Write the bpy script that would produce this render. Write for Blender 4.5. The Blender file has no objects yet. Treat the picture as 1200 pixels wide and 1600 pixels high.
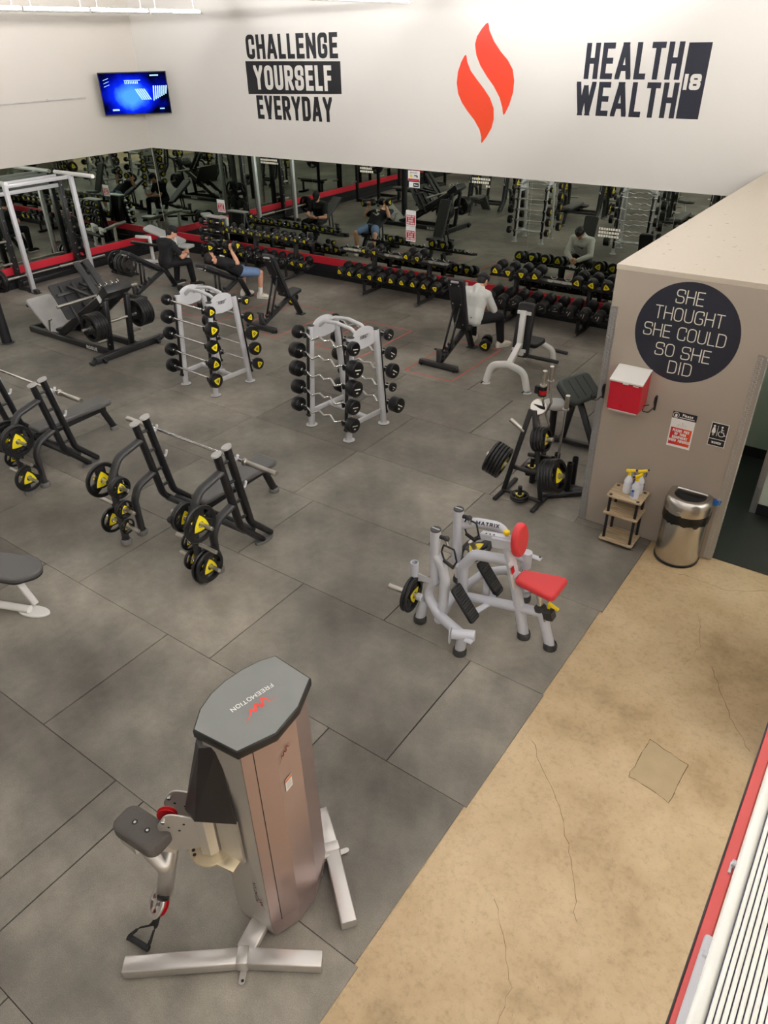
import bpy, bmesh, math, random
from mathutils import Vector as V, Matrix, Quaternion

S = bpy.context.scene
COL = S.collection
PI = math.pi
random.seed(7)

# ------------------------------------------------------------------ camera, light, exposure
PITCH, ROLL, YAW, FPX, CAM_Z = 0.57694818, -0.0218953, -0.62995199, 1131.27381, 4.35

def make_camera():
    fw = V((math.sin(YAW)*math.cos(PITCH), math.cos(YAW)*math.cos(PITCH), -math.sin(PITCH)))
    rt = V((math.cos(YAW), -math.sin(YAW), 0))
    up = rt.cross(fw)
    r2 = rt*math.cos(ROLL)+up*math.sin(ROLL)
    u2 = -rt*math.sin(ROLL)+up*math.cos(ROLL)
    cd = bpy.data.cameras.new('camera')
    cd.sensor_fit = 'VERTICAL'
    cd.sensor_height = 24.0
    cd.lens = FPX/1600*24.0
    cd.clip_start = 0.02
    co = bpy.data.objects.new('camera', cd)
    COL.objects.link(co)
    m = Matrix((r2, u2, -fw)).transposed().to_4x4()
    m.translation = V((0, 0, CAM_Z))
    co.matrix_world = m
    S.camera = co

make_camera()
S.view_settings.view_transform = 'Standard'
S.view_settings.look = 'None'
S.view_settings.gamma = 1.0
S.view_settings.use_curve_mapping = False
S.view_settings.exposure = 0.22
TUBE_STRENGTH = 95.0           # the row by the left wall
TUBE_STRENGTH_R = 440.0        # the brighter rows over the hall and walkway
WORLD_LEVEL = 0.12
w = bpy.data.worlds.new('world')
S.world = w
w.use_nodes = True
w.node_tree.nodes['Background'].inputs[0].default_value = (1.0, 0.97, 0.95, 1)
w.node_tree.nodes['Background'].inputs[1].default_value = WORLD_LEVEL

# ------------------------------------------------------------------ materials
def lin(c):
    out = []
    for x in c:
        x /= 255.0
        out.append(x/12.92 if x <= .04045 else ((x+.055)/1.055)**2.4)
    return (out[0], out[1], out[2], 1.0)

def MT(name, c, rough=.5, metal=0.0, var=None, bump=None, emit=0.0, coat=0.0, alpha=1.0, ior=None):
    m = bpy.data.materials.new(name)
    m.use_nodes = True
    nt = m.node_tree
    b = nt.nodes['Principled BSDF']
    b.inputs['Base Color'].default_value = lin(c)
    b.inputs['Roughness'].default_value = rough
    b.inputs['Metallic'].default_value = metal
    if coat:
        b.inputs['Coat Weight'].default_value = coat
    if emit:
        b.inputs['Emission Color'].default_value = lin(c)
        b.inputs['Emission Strength'].default_value = emit
    if alpha < 1:
        b.inputs['Alpha'].default_value = alpha
    tc = None
    if var or bump:
        tc = nt.nodes.new('ShaderNodeTexCoord')
    if var:
        sc, amt = var
        n = nt.nodes.new('ShaderNodeTexNoise')
        n.inputs['Scale'].default_value = sc
        n.inputs['Detail'].default_value = 6
        nt.links.new(tc.outputs['Object'], n.inputs['Vector'])
        mx = nt.nodes.new('ShaderNodeMixRGB')
        l = lin(c)
        mx.inputs[1].default_value = tuple(max(0, x*(1-amt)) for x in l[:3])+(1,)
        mx.inputs[2].default_value = tuple(min(1, x*(1+amt)) for x in l[:3])+(1,)
        nt.links.new(n.outputs['Fac'], mx.inputs[0])
        nt.links.new(mx.outputs[0], b.inputs['Base Color'])
    if bump:
        sc, st = bump
        n = nt.nodes.new('ShaderNodeTexNoise')
        n.inputs['Scale'].default_value = sc
        n.inputs['Detail'].default_value = 4
        nt.links.new(tc.outputs['Object'], n.inputs['Vector'])
        bp = nt.nodes.new('ShaderNodeBump')
        bp.inputs['Strength'].default_value = st
        bp.inputs['Distance'].default_value = .01
        nt.links.new(n.outputs['Fac'], bp.inputs['Height'])
        nt.links.new(bp.outputs[0], b.inputs['Normal'])
    return m

def mat_concrete():
    m = bpy.data.materials.new('polished_concrete')
    m.use_nodes = True
    nt = m.node_tree
    b = nt.nodes['Principled BSDF']
    tc = nt.nodes.new('ShaderNodeTexCoord')
    def noise(scale, detail, rough=.6):
        n = nt.nodes.new('ShaderNodeTexNoise')
        n.inputs['Scale'].default_value = scale
        n.inputs['Detail'].default_value = detail
        n.inputs['Roughness'].default_value = rough
        nt.links.new(tc.outputs['Object'], n.inputs['Vector'])
        return n
    def ramp(src, stops):
        r = nt.nodes.new('ShaderNodeValToRGB')
        e = r.color_ramp.elements
        while len(e) < len(stops):
            e.new(.5)
        for i, (p, c) in enumerate(stops):
            e[i].position = p
            e[i].color = c
        nt.links.new(src.outputs['Fac'], r.inputs['Fac'])
        return r
    big = ramp(noise(1.1, 8, .62), [(.30, lin((158, 135, 98))), (.46, lin((190, 166, 128))), (.62, lin((206, 183, 146))), (.8, lin((214, 193, 158)))])
    fine = ramp(noise(26, 8, .75), [(.25, (.62, .60, .57, 1)), (.5, (1, 1, 1, 1)), (.85, (1.08, 1.07, 1.05, 1))])
    mx = nt.nodes.new('ShaderNodeMixRGB')
    mx.blend_type = 'MULTIPLY'
    mx.inputs[0].default_value = .75
    nt.links.new(big.outputs[0], mx.inputs[1])
    nt.links.new(fine.outputs[0], mx.inputs[2])
    sp = ramp(noise(70, 2, .5), [(.22, (.35, .30, .24, 1)), (.29, (1, 1, 1, 1))])
    mx2 = nt.nodes.new('ShaderNodeMixRGB')
    mx2.blend_type = 'MULTIPLY'
    mx2.inputs[0].default_value = .8
    nt.links.new(mx.outputs[0], mx2.inputs[1])
    nt.links.new(sp.outputs[0], mx2.inputs[2])
    nt.links.new(mx2.outputs[0], b.inputs['Base Color'])
    rr = ramp(noise(3, 5), [(.3, (.30,)*3+(1,)), (.7, (.48,)*3+(1,))])
    nt.links.new(rr.outputs[0], b.inputs['Roughness'])
    return m

def mat_rubber():
    m = bpy.data.materials.new('rubber_mat')
    m.use_nodes = True
    nt = m.node_tree
    b = nt.nodes['Principled BSDF']
    tc = nt.nodes.new('ShaderNodeTexCoord')
    def noise(scale, detail, rough=.6):
        n = nt.nodes.new('ShaderNodeTexNoise')
        n.inputs['Scale'].default_value = scale
        n.inputs['Detail'].default_value = detail
        n.inputs['Roughness'].default_value = rough
        nt.links.new(tc.outputs['Object'], n.inputs['Vector'])
        return n
    def ramp(src, stops):
        r = nt.nodes.new('ShaderNodeValToRGB')
        e = r.color_ramp.elements
        while len(e) < len(stops):
            e.new(.5)
        for i, (p, c) in enumerate(stops):
            e[i].position = p
            e[i].color = c
        nt.links.new(src.outputs['Fac'], r.inputs['Fac'])
        return r
    at = nt.nodes.new('ShaderNodeVertexColor')
    at.layer_name = 'sheet'
    worn = ramp(noise(.55, 5, .55), [(.31, lin((84, 80, 73))), (.5, lin((126, 121, 111))), (.69, lin((164, 157, 145)))])
    mid = ramp(noise(4.5, 6, .7), [(.3, (.80, .80, .80, 1)), (.7, (1.18, 1.18, 1.17, 1))])
    grain = ramp(noise(160, 2, .6), [(.3, (.72, .72, .72, 1)), (.55, (1, 1, 1, 1)), (.72, (1.25, 1.25, 1.23, 1))])
    a = nt.nodes.new('ShaderNodeMixRGB')
    a.blend_type = 'MULTIPLY'
    a.inputs[0].default_value = .8
    wm = nt.nodes.new('ShaderNodeMixRGB')
    wm.blend_type = 'MULTIPLY'
    wm.inputs[0].default_value = 1
    nt.links.new(worn.outputs[0], wm.inputs[1])
    nt.links.new(mid.outputs[0], wm.inputs[2])
    nt.links.new(wm.outputs[0], a.inputs[1])
    nt.links.new(grain.outputs[0], a.inputs[2])
    c = nt.nodes.new('ShaderNodeMixRGB')
    c.blend_type = 'MULTIPLY'
    c.inputs[0].default_value = 1
    nt.links.new(a.outputs[0], c.inputs[1])
    nt.links.new(at.outputs[0], c.inputs[2])
    nt.links.new(c.outputs[0], b.inputs['Base Color'])
    b.inputs['Roughness'].default_value = .52
    bp = nt.nodes.new('ShaderNodeBump')
    bp.inputs['Strength'].default_value = .25
    bp.inputs['Distance'].default_value = .004
    nt.links.new(noise(220, 2).outputs['Fac'], bp.inputs['Height'])
    nt.links.new(bp.outputs[0], b.inputs['Normal'])
    return m

def mat_gradient(name, c0, c1, axis, lo, hi, rough=.5):
    m = bpy.data.materials.new(name)
    m.use_nodes = True
    nt = m.node_tree
    b = nt.nodes['Principled BSDF']
    b.inputs['Roughness'].default_value = rough
    tc = nt.nodes.new('ShaderNodeTexCoord')
    sx = nt.nodes.new('ShaderNodeSeparateXYZ')
    nt.links.new(tc.outputs['Object'], sx.inputs[0])
    mr = nt.nodes.new('ShaderNodeMapRange')
    mr.inputs[1].default_value = lo
    mr.inputs[2].default_value = hi
    nt.links.new(sx.outputs[axis], mr.inputs[0])
    mx = nt.nodes.new('ShaderNodeMixRGB')
    mx.inputs[1].default_value = lin(c0)
    mx.inputs[2].default_value = lin(c1)
    nt.links.new(mr.outputs[0], mx.inputs[0])
    nt.links.new(mx.outputs[0], b.inputs['Base Color'])
    return m

def mat_wood():
    m = bpy.data.materials.new('oak_laminate')
    m.use_nodes = True
    nt = m.node_tree
    b = nt.nodes['Principled BSDF']
    tc = nt.nodes.new('ShaderNodeTexCoord')
    mp = nt.nodes.new('ShaderNodeMapping')
    mp.inputs['Scale'].default_value = (3, 45, 3)
    nt.links.new(tc.outputs['Object'], mp.inputs[0])
    n = nt.nodes.new('ShaderNodeTexNoise')
    n.inputs['Scale'].default_value = 2.0
    n.inputs['Detail'].default_value = 7
    nt.links.new(mp.outputs[0], n.inputs['Vector'])
    r = nt.nodes.new('ShaderNodeValToRGB')
    r.color_ramp.elements[0].position = .3
    r.color_ramp.elements[0].color = lin((150, 128, 98))
    r.color_ramp.elements[1].position = .62
    r.color_ramp.elements[1].color = lin((205, 184, 150))
    nt.links.new(n.outputs['Fac'], r.inputs['Fac'])
    nt.links.new(r.outputs[0], b.inputs['Base Color'])
    b.inputs['Roughness'].default_value = .45
    return m

def mat_screen():
    m = bpy.data.materials.new('lit_screen')
    m.use_nodes = True
    nt = m.node_tree
    for n in list(nt.nodes):
        nt.nodes.remove(n)
    o = nt.nodes.new('ShaderNodeOutputMaterial')
    e = nt.nodes.new('ShaderNodeEmission')
    nt.links.new(e.outputs[0], o.inputs[0])
    tc = nt.nodes.new('ShaderNodeTexCoord')
    mp = nt.nodes.new('ShaderNodeMapping')
    mp.inputs['Location'].default_value = (.15, 0, .08)
    mp.inputs['Scale'].default_value = (1.6, 1, 2.2)
    nt.links.new(tc.outputs['Object'], mp.inputs[0])
    g = nt.nodes.new('ShaderNodeTexGradient')
    g.gradient_type = 'SPHERICAL'
    nt.links.new(mp.outputs[0], g.inputs[0])
    n = nt.nodes.new('ShaderNodeTexNoise')
    n.inputs['Scale'].default_value = 3.5
    n.inputs['Detail'].default_value = 5
    nt.links.new(tc.outputs['Object'], n.inputs[0])
    ad = nt.nodes.new('ShaderNodeMath')
    ad.operation = 'MULTIPLY_ADD'
    ad.inputs[1].default_value = .5
    nt.links.new(n.outputs['Fac'], ad.inputs[0])
    nt.links.new(g.outputs['Fac'], ad.inputs[2])
    r = nt.nodes.new('ShaderNodeValToRGB')
    el = r.color_ramp.elements
    for i in range(2):
        el.new(.5)
    for i, (p, c) in enumerate([(.22, (2, 4, 22)), (.38, (4, 12, 150)), (.62, (8, 40, 245)), (1.0, (80, 165, 255))]):
        el[i].position = p
        el[i].color = lin(c)
    nt.links.new(ad.outputs[0], r.inputs['Fac'])
    nt.links.new(r.outputs[0], e.inputs[0])
    e.inputs[1].default_value = 1.0
    return m

M = {}
M['concrete'] = mat_concrete()
M['rubber_mat'] = mat_rubber()
M['underlay'] = MT('seam_underlay', (20, 19, 18), .9)
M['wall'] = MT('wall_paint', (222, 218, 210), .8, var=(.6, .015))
M['wall_left'] = MT('wall_paint_dimmed', (186, 180, 169), .8, var=(.6, .015))  # darker copy of the wall paint: dimmer light put into the colour
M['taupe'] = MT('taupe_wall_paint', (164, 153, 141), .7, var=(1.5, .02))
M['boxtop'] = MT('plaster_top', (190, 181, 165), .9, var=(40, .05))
M['speck'] = MT('plaster_specks', (128, 112, 84), .9)
M['ceiling'] = MT('ceiling_paint', (118, 116, 113), .9)
M['band_red'] = MT('red_band_paint', (196, 30, 48), .5)
M['skirt'] = MT('black_skirting', (27, 27, 29), .45, var=(6, .2))
M['mirror'] = MT('mirror_silvering', (196, 204, 194), 0.0, 1.0)
M['green'] = MT('pale_green_wall', (196, 207, 192), .7)
M['darkfloor'] = MT('dark_corridor_floor', (44, 47, 44), .3)
M['black'] = MT('black_powder_coat', (25, 25, 27), .42)
M['black_sat'] = MT('black_satin_steel', (36, 36, 37), .4)
M['frame_dark'] = MT('charcoal_metal', (50, 50, 50), .42)
M['rubber'] = MT('black_rubber', (23, 23, 24), .36, var=(30, .15))
M['rubber_end'] = MT('black_urethane', (17, 17, 18), .34)
M['pad'] = MT('black_vinyl', (38, 38, 40), .45, bump=(90, .08))
M['pad_grey'] = MT('grey_vinyl', (88, 87, 85), .38, bump=(90, .08))
M['pad_teal'] = MT('worn_green_grey_vinyl', (66, 72, 70), .45, bump=(60, .1))
M['pad_light'] = MT('pale_grey_vinyl', (186, 186, 182), .5)
M['pad_worn'] = MT('shiny_grey_vinyl', (176, 175, 172), .4, var=(7, .2))
M['red_pad'] = MT('red_vinyl', (214, 58, 62), .42, bump=(90, .05))
M['red'] = MT('red_anodised', (190, 22, 30), .35, .3)
M['silver'] = MT('silver_paint', (202, 202, 203), .38, .15)
M['silver_w'] = MT('pale_silver_paint', (206, 208, 216), .36, .1)
M['white'] = MT('white_paint', (232, 231, 226), .45)
M['chrome'] = MT('chrome_steel', (222, 222, 220), .16, 1.0)
M['steel'] = MT('satin_steel', (200, 196, 188), .3, 1.0)
M['boot'] = MT('grey_rubber_boot', (112, 110, 107), .6)
M['bootblk'] = MT('black_rubber_boot', (60, 60, 60), .6)
M['grey_cap'] = MT('grey_plastic_cap', (170, 168, 164), .45)
M['yellow'] = MT('yellow_emblem', (238, 218, 26), .45)
M['ink'] = MT('dark_print', (22, 22, 26), .6)
M['navy'] = MT('navy_vinyl', (30, 33, 46), .5)
M['ivory'] = MT('ivory_print', (226, 224, 206), .6)
M['paper'] = MT('white_sign_face', (236, 236, 233), .5)
M['signred'] = mat_gradient('red_sign_face', (196, 20, 40), (236, 84, 34), 0, -.09, .11)
M['flame'] = mat_gradient('orange_flame_vinyl', (238, 78, 36), (234, 62, 44), 2, -.9, .9, .4)
M['tape'] = MT('red_floor_tape', (214, 88, 74), .6)
M['fm_body'] = MT('metallic_rose_grey', (176, 157, 154), .3, .75)
M['fm_silver'] = MT('metallic_silver_grey', (205, 201, 196), .32, .7)
M['fm_cap'] = MT('grey_plastic_cap_top', (128, 130, 127), .42, var=(9, .08))
M['fm_edge'] = MT('black_plastic_edge', (26, 26, 26), .5)
M['fm_shroud'] = MT('dark_brown_plastic', (36, 32, 33), .35)
M['foam'] = MT('grey_foam_pad', (92, 88, 84), .8, bump=(260, .5))
M['strap'] = MT('black_webbing', (30, 30, 31), .85)
M['gold'] = MT('zinc_plate', (222, 208, 176), .3, .8)
M['diamond'] = MT('diamond_plate_steel', (176, 176, 176), .34, .85)
M['oak'] = mat_wood()
M['stain'] = MT('brushed_stainless', (196, 192, 185), .26, 1.0)
M['bag'] = MT('black_bin_bag', (16, 16, 17), .25, bump=(30, .5))
M['hole'] = MT('dark_bin_inside', (9, 9, 9), .8)
M['bottle'] = MT('white_translucent_plastic', (228, 231, 238), .35)
M['blue'] = MT('blue_print', (40, 92, 170), .5)
M['trig_y'] = MT('yellow_plastic', (244, 214, 10), .4)
M['trig_b'] = MT('violet_plastic', (48, 36, 104), .4)
M['bluetape'] = MT('blue_tape', (22, 112, 206), .7)
M['cooler_red'] = MT('red_plastic', (186, 22, 42), .35)
M['cooler_lid'] = MT('white_plastic', (222, 220, 214), .4)
M['screen'] = mat_screen()
M['screen_w'] = MT('screen_highlight', (150, 195, 255), .5, emit=.75)
M['tube'] = MT('lit_fluorescent', (252, 250, 252), .5, emit=TUBE_STRENGTH)
M['tube_bright'] = MT('lit_bright_fluorescent', (252, 250, 252), .5, emit=TUBE_STRENGTH_R)
M['skin'] = MT('skin', (214, 160, 130), .55)
M['skin_lip'] = MT('lips', (168, 100, 88), .5)
M['hair'] = MT('dark_hair', (26, 21, 19), .6, bump=(120, .6))
M['tee'] = MT('black_cotton', (24, 24, 27), .85, bump=(14, .35))
M['hoodie'] = MT('pale_grey_fleece', (206, 207, 200), .9, bump=(12, .45))
M['pants'] = MT('black_knit', (22, 22, 25), .85, bump=(12, .4))
M['denim'] = MT('faded_blue_cloth', (104, 128, 164), .85, var=(9, .18))
M['sock'] = MT('white_knit', (232, 231, 226), .85)
M['shoe_w'] = MT('off_white_trainer', (226, 220, 204), .6)
M['shoe_b'] = MT('black_trainer', (26, 26, 28), .6)
M['eye'] = MT('eye', (30, 26, 24), .3)
M['ledge_red'] = MT('red_ledge_paint', (196, 78, 74), .5)
M['ledge_w'] = MT('white_ribbed_panel', (214, 213, 204), .5)
M['ledge_dk'] = MT('panel_groove', (120, 118, 150), .6)
M['ledge_g'] = MT('translucent_grey_plastic', (178, 178, 180), .3)
M['conduit'] = MT('grey_conduit', (176, 174, 168), .5)
M['orange'] = MT('orange_sticker', (226, 130, 70), .5)
M['steel_dark'] = MT('gunmetal_iron', (74, 72, 70), .4, .5)

# ------------------------------------------------------------------ mesh builder
def rotm(axis, deg):
    return Matrix.Rotation(math.radians(deg), 3, axis)

def frame(o, z, x=None):
    """4x4 with local Z along z, X near x."""
    z = V(z).normalized()
    if x is None:
        x = V((1, 0, 0)) if abs(z.x) < .9 else V((0, 1, 0))
    x = V(x)
    x = (x-z*x.dot(z)).normalized()
    y = z.cross(x)
    m = Matrix((x, y, z)).transposed().to_4x4()
    m.translation = V(o)
    return m

def rnd(pts, r, n=5, closed=False):
    """round the inner corners of a path"""
    pts = [V(p) for p in pts]
    N = len(pts)
    out = []
    for i, p in enumerate(pts):
        if not closed and (i == 0 or i == N-1):
            out.append(p)
            continue
        a, b = pts[i-1]-p, pts[(i+1) % N]-p
        la, lb = a.length, b.length
        if la < 1e-6 or lb < 1e-6:
            out.append(p)
            continue
        a, b = a/la, b/lb
        ang = a.angle(b, PI)
        if ang > PI-.03:
            out.append(p)
            continue
        t = min(r/math.tan(ang/2), la*.48, lb*.48)
        s, e = p+a*t, p+b*t
        for k in range(n+1):
            u = k/n
            out.append(s*(1-u)**2+p*2*u*(1-u)+e*u*u)
    return out

def rrect(w, d, r=0, n=4, cx=0, cy=0):
    if r <= 0:
        return [(cx-w/2, cy-d/2), (cx+w/2, cy-d/2), (cx+w/2, cy+d/2), (cx-w/2, cy+d/2)]
    out = []
    for (sx, sy, a0) in ((1, -1, -90), (1, 1, 0), (-1, 1, 90), (-1, -1, 180)):
        for k in range(n+1):
            a = math.radians(a0+90*k/n)
            out.append((cx+sx*(w/2-r)+r*math.cos(a), cy+sy*(d/2-r)+r*math.sin(a)))
    return out

def circ(r, n=24):
    return [(r*math.cos(2*PI*k/n), r*math.sin(2*PI*k/n)) for k in range(n)]

class MB:
    def __init__(s, o=(0, 0, 0)):
        s.v, s.f, s.m, s.sm, s.mats = [], [], [], [], []
        s.o = V(o)
        s.x = Matrix.Identity(4)

    def mi(s, mat):
        mat = M[mat] if isinstance(mat, str) else mat
        if mat not in s.mats:
            s.mats.append(mat)
        return s.mats.index(mat)

    def add(s, verts, faces, mat, smooth=False, fr=None):
        b = len(s.v)
        X = s.x @ fr if fr is not None else s.x
        for p in verts:
            s.v.append((X @ V(p))-s.o)
        i = s.mi(mat)
        for f in faces:
            s.f.append([b+k for k in f])
            s.m.append(i)
            s.sm.append(smooth)

    def solid(s, poly, z0, z1, mat, re=0.0, seg=2, fr=None, smooth=True, topmat=None):
        """extruded outline (CCW), edges rounded by re"""
        n = len(poly)
        cen = V((sum(p[0] for p in poly)/n, sum(p[1] for p in poly)/n))
        P = [V((p[0], p[1])) for p in poly]
        off = []
        for i in range(n):
            a, b, c = P[i-1], P[i], P[(i+1) % n]
            e1, e2 = (b-a), (c-b)
            n1 = V((-e1.y, e1.x)).normalized() if e1.length > 1e-9 else V((0, 0))
            n2 = V((-e2.y, e2.x)).normalized() if e2.length > 1e-9 else V((0, 0))
            nn = n1+n2
            if nn.length < 1e-6:
                nn = n1
            nn.normalize()
            d = max(.35, nn.dot(n1))
            off.append(nn/d)
        rings = []
        if re > 0:
            for k in range(seg+1):
                a = PI/2*k/seg
                rings.append((re*(1-math.sin(a)), z0+re*(1-math.cos(a))))
            for k in range(seg+1):
                a = PI/2*(1-k/seg)
                rings.append((re*(1-math.sin(a)), z1-re*(1-math.cos(a))))
        else:
            rings = [(0, z0), (0, z1)]
        vs, fs = [], []
        for ins, zz in rings:
            for i in range(n):
                q = P[i]+off[i]*ins
                vs.append((q.x, q.y, zz))
        R = len(rings)
        for k in range(R-1):
            for i in range(n):
                j = (i+1) % n
                fs.append([k*n+i, k*n+j, (k+1)*n+j, (k+1)*n+i])
        s.add(vs, fs, mat, smooth and re > 0, fr)
        top = [vs[(R-1)*n+i] for i in range(n)]
        bot = [vs[i] for i in range(n)]
        s.add(top, [list(range(n))], topmat or mat, False, fr)
        s.add(bot, [list(range(n))[::-1]], mat, False, fr)

    def box(s, c, size, mat, re=.004, rot=None, seg=1, fr=None):
        m = Matrix.Translation(V(c))
        if rot is not None:
            m = m @ rot.to_4x4()
        if fr is not None:
            m = fr @ m
        re = min(re, min(size)*.45)
        s.solid(rrect(size[0], size[1]), -size[2]/2, size[2]/2, mat, re, seg, m, smooth=False)

    def beam(s, p0, p1, w, h, mat, up=(0, 0, 1), re=.006, ext=0):
        """rectangular bar, w across, h along up"""
        p0, p1 = V(p0), V(p1)
        d = p1-p0
        L = d.length
        z = d/L
        u = V(up)
        if abs(u.normalized().dot(z)) > .97:
            u = V((1, 0, 0)) if abs(z.x) < .9 else V((0, 1, 0))
        y = (u-z*u.dot(z)).normalized()
        fr = frame(p0, z, y.cross(z))
        s.solid(rrect(w, h, min(re*1.5, min(w, h)*.4), 2), -ext, L+ext, mat, min(re*.5, .004), 1, fr)

    def sweep(s, path, sect, mat, closed=False, up=None, cap=True, scale=None, smooth=True):
        path = [V(p) for p in path]
        N, n = len(path), len(sect)
        tang = []
        for i in range(N):
            if closed:
                t = path[(i+1) % N]-path[i-1]
            else:
                t = path[min(i+1, N-1)]-path[max(i-1, 0)]
            tang.append(t.normalized())
        u = V(up) if up else (V((0, 0, 1)) if abs(tang[0].z) < .9 else V((1, 0, 0)))
        vs = []
        y = None
        for i in range(N):
            t = tang[i]
            if y is None:
                y = (u-t*u.dot(t)).normalized()
            else:
                if up:
                    q = u-t*u.dot(t)
                    y = q.normalized() if q.length > .05 else (y-t*y.dot(t)).normalized()
                else:
                    y = (y-t*y.dot(t)).normalized()
            x = y.cross(t)
            k = 1 if scale is None else scale[i]
            for a, b in sect:
                vs.append(path[i]+(x*a+y*b)*k)
        fs = []
        for i in range(N if closed else N-1):
            j = (i+1) % N
            for k in range(n):
                l = (k+1) % n
                fs.append([i*n+k, i*n+l, j*n+l, j*n+k])
        s.add(vs, fs, mat, smooth)
        if cap and not closed:
            s.add(vs[:n], [list(range(n))[::-1]], mat)
            s.add(vs[-n:], [list(range(n))], mat)

    def tube(s, path, r, mat, n=12, closed=False, fil=0, cap=True, oval=None, up=None):
        if fil:
            path = rnd(path, fil, 6, closed)
        sect = circ(1, n)
        if isinstance(r, (list, tuple)):
            s.sweep(path, sect, mat, closed, up, cap, r)
        else:
            ox, oy = oval if oval else (1, 1)
            s.sweep(path, [(a*r*ox, b*r*oy) for a, b in sect], mat, closed, up, cap)

    def lathe(s, prof, mat, fr=None, n=28):
        """profile [(r,z)], closed at r=0 ends if given; hard edges kept crisp"""
        seg = []
        cur = [prof[0]]
        for i in range(1, len(prof)):
            cur.append(prof[i])
            if i < len(prof)-1:
                a = V((prof[i][0]-prof[i-1][0], prof[i][1]-prof[i-1][1]))
                b = V((prof[i+1][0]-prof[i][0], prof[i+1][1]-prof[i][1]))
                if a.length > 1e-7 and b.length > 1e-7 and a.angle(b) > .62:
                    seg.append(cur)
                    cur = [prof[i]]
        seg.append(cur)
        for sg in seg:
            vs, fs = [], []
            for r, z in sg:
                for k in range(n):
                    a = 2*PI*k/n
                    vs.append((r*math.cos(a), r*math.sin(a), z))
            for i in range(len(sg)-1):
                for k in range(n):
                    l = (k+1) % n
                    if sg[i][0] < 1e-6:
                        fs.append([i*n, (i+1)*n+l, (i+1)*n+k][::-1])
                    elif sg[i+1][0] < 1e-6:
                        fs.append([i*n+k, i*n+l, (i+1)*n])
                    else:
                        fs.append([i*n+k, i*n+l, (i+1)*n+l, (i+1)*n+k])
            s.add(vs, fs, mat, True, fr)

    def cyl(s, p0, p1, r, mat, n=20, bev=.003, r2=None):
        p0, p1 = V(p0), V(p1)
        L = (p1-p0).length
        r2 = r if r2 is None else r2
        b = min(bev, L*.4, r*.4, max(r2, .001)*.4)
        s.lathe([(0, 0), (r-b, 0), (r, b), (r2, L-b), (r2-b, L), (0, L)], mat, frame(p0, p1-p0), n)

    def ball(s, c, r, mat, n=16, m=10, rot=None):
        if not isinstance(r, (tuple, list)):
            r = (r, r, r)
        vs, fs = [], []
        for i in range(m+1):
            a = PI*i/m
            for k in range(n):
                b = 2*PI*k/n
                vs.append((r[0]*math.sin(a)*math.cos(b), r[1]*math.sin(a)*math.sin(b), r[2]*math.cos(a)))
        for i in range(m):
            for k in range(n):
                l = (k+1) % n
                if i == 0:
                    fs.append([0, n+k, n+l])
                elif i == m-1:
                    fs.append([i*n+k, (i+1)*n, i*n+l])
                else:
                    fs.append([i*n+k, (i+1)*n+k, (i+1)*n+l, i*n+l])
        fr = Matrix.Translation(V(c))
        if rot is not None:
            fr = fr @ rot.to_4x4()
        s.add(vs, fs, mat, True, fr)

    def limb(s, p0, p1, r0, r1, mat, n=14):
        """tapered capsule"""
        p0, p1 = V(p0), V(p1)
        L = (p1-p0).length
        prof = []
        for k in range(6):
            a = PI/2*k/5
            prof.append((r0*math.sin(a), -r0*math.cos(a)))
        for k in range(6):
            a = PI/2*(1-k/5)
            prof.append((r1*math.sin(a), L+r1*math.cos(a)))
        s.lathe(prof, mat, frame(p0, p1-p0), n)

    def flat(s, poly, mat, fr):
        s.add([(p[0], p[1], 0) for p in poly], [list(range(len(poly)))], mat, False, fr)

def mesh_of(mb, name):
    me = bpy.data.meshes.new(name)
    me.from_pydata([tuple(p) for p in mb.v], [], mb.f)
    for mt in mb.mats:
        me.materials.append(mt)
    me.polygons.foreach_set('material_index', mb.m)
    me.polygons.foreach_set('use_smooth', mb.sm)
    me.validate(clean_customdata=False)
    me.update()
    return me

def tag(o, label=None, cat=None, group=None, kind=None):
    if label:
        o['label'] = label
    if cat:
        o['category'] = cat
    if group:
        o['group'] = group
    if kind:
        o['kind'] = kind
    return o

def obj(name, mb, parent=None, label=None, cat=None, group=None, kind=None, loc=None, rz=0):
    o = bpy.data.objects.new(name, mesh_of(mb, name))
    COL.objects.link(o)
    if parent is not None:
        o.parent = parent
    if loc is not None:
        o.location = loc
    if rz:
        o.rotation_euler = (0, 0, rz)
    return tag(o, label, cat, group, kind)

def wobj(name, mb, label=None, cat=None, group=None, kind=None):
    """single-mesh thing built in world coordinates: mb.o is its origin"""
    return obj(name, mb, None, label, cat, group, kind, loc=mb.o)

def thing(name, label, cat, loc=(0, 0, 0), rz=0, group=None):
    o = bpy.data.objects.new(name, None)
    o.empty_display_size = .1
    COL.objects.link(o)
    o.location = loc
    o.rotation_euler = (0, 0, rz)
    return tag(o, label, cat, group)

KIDS = {}
def dup(root, loc=None, rot=None, label=None, group=None):
    c = root.copy()
    COL.objects.link(c)
    if loc is not None:
        c.location = loc
    if rot is not None:
        c.rotation_euler = rot
    if label:
        c['label'] = label
    if group:
        c['group'] = group
    def rec(src, dst):
        for ch in list(src.children):
            k = ch.copy()
            COL.objects.link(k)
            k.parent = dst
            rec(ch, k)
    rec(root, c)
    return c

ORD = ['first', 'second', 'third', 'fourth', 'fifth', 'sixth', 'seventh', 'eighth', 'ninth', 'tenth', 'eleventh', 'twelfth']

# ------------------------------------------------------------------ stroke lettering
def arcp(cx, cy, rx, ry, a0, a1, n=8):
    return [(cx+rx*math.cos(math.radians(a0+(a1-a0)*k/n)), cy+ry*math.sin(math.radians(a0+(a1-a0)*k/n))) for k in range(n+1)]

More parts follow.
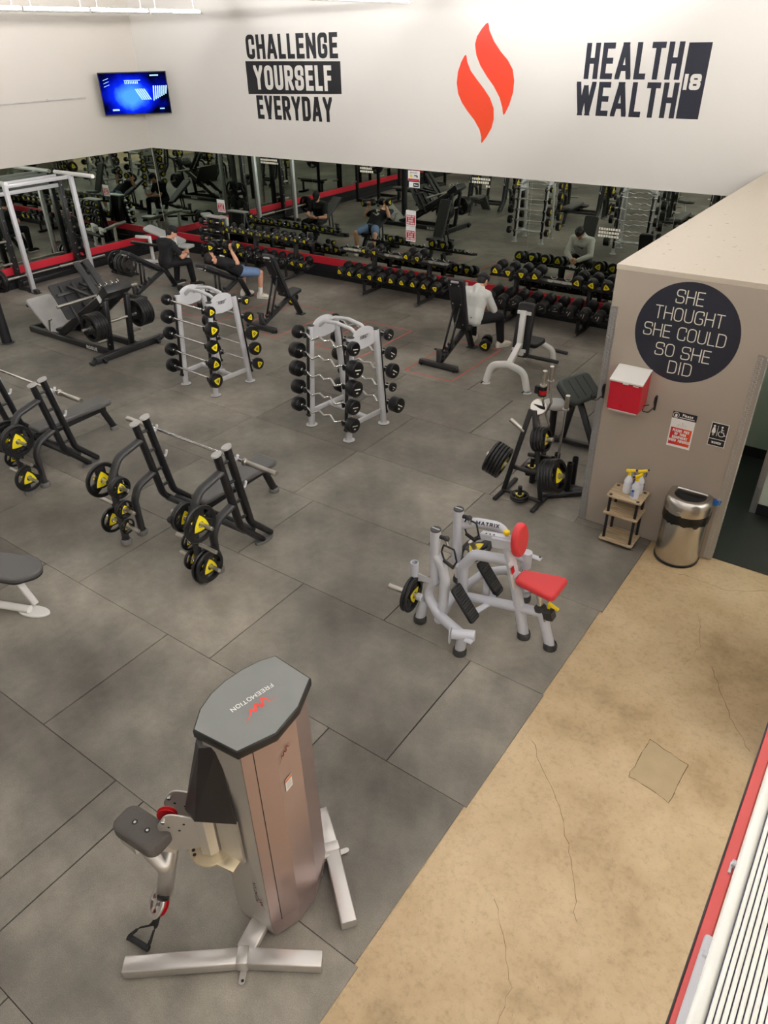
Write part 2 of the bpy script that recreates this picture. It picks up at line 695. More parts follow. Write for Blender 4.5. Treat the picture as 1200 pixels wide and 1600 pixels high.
# (rounded?, closed?, points) in a unit box
GL = {
 'A': [(0, 0, [(0, 0), (.42, 1)]), (0, 0, [(.58, 1), (1, 0)]), (0, 0, [(.42, 1), (.58, 1)]), (0, 0, [(.16, .27), (.84, .27)])],
 'B': [(1, 1, [(0, 1), (.95, 1), (.95, .52), (0, .52)]), (1, 1, [(0, .52), (1, .52), (1, 0), (0, 0)]), (0, 0, [(0, 0), (0, 1)])],
 'C': [(1, 0, [(1, .72), (1, 1), (0, 1), (0, 0), (1, 0), (1, .28)])],
 'D': [(1, 0, [(0, 1), (1, 1), (1, 0), (0, 0)]), (0, 0, [(0, 0), (0, 1)])],
 'E': [(0, 0, [(1, 1), (0, 1), (0, 0), (1, 0)]), (0, 0, [(0, .51), (.88, .51)])],
 'F': [(0, 0, [(1, 1), (0, 1), (0, 0)]), (0, 0, [(0, .51), (.88, .51)])],
 'G': [(1, 0, [(1, .74), (1, 1), (0, 1), (0, 0), (1, 0), (1, .46), (.52, .46)])],
 'H': [(0, 0, [(0, 0), (0, 1)]), (0, 0, [(1, 0), (1, 1)]), (0, 0, [(0, .51), (1, .51)])],
 'I': [(0, 0, [(.5, 0), (.5, 1)])],
 'K': [(0, 0, [(0, 0), (0, 1)]), (0, 0, [(0, .4), (1, 1)]), (0, 0, [(.3, .55), (1, 0)])],
 'L': [(0, 0, [(0, 1), (0, 0), (1, 0)])],
 'M': [(0, 0, [(0, 0), (0, 1)]), (0, 0, [(0, 1), (.5, .2)]), (0, 0, [(.5, .2), (1, 1)]), (0, 0, [(1, 1), (1, 0)])],
 'N': [(0, 0, [(0, 0), (0, 1)]), (0, 0, [(0, 1), (1, 0)]), (0, 0, [(1, 0), (1, 1)])],
 'O': [(1, 1, [(0, 1), (1, 1), (1, 0), (0, 0)])],
 'P': [(0, 0, [(0, 0), (0, 1)]), (1, 0, [(0, 1), (1, 1), (1, .45), (0, .45)])],
 'Q': [(1, 1, [(0, 1), (1, 1), (1, 0), (0, 0)]), (0, 0, [(.6, .25), (1, 0)])],
 'R': [(0, 0, [(0, 0), (0, 1)]), (1, 0, [(0, 1), (1, 1), (1, .47), (0, .47)]), (0, 0, [(.5, .47), (1, 0)])],
 'S': [(1, 0, [(1, .74), (1, 1), (0, 1), (0, .51), (1, .51), (1, 0), (0, 0), (0, .26)])],
 'T': [(0, 0, [(.5, 0), (.5, 1)]), (0, 0, [(0, 1), (1, 1)])],
 'U': [(1, 0, [(0, 1), (0, 0), (1, 0), (1, 1)])],
 'V': [(0, 0, [(0, 1), (.5, 0)]), (0, 0, [(.5, 0), (1, 1)])],
 'W': [(0, 0, [(0, 1), (.25, 0)]), (0, 0, [(.25, 0), (.5, .95)]), (0, 0, [(.5, .95), (.75, 0)]), (0, 0, [(.75, 0), (1, 1)])],
 'X': [(0, 0, [(0, 0), (1, 1)]), (0, 0, [(0, 1), (1, 0)])],
 'Y': [(0, 0, [(0, 1), (.5, .45)]), (0, 0, [(1, 1), (.5, .45)]), (0, 0, [(.5, .5), (.5, 0)])],
 '!': [(0, 0, [(.5, .3), (.5, 1)]), (0, 0, [(.5, 0), (.5, .08)])],
 'e': [(1, 0, [(0, .34), (1, .34), (1, .66), (0, .66), (0, 0), (1, 0), (1, .1)])],
 'a': [(1, 0, [(0, .66), (1, .66), (1, 0)]), (1, 1, [(1, .36), (0, .36), (0, 0), (1, 0)])],
 's': [(1, 0, [(1, .66), (0, .66), (0, .34), (1, .34), (1, 0), (0, 0)])],
 'l': [(0, 0, [(.5, 0), (.5, 1)])],
}
NARROW = {'I': .34, '!': .34, 'l': .34, 'W': 1.45, 'M': 1.25, 'L': .80, 'E': .86, 'F': .82, 'T': .92, 'A': 1.12, 'Y': 1.08, 'N': 1.05}

def clip_y(poly, lo, hi):
    for sgn, lim in ((1, lo), (-1, hi)):
        out = []
        for i in range(len(poly)):
            a, b = poly[i-1], poly[i]
            da, db = sgn*(a[1]-lim), sgn*(b[1]-lim)
            if (da >= 0) != (db >= 0):
                t = da/(da-db)
                out.append((a[0]+(b[0]-a[0])*t, a[1]+(b[1]-a[1])*t))
            if db >= 0:
                out.append(b)
        poly = out
        if len(poly) < 3:
            return []
    return poly

def glyph_polys(ch, W, H, t):
    out = []
    if ch not in GL:
        return out
    w, h = max(W-t, 1e-4), H-t
    for rd, closed, pts in GL[ch]:
        p = [V((t/2+x*w, t/2+y*h, 0)) for x, y in pts]
        if rd:
            p = rnd(p, min(w, h)*.5, 7, bool(closed))
        N = len(p)
        for i in range(N if closed else N-1):
            a, b = p[i], p[(i+1) % N]
            d = b-a
            if d.length < 1e-7:
                continue
            d.normalize()
            nrm = V((-d.y, d.x, 0))*t/2
            diag = abs(d.x) > .05 and abs(d.y) > .05 and not rd
            e0 = e1 = t*.12 if rd else t*.5
            if diag:
                e0 = t*.9 if min(abs(a.y-t/2), abs(a.y-H+t/2)) < .02*H else t*.1
                e1 = t*.9 if min(abs(b.y-t/2), abs(b.y-H+t/2)) < .02*H else t*.1
            if not closed and rd:
                if i == 0:
                    e0 = t*.5 if abs(d.y) > .9 else 0
                if i == N-2:
                    e1 = t*.5 if abs(d.y) > .9 else 0
            q = [a-d*e0-nrm, b+d*e1-nrm, b+d*e1+nrm, a-d*e0+nrm]
            q = clip_y([(v.x, v.y) for v in q], 0, H)
            if diag and q:
                q = [(y_, x_) for x_, y_ in clip_y([(y_, x_) for x_, y_ in q], 0, W)]
            if q:
                out.append(q)
    return out

def lettering(mb, text, fr, H, wr=.5, t=.2, gap=.2, mat='ink', width=None, slant=0.0, space=.5, align='c', step=.00012):
    """text centred on fr's origin (x along the line, y up); sizes relative to H. width: fit to this width"""
    ws = [(space if c == ' ' else wr*NARROW.get(c, 1.0)) for c in text]
    tot = sum(ws)*H+gap*H*(len(text)-1)
    k = 1.0
    if width:
        k = width/tot
        tot = width
    x = -tot/2 if align == 'c' else 0
    for c, cw in zip(text, ws):
        W = cw*H*k
        for i, q in enumerate(glyph_polys(c, W, H, t*H)):
            # strokes of one letter overlap: each lies a hair above the last
            mb.flat([(x+a+slant*(b-H/2), b-H/2) for a, b in q], mat, fr @ Matrix.Translation((0, 0, step*i)))
        x += W+gap*H*k
    return tot

# ================================================================== SETTING
YW, XW = 12.44, -15.7           # mirror face of the back wall, left wall
FX = -1.35                      # edge of the rubber flooring

def struct(name, mb, kind='structure'):
    return obj(name, mb, None, kind=kind, loc=mb.o)

def B1(name, c, size, mat, re=0.0):
    m = MB()
    m.box(c, size, mat, re)
    return struct(name, m)

# concrete slab with its patch and hairline cracks
m = MB()
m.box((-5.9, 2.8, -.087), (20.2, 19.8, .15), 'concrete', 0)
struct('floor', m)
M['patch'] = MT('repair_patch', (182, 162, 126), .5, var=(9, .12))
M['crack'] = MT('hairline_crack', (104, 84, 56), .9)
m = MB()
rr = random.Random(3)
pc = [(-.48, 3.93), (-.205, 3.97), (-.205, 3.66), (-.40, 3.57)]
pc = [(-.53, 4.0), (-.24, 3.93), (-.25, 3.55), (-.55, 3.60)]
m.flat(pc, 'patch', Matrix.Translation((0, 0, -.0112)))
def crack(pts, wd=.003, jit=.012):
    p = []
    for i in range(len(pts)-1):
        a, b = V(pts[i]+(0,)), V(pts[i+1]+(0,))
        k = max(2, int((b-a).length/.05))
        for j in range(k):
            p.append(a.lerp(b, j/k)+V((rr.uniform(-jit, jit), rr.uniform(-jit, jit), 0)))
    p.append(V(pts[-1]+(0,)))
    for i in range(len(p)-1):
        d = (p[i+1]-p[i]).normalized()
        n = V((-d.y, d.x, 0))*wd*rr.uniform(.3, .7)
        m.flat([tuple(v.xy) for v in (p[i]-n, p[i+1]-n, p[i+1]+n, p[i]+n)], 'crack', Matrix.Translation((0, 0, -.0106)))
crack(pc+[pc[0]], .004, .008)
crack([(-1.25, 3.5), (-.85, 3.1), (-.6, 2.75), (-.45, 2.45)], .003)
crack([(-.35, 5.0), (-.1, 4.55), (.1, 4.3)], .003)
crack([(-1.2, 6.05), (-.9, 6.12), (-.5, 6.1), (-.2, 6.3)], .003)
crack([(-.62, 5.6), (-.5, 5.2), (-.55, 4.9)], .002)
crack([(-.9, 2.3), (-.6, 1.9), (-.5, 1.2)], .002)
struct('trim_1', m)

# rubber sheets
def mats():
    Y = [-5.81, -4.59, -3.37, -2.15, -.93, .29, 1.51, 2.73, 3.95, 5.15, 6.37, 7.58, 8.80, 10.02, 11.24, 12.43]
    start = {5: -3.20, 6: -2.55, 7: -2.02, 8: -2.91, 9: -3.21, 10: -3.15, 11: -4.1, 12: -3.0, 13: -3.8, 14: -2.6}
    r = random.Random(5)
    mb = MB()
    cols = []
    edge = {4: -1.345, 5: -1.345, 6: -1.37, 7: -1.352, 8: -1.362, 9: -1.34}
    for i in range(len(Y)-1):
        right = edge.get(i, FX) if i < 10 else -2.135
        x = start.get(i, -2.0-r.random()*1.2)
        seams = [right]
        if i == 5:
            seams += [-3.2, -3.5]
            x = -5.33
        while x > XW:
            seams.append(x)
            x -= 1.83
        seams.append(XW)
        for a, b in zip(seams[:-1], seams[1:]):
            if a-b < .02:
                continue
            n0 = len(mb.f)
            g = .004
            mb.box(((a+b)/2, (Y[i]+Y[i+1])/2, -.0055), (a-b-.009, Y[i+1]-Y[i]-g, .011), 'rubber_mat', .002)
            k = .86+.24*r.random()
            cols += [k]*(len(mb.f)-n0)
        if i == 9:          # strip that runs on to the partition
            pass
    n0 = len(mb.f)
    mb.box((-1.74, 6.43, -.0055), (.79, .116, .011), 'rubber_mat', .002)
    cols += [.95]*(len(mb.f)-n0)
    n0 = len(mb.f)
    mb.box((-8.53, 3.3, -.0098), (14.3, 18.2, .0016), 'underlay', 0)
    cols += [1]*(len(mb.f)-n0)
    o = struct('floor_rubber_sheets', mb)
    ca = o.data.color_attributes.new('sheet', 'FLOAT_COLOR', 'CORNER')
    li = 0
    for p in o.data.polygons:
        k = cols[p.index]
        for q in p.loop_indices:
            ca.data[q].color = (k, k, k, 1)
mats()

# walls
B1('wall_back', (-5.6, 12.535, 3.4), (20.4, .17, 7.1), 'wall')
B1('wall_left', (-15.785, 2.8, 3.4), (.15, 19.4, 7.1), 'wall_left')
B1('wall_front', (-5.9, -6.95, 3.4), (20.4, .15, 7.1), 'wall')
B1('wall_right', (4.1, 2.8, 3.4), (.15, 19.4, 7.1), 'wall')
B1('ceiling', (-5.85, 2.8, 7.0), (20.1, 19.6, .15), 'ceiling')

# black skirting boards and red band under the mirrors
m = MB()
m.box((-9.0, 12.425, .075), (13.4, .03, .15), 'skirt', .004)
m.box((-9.0, 12.43, .22), (13.4, .02, .136), 'skirt', .004)
struct('baseboard_back', m)
m = MB()
m.box((-15.685, 2.8, .075), (.03, 19.2, .15), 'skirt', .004)
m.box((-15.69, 2.8, .22), (.02, 19.2, .136), 'skirt', .004)
struct('baseboard_left', m)
B1('trim_2', (-9.0, 12.424, .365), (13.4, .032, .15), 'band_red', .003)
B1('trim_3', (-15.684, 2.8, .365), (.032, 19.2, .15), 'band_red', .003)
# little cream cover plate let into the red band
m = MB((-6.94, 12.407, .37))
m.box((-6.94, 12.405, .375), (.05, .006, .075), 'ivory', .002)
wobj('socket_cover', m, 'small cream cover plate on the red band behind the man in the pale hoodie', 'cover plate')

# mirror panels
def mirror_panel(name, c, size, label, grp):
    mb = MB(c)
    mb.box(c, size, 'mirror', 0)
    wobj(name, mb, label, 'mirror', grp)
xs = [XW+.006, -13.2, -10.72, -8.24, -5.76, -3.3, -2.14]
names = ['in the corner', 'second from the corner', 'third from the corner', 'fourth from the corner, beside the notices', 'fifth from the corner', 'last before the partition']
for i in range(6):
    a, b = xs[i], xs[i+1]
    mirror_panel('wall_mirror', ((a+b)/2, 12.445, 1.375), (b-a-.004, .01, 1.87), 'frameless mirror panel on the back wall, '+names[i], 'back wall mirror panels')
ys = [12.435, 10.0, 7.5, 5.0, 2.5, 0.0, -2.5]
for i in range(6):
    a, b = ys[i], ys[i+1]
    lab = 'frameless mirror panel on the left wall, '+['beside the corner', 'behind the caged lifting frame', 'third from the corner', 'fourth from the corner', 'fifth from the corner', 'sixth from the corner'][i]
    mirror_panel('wall_mirror', (-15.705, (a+b)/2, 1.375), (.01, a-b-.004, 1.87), lab, 'left wall mirror panels')

# conduit run on the left wall up to the screen
m = MB((-15.67, 9.0, 3.3))
m.tube([(-15.67, -2, 3.37), (-15.67, 10.9, 3.44)], .012, 'conduit', 8)
for y in (-1, 1.2, 3.4, 5.6, 7.8, 10):
    m.box((-15.68, y, 3.386+.0053*(y)), (.03, .02, .04), 'conduit', .002)
wobj('cable_conduit', m, 'thin grey conduit running along the left wall towards the screen', 'conduit')

# ------------------------------------------------------------------ partition box (washroom)
PY = 6.49
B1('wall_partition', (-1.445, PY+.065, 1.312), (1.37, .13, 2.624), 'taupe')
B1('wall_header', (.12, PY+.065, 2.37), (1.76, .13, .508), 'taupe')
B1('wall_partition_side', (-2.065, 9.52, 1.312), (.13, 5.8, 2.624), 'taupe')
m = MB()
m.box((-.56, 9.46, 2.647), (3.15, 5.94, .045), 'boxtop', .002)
r3 = random.Random(11)
for i in range(130):
    x, y, s_ = r3.uniform(-2.1, .6), r3.uniform(6.5, 12.4), r3.uniform(.004, .016)
    m.flat([(x-s_*r3.uniform(.6, 2), y-s_*.4), (x+s_, y-s_*.6), (x+s_*r3.uniform(.6, 2), y+s_*.3), (x-s_*.3, y+s_*.6)], 'speck', Matrix.Translation((0, 0, 2.6702)))
struct('ceiling_partition', m)
# corridor behind the opening
B1('floor_corridor', (-.33, 7.75, -.005), (3.3, 2.4, .02), 'darkfloor')
B1('wall_corridor_end', (-.4, 8.97, 1.31), (3.2, .1, 2.62), 'green')
B1('wall_corridor_stub', (.32, 8.25, 1.31), (1.94, 1.3, 2.62), 'green')
B1('baseboard_corridor_end', (-.4, 8.912, .065), (2.9, .016, .13), 'skirt', .002)
B1('baseboard_corridor_stub', (.34, 7.592, .065), (1.86, .016, .13), 'skirt', .002)
# the wall end at the right edge of the view
B1('wall_right_stub', (.30, 5.02, 1.31), (.28, 1.6, 2.62), 'taupe')

# diamond plate corner guards
def lozenges(mb, o, ux, uy, un, w, h):
    o, ux, uy, un = V(o), V(ux), V(uy), V(un)
    fr = Matrix((ux, uy, un)).transposed().to_4x4()
    fr.translation = o
    k = 0
    z = .012
    while z < h-.01:
        for c in range(max(1, int(w/.026))):
            x = .014+c*.026
            ang = math.radians(38 if (k+c) % 2 else -38)
            ca, sa = math.cos(ang), math.sin(ang)
            L, T = .0125, .0042
            base = [(-L, 0), (0, -T), (L, 0), (0, T)]
            p = [(x+a*ca-b*sa, z+a*sa+b*ca, .0004) for a, b in base]
            top = [(x+a*.55*ca-b*.4*sa, z+a*.55*sa+b*.4*ca, .0032) for a, b in base]
            mb.add(p+top, [[0, 1, 5, 4], [1, 2, 6, 5], [2, 3, 7, 6], [3, 0, 4, 7], [4, 5, 6, 7]], 'diamond', False, fr)
        z += .02
        k += 1
def guard(x, y, h, sx, w, label):
    """angle of two strips: one on the face looking at -y, one round the corner"""
    mb = MB((x, y, 0))
    x0 = x if sx > 0 else x-w
    mb.box((x0+w/2, y-.002, h/2), (w, .004, h), 'diamond', 0)
    lozenges(mb, (x0, y-.004, 0), (1, 0, 0), (0, 0, 1), (0, -1, 0), w, h)
    xs_ = x-.002 if sx > 0 else x+.002
    mb.box((xs_, y+w/2-.004, h/2), (.004, w, h), 'diamond', 0)
    lozenges(mb, (x-.004 if sx > 0 else x+.004, y+w-.006 if sx > 0 else y-.004, 0), (0, -1 if sx > 0 else 1, 0), (0, 0, 1), (-1 if sx > 0 else 1, 0, 0), w, h)
    global TRIM
    TRIM += 1
    struct('trim_%d' % TRIM, mb)
TRIM = 3
guard(-2.13, PY, 2.3, 1, .065, 'diamond plate steel corner guard on the left edge of the taupe partition')
guard(-.76, PY, 2.1, -1, .075, 'tall diamond plate corner guard beside the bin at the washroom opening')
guard(-.65, 7.6, 2.1, 1, .06, 'dark diamond plate corner guard inside the washroom corridor')
guard(.16, 4.22, 2.1, 1, .08, 'short glimpse of diamond plate corner guard at the right picture edge')

# lamp in the corridor
t = thing('corridor_lamp', 'flat ceiling lamp inside the washroom corridor, out of view', 'lamp', (-1.25, 8.3, 2.6))
m = MB(); m.box((0, 0, .005), (.62, .32, .03), 'white', .004); obj('housing', m, t)
M['panel_lit'] = MT('lit_lamp_panel', (235, 250, 238), .5, emit=9)
m = MB(); m.box((0, 0, -.014), (.58, .28, .01), 'panel_lit', .002); obj('diffuser', m, t)

# ------------------------------------------------------------------ strip lights: three rows along the hall
def strip_light(tm='tube'):
    t = thing('strip_light', 'x', 'strip light')
    m = MB()
    m.solid([(-.045, .045), (-.06, .02), (.06, .02), (.045, .045)], -.6, .6, 'white', 0, 1, frame((0, 0, 0), (0, 1, 0), (1, 0, 0)) @ Matrix.Identity(4))
    obj('batten', m, t)
    m = MB()
    m.cyl((0, -.58, 0), (0, .58, 0), .026, tm, 12, .002)
    obj('fluorescent_tube', m, t)
    for sy in (-1, 1):
        m = MB(); m.cyl((0, sy*.6, 0), (0, sy*.57, 0), .024, 'white', 12, .002); obj('lamp_holder', m, t)
        m = MB(); m.tube([(0, sy*.45, .04), (0, sy*.45, 2.055)], .004, 'conduit', 6); obj('hanger_chain', m, t)
    return t
sl, sl_b = None, None
for xi, x in enumerate((-12.42, -7.7, -3.0, 1.2)):
    for k in range(10):
        y = (10.9 if xi < 2 else 9.4)-1.22*k
        row = ['the left', 'the middle', 'third', 'fourth'][xi]
        if xi < 2 and k < 5:
            lab = 'lit strip light in %s row at the top, %s from the back' % (row, ORD[k])
            g = 'lit strip lights in two rows'
        else:
            lab = 'lit strip light hanging in a row outside the view'
            g = 'strip lights outside the view'
        src = sl if xi < 2 else sl_b
        if src is None:
            src = strip_light('tube' if xi < 2 else 'tube_bright')
            src.location = (x, y, 4.87)
            src['label'] = lab
            src['group'] = g
            if xi < 2:
                sl = src
            else:
                sl_b = src
        else:
            dup(src, (x, y, 4.87), None, lab, g)

# ------------------------------------------------------------------ wall lettering (back wall, facing -y)
def wfr(x, z, y=12.447, sh=0):
    f = Matrix(((1, 0, 0), (0, 0, 1), (0, -1, 0))).transposed().to_4x4()
    f = Matrix(((1, 0, 0, x), (0, 0, -1, y), (0, 1, 0, z), (0, 0, 0, 1)))
    return f
YL = 12.4475
m = MB((-11.08, YL, 3.75))
lettering(m, 'CHALLENGE', wfr(-11.07, 4.295, YL), .41, wr=.46, t=.19, gap=.09, mat='ink', width=2.34)
wobj('wall_lettering', m, 'black wall lettering reading CHALLENGE, top line of the slogan on the back wall', 'lettering')
t = thing('slogan_panel', 'black slogan panel with white word YOURSELF under the word CHALLENGE', 'lettering', (-11.08, YL, 3.76))
m = MB((-11.08, YL, 3.76)); m.flat([(-1.225, -.285), (1.225, -.245), (1.225, .285), (-1.225, .295)], 'ink', wfr(-11.08, 3.76, YL)); obj('panel', m, t)
m = MB((-11.08, YL, 3.76)); lettering(m, 'YOURSELF', wfr(-11.09, 3.77, YL-.0015), .42, wr=.46, t=.19, gap=.09, mat='wall', width=2.02); obj('word', m, t, 'white letters')
m = MB((-11.1, YL, 3.25))
lettering(m, 'EVERYDAY', wfr(-11.1, 3.245, YL), .425, wr=.44, t=.185, gap=.08, mat='ink', width=2.0)
wobj('wall_lettering', m, 'black wall lettering reading EVERYDAY, bottom line of the slogan on the back wall', 'lettering')

def bez(p0, c0, c1, p1, n=16):
    return [tuple((V(p0)*(1-u)**3+V(c0)*3*u*(1-u)**2+V(c1)*3*u*u*(1-u)+V(p1)*u**3)) for u in [k/n for k in range(n+1)]]
# flame emblem
flR = [(-6.78, 4.59), (-6.755, 4.46), (-6.66, 4.31), (-6.53, 4.17), (-6.39, 4.05), (-6.29, 3.92), (-6.25, 3.76), (-6.255, 3.6), (-6.31, 3.42), (-6.41, 3.23),
       (-6.435, 3.37), (-6.50, 3.52), (-6.62, 3.68), (-6.76, 3.82), (-6.89, 3.97), (-6.975, 4.12), (-7.01, 4.27), (-6.98, 4.38), (-6.90, 4.48)]
flL = [(-7.17, 4.16), (-7.145, 4.03), (-7.07, 3.90), (-6.95, 3.78), (-6.81, 3.65), (-6.68, 3.51), (-6.60, 3.36), (-6.585, 3.2), (-6.62, 3.06), (-6.71, 2.92), (-6.81, 2.80),
       (-6.805, 2.91), (-6.85, 3.03), (-6.96, 3.17), (-7.10, 3.3), (-7.22, 3.43), (-7.30, 3.56), (-7.335, 3.72), (-7.32, 3.88), (-7.26, 4.03)]
t = thing('flame_emblem', 'large orange red two-tongued flame emblem in the middle of the back wall', 'emblem', (-6.8, YL, 3.7))
for nm, pts in (('right_tongue', flR), ('left_tongue', flL)):
    m = MB((-6.8, YL, 3.7))
    cl = [tuple(p) for p in rnd([(x, z_, 0) for x, z_ in pts], .04, 2, True)]
    f = wfr(0, 0, YL)
    # triangulated through bmesh for the curved outline
    bm = bmesh.new()
    vs = [bm.verts.new((p[0], p[1], 0)) for p in cl]
    fc = bm.faces.new(vs)
    res = bmesh.ops.triangulate(bm, faces=[fc])
    bm.verts.index_update()
    m.add([tuple(v.co) for v in bm.verts], [[v.index for v in q.verts] for q in bm.faces], 'flame', False, f)
    # both windings may come out: keep the face towards the room
    bm.free()
    obj(nm, m, t)

m = MB((-4.33, YL, 4.03))
lettering(m, 'HEALTH', wfr(-4.335, 4.03, YL), .47, wr=.46, t=.165, gap=.09, mat='navy', width=1.46)
wobj('wall_lettering', m, 'dark navy wall lettering reading HEALTH on the back wall', 'lettering')
m = MB((-4.36, YL, 3.53))
lettering(m, 'WEALTH', wfr(-4.375, 3.53, YL), .46, wr=.46, t=.165, gap=.09, mat='navy', width=1.58)
wobj('wall_lettering', m, 'dark navy wall lettering reading WEALTH under the word HEALTH', 'lettering')
t = thing('slogan_panel', 'tall dark navy panel with white word IS right of HEALTH and WEALTH', 'lettering', (-3.39, YL, 3.77))
m = MB((-3.39, YL, 3.77)); m.flat([(-.165, -.475), (.155, -.475), (.16, .475), (-.16, .475)], 'navy', wfr(-3.39, 3.775, YL)); obj('panel', m, t)
m = MB((-3.39, YL, 3.77)); lettering(m, 'IS', wfr(-3.41, 3.77, YL-.0015), .2, wr=.62, t=.26, gap=.12, mat='wall', width=.24); obj('word', m, t, 'white letters')

# ------------------------------------------------------------------ notices on the mirrors
def notice(name, c, w, h, axis, label, group, kind):
    """paper notice on a mirror; axis 'y' = back wall, 'x' = left wall"""
    t = thing(name, label, 'sign', c, 0 if axis == 'y' else PI/2, group)
    f = Matrix(((1, 0, 0, 0), (0, 0, -1, 0), (0, 1, 0, 0), (0, 0, 0, 1)))
    m = MB(); m.box((0, 0, 0), (w, .004, h), 'paper', .0005); obj('sheet', m, t)
    f2 = f.copy(); f2.translation = (0, -.0032, 0)
    if kind == 'pick':
        m = MB()
        m.flat(rrect(w*.86, h*.62, 0, 1, 0, -h*.10), 'band_red', f2)
        f3 = f.copy(); f3.translation = (0, -.0040, 0)
        for k, s_ in enumerate(('PLEASE PICK', 'UP YOUR', 'EQUIPMENT', 'WHEN FINISHED')):
            ff = f.copy(); ff.translation = (0, -.0040, h*(.12-.145*k))
            lettering(m, s_, ff, h*.105, wr=.5, t=.2, gap=.12, mat='paper', width=w*(.74 if k in (0, 3) else .5))
        obj('red_panel', m, t, 'red panel with white lettering')
    if kind == 'smile':
        m = MB()
        ff = f.copy(); ff.translation = (0, -.0036, h*.32)
        lettering(m, 'SMILE!', ff, h*.17, wr=.6, t=.14, gap=.14, mat='ink', width=w*.62)
        m.flat([(x-w*.22, y-.01*h) for x, y in circ(h*.16, 16)], 'yellow', f2)
        m.box((w*.18, -.0035, h*.03), (w*.28, .002, h*.10), 'ink', 0)
        m.box((w*.30, -.0035, -h*.08), (w*.12, .002, h*.10), 'ink', 0)
        m.flat(rrect(w*.96, h*.19, 0, 1, 0, -h*.385), 'band_red', f2)
        obj('print', m, t)
    if kind == 'plate':
        m = MB()
        m.flat(rrect(w*.5, h*.7, 0, 1, w*.18, 0), 'ink', f2)
        ff = f.copy(); ff.translation = (w*.18, -.0040, 0)
        lettering(m, 'Please', ff, h*.3, wr=.5, t=.2, gap=.14, mat='paper', width=w*.34)
        obj('print', m, t)
    return t
g = 'notices stuck on the mirrors'
notice('mirror_notice', (-8.265, 12.436, 1.445), .225, .285, 'y', 'upper of two red and white notices on the back mirror behind the middle dumbbell rack', g, 'pick')
notice('mirror_notice', (-8.27, 12.436, 1.155), .22, .285, 'y', 'lower of two red and white notices on the back mirror behind the middle dumbbell rack', g, 'pick')
notice('mirror_notice', (-8.20, 12.436, 2.205), .26, .175, 'y', 'SMILE! notice with a yellow face at the top of the back mirror', g, 'smile')
notice('mirror_notice', (-8.19, 12.436, 2.05), .24, .10, 'y', 'narrow white and black plate under the SMILE! notice', g, 'plate')
notice('mirror_notice', (-13.56, 12.436, 1.20), .24, .27, 'y', 'red and white notice on the back mirror above the dumbbell tower', g, 'pick')
def decal(x, z, w, rows, label):
    mb = MB((x, 12.4395, z))
    r = random.Random(int(x*50))
    for k, frac in enumerate(rows):
        q = -w/2 if frac > .5 else w/2-w*frac
        end = q+w*frac
        while q < end-.02:
            a = r.uniform(.025, .045)
            mb.flat(rrect(min(a, end-q), .036, 0, 1, q+a/2, -k*.056), 'ivory', wfr(x, z, 12.4388))
            q += a+.010
    wobj('mirror_decal', mb, label, 'decal', 'small white decals on the back mirror')
decal(-6.765, 2.25, .36, (1, 1, .2), 'small white three-line decal at the top of the back mirror below the flame')
decal(-11.9, 2.262, .5, (1, 1), 'small white decal at the top of the back mirror below EVERYDAY')
decal(-9.31, 2.262, .32, (1, 1), 'small white decal at the top of the back mirror left of the SMILE! notice')
decal(-4.31, 1.655, .36, (1, 1, 1), 'small white decal low on the back mirror beside the partition')

# ------------------------------------------------------------------ corner television
TVY, TVT = .877, .079
t = thing('television', 'wall-mounted flat television with a bright blue picture in the corner', 'television', (-14.955, 11.665, 3.484))
wd = V((math.cos(TVY), math.sin(TVY), 0)); nn = V((math.sin(TVY), -math.cos(TVY), 0))
upv = V((0, 0, 1))*math.cos(TVT)+nn*math.sin(TVT)
nrm = wd.cross(upv)
t.rotation_euler = Matrix((wd, -nrm, upv)).transposed().to_euler()      # local x right, -y towards the room, z up
t.rotation_euler = Matrix((wd, upv.cross(wd), upv)).transposed().to_euler()
m = MB(); m.box((0, .025, 0), (1.42, .05, .81), 'black', .006); obj('housing', m, t)
m = MB(); m.box((0, -.001, .003), (1.39, .003, .775), 'screen', 0)
f = Matrix(((1, 0, 0, 0), (0, 0, -1, -.0032), (0, 1, 0, 0), (0, 0, 0, 1)))
r = random.Random(4)
for k in range(5):
    x = .12+k*.045
    m.flat([(x, -.12), (x+.03, -.12), (x-.09, .09), (x-.12, .09)], 'screen_w', f)
for k in range(7):
    x = .36+k*.045
    m.flat([(x, -.14+.02*k), (x+.026, -.14+.02*k), (x+.06, .14), (x+.034, .14)], 'screen_w', f)
for k in range(8):
    m.box((-.17+k*.036, -.003, .21), (.02, .001, .05), 'screen_w', 0)
m.box((-.02, -.003, .25), (.34, .001, .012), 'screen_w', 0)
m.box((.45, -.003, .335), (.18, .001, .022), 'screen_w', 0)
m.box((.52, -.003, -.30), (.10, .001, .022), 'screen_w', 0)
m.box((-.46, -.003, -.30), (.14, .001, .03), 'screen_w', 0)
for k in range(3):
    m.beam((-.62, -.003, .14+.06*k), (-.5, -.003, .18+.06*k), .003, .008, 'screen_w', (0, 0, 1))
obj('screen', m, t)
m = MB(); m.box((0, .09, 0), (.3, .09, .3), 'black', .01)
m.beam((0, .12, 0), (-.02, 1.0, 0), .06, .10, 'black'); m.box((-.02, 1.0, 0), (.12, .1, .3), 'black', .004); obj('wall_bracket', m, t)

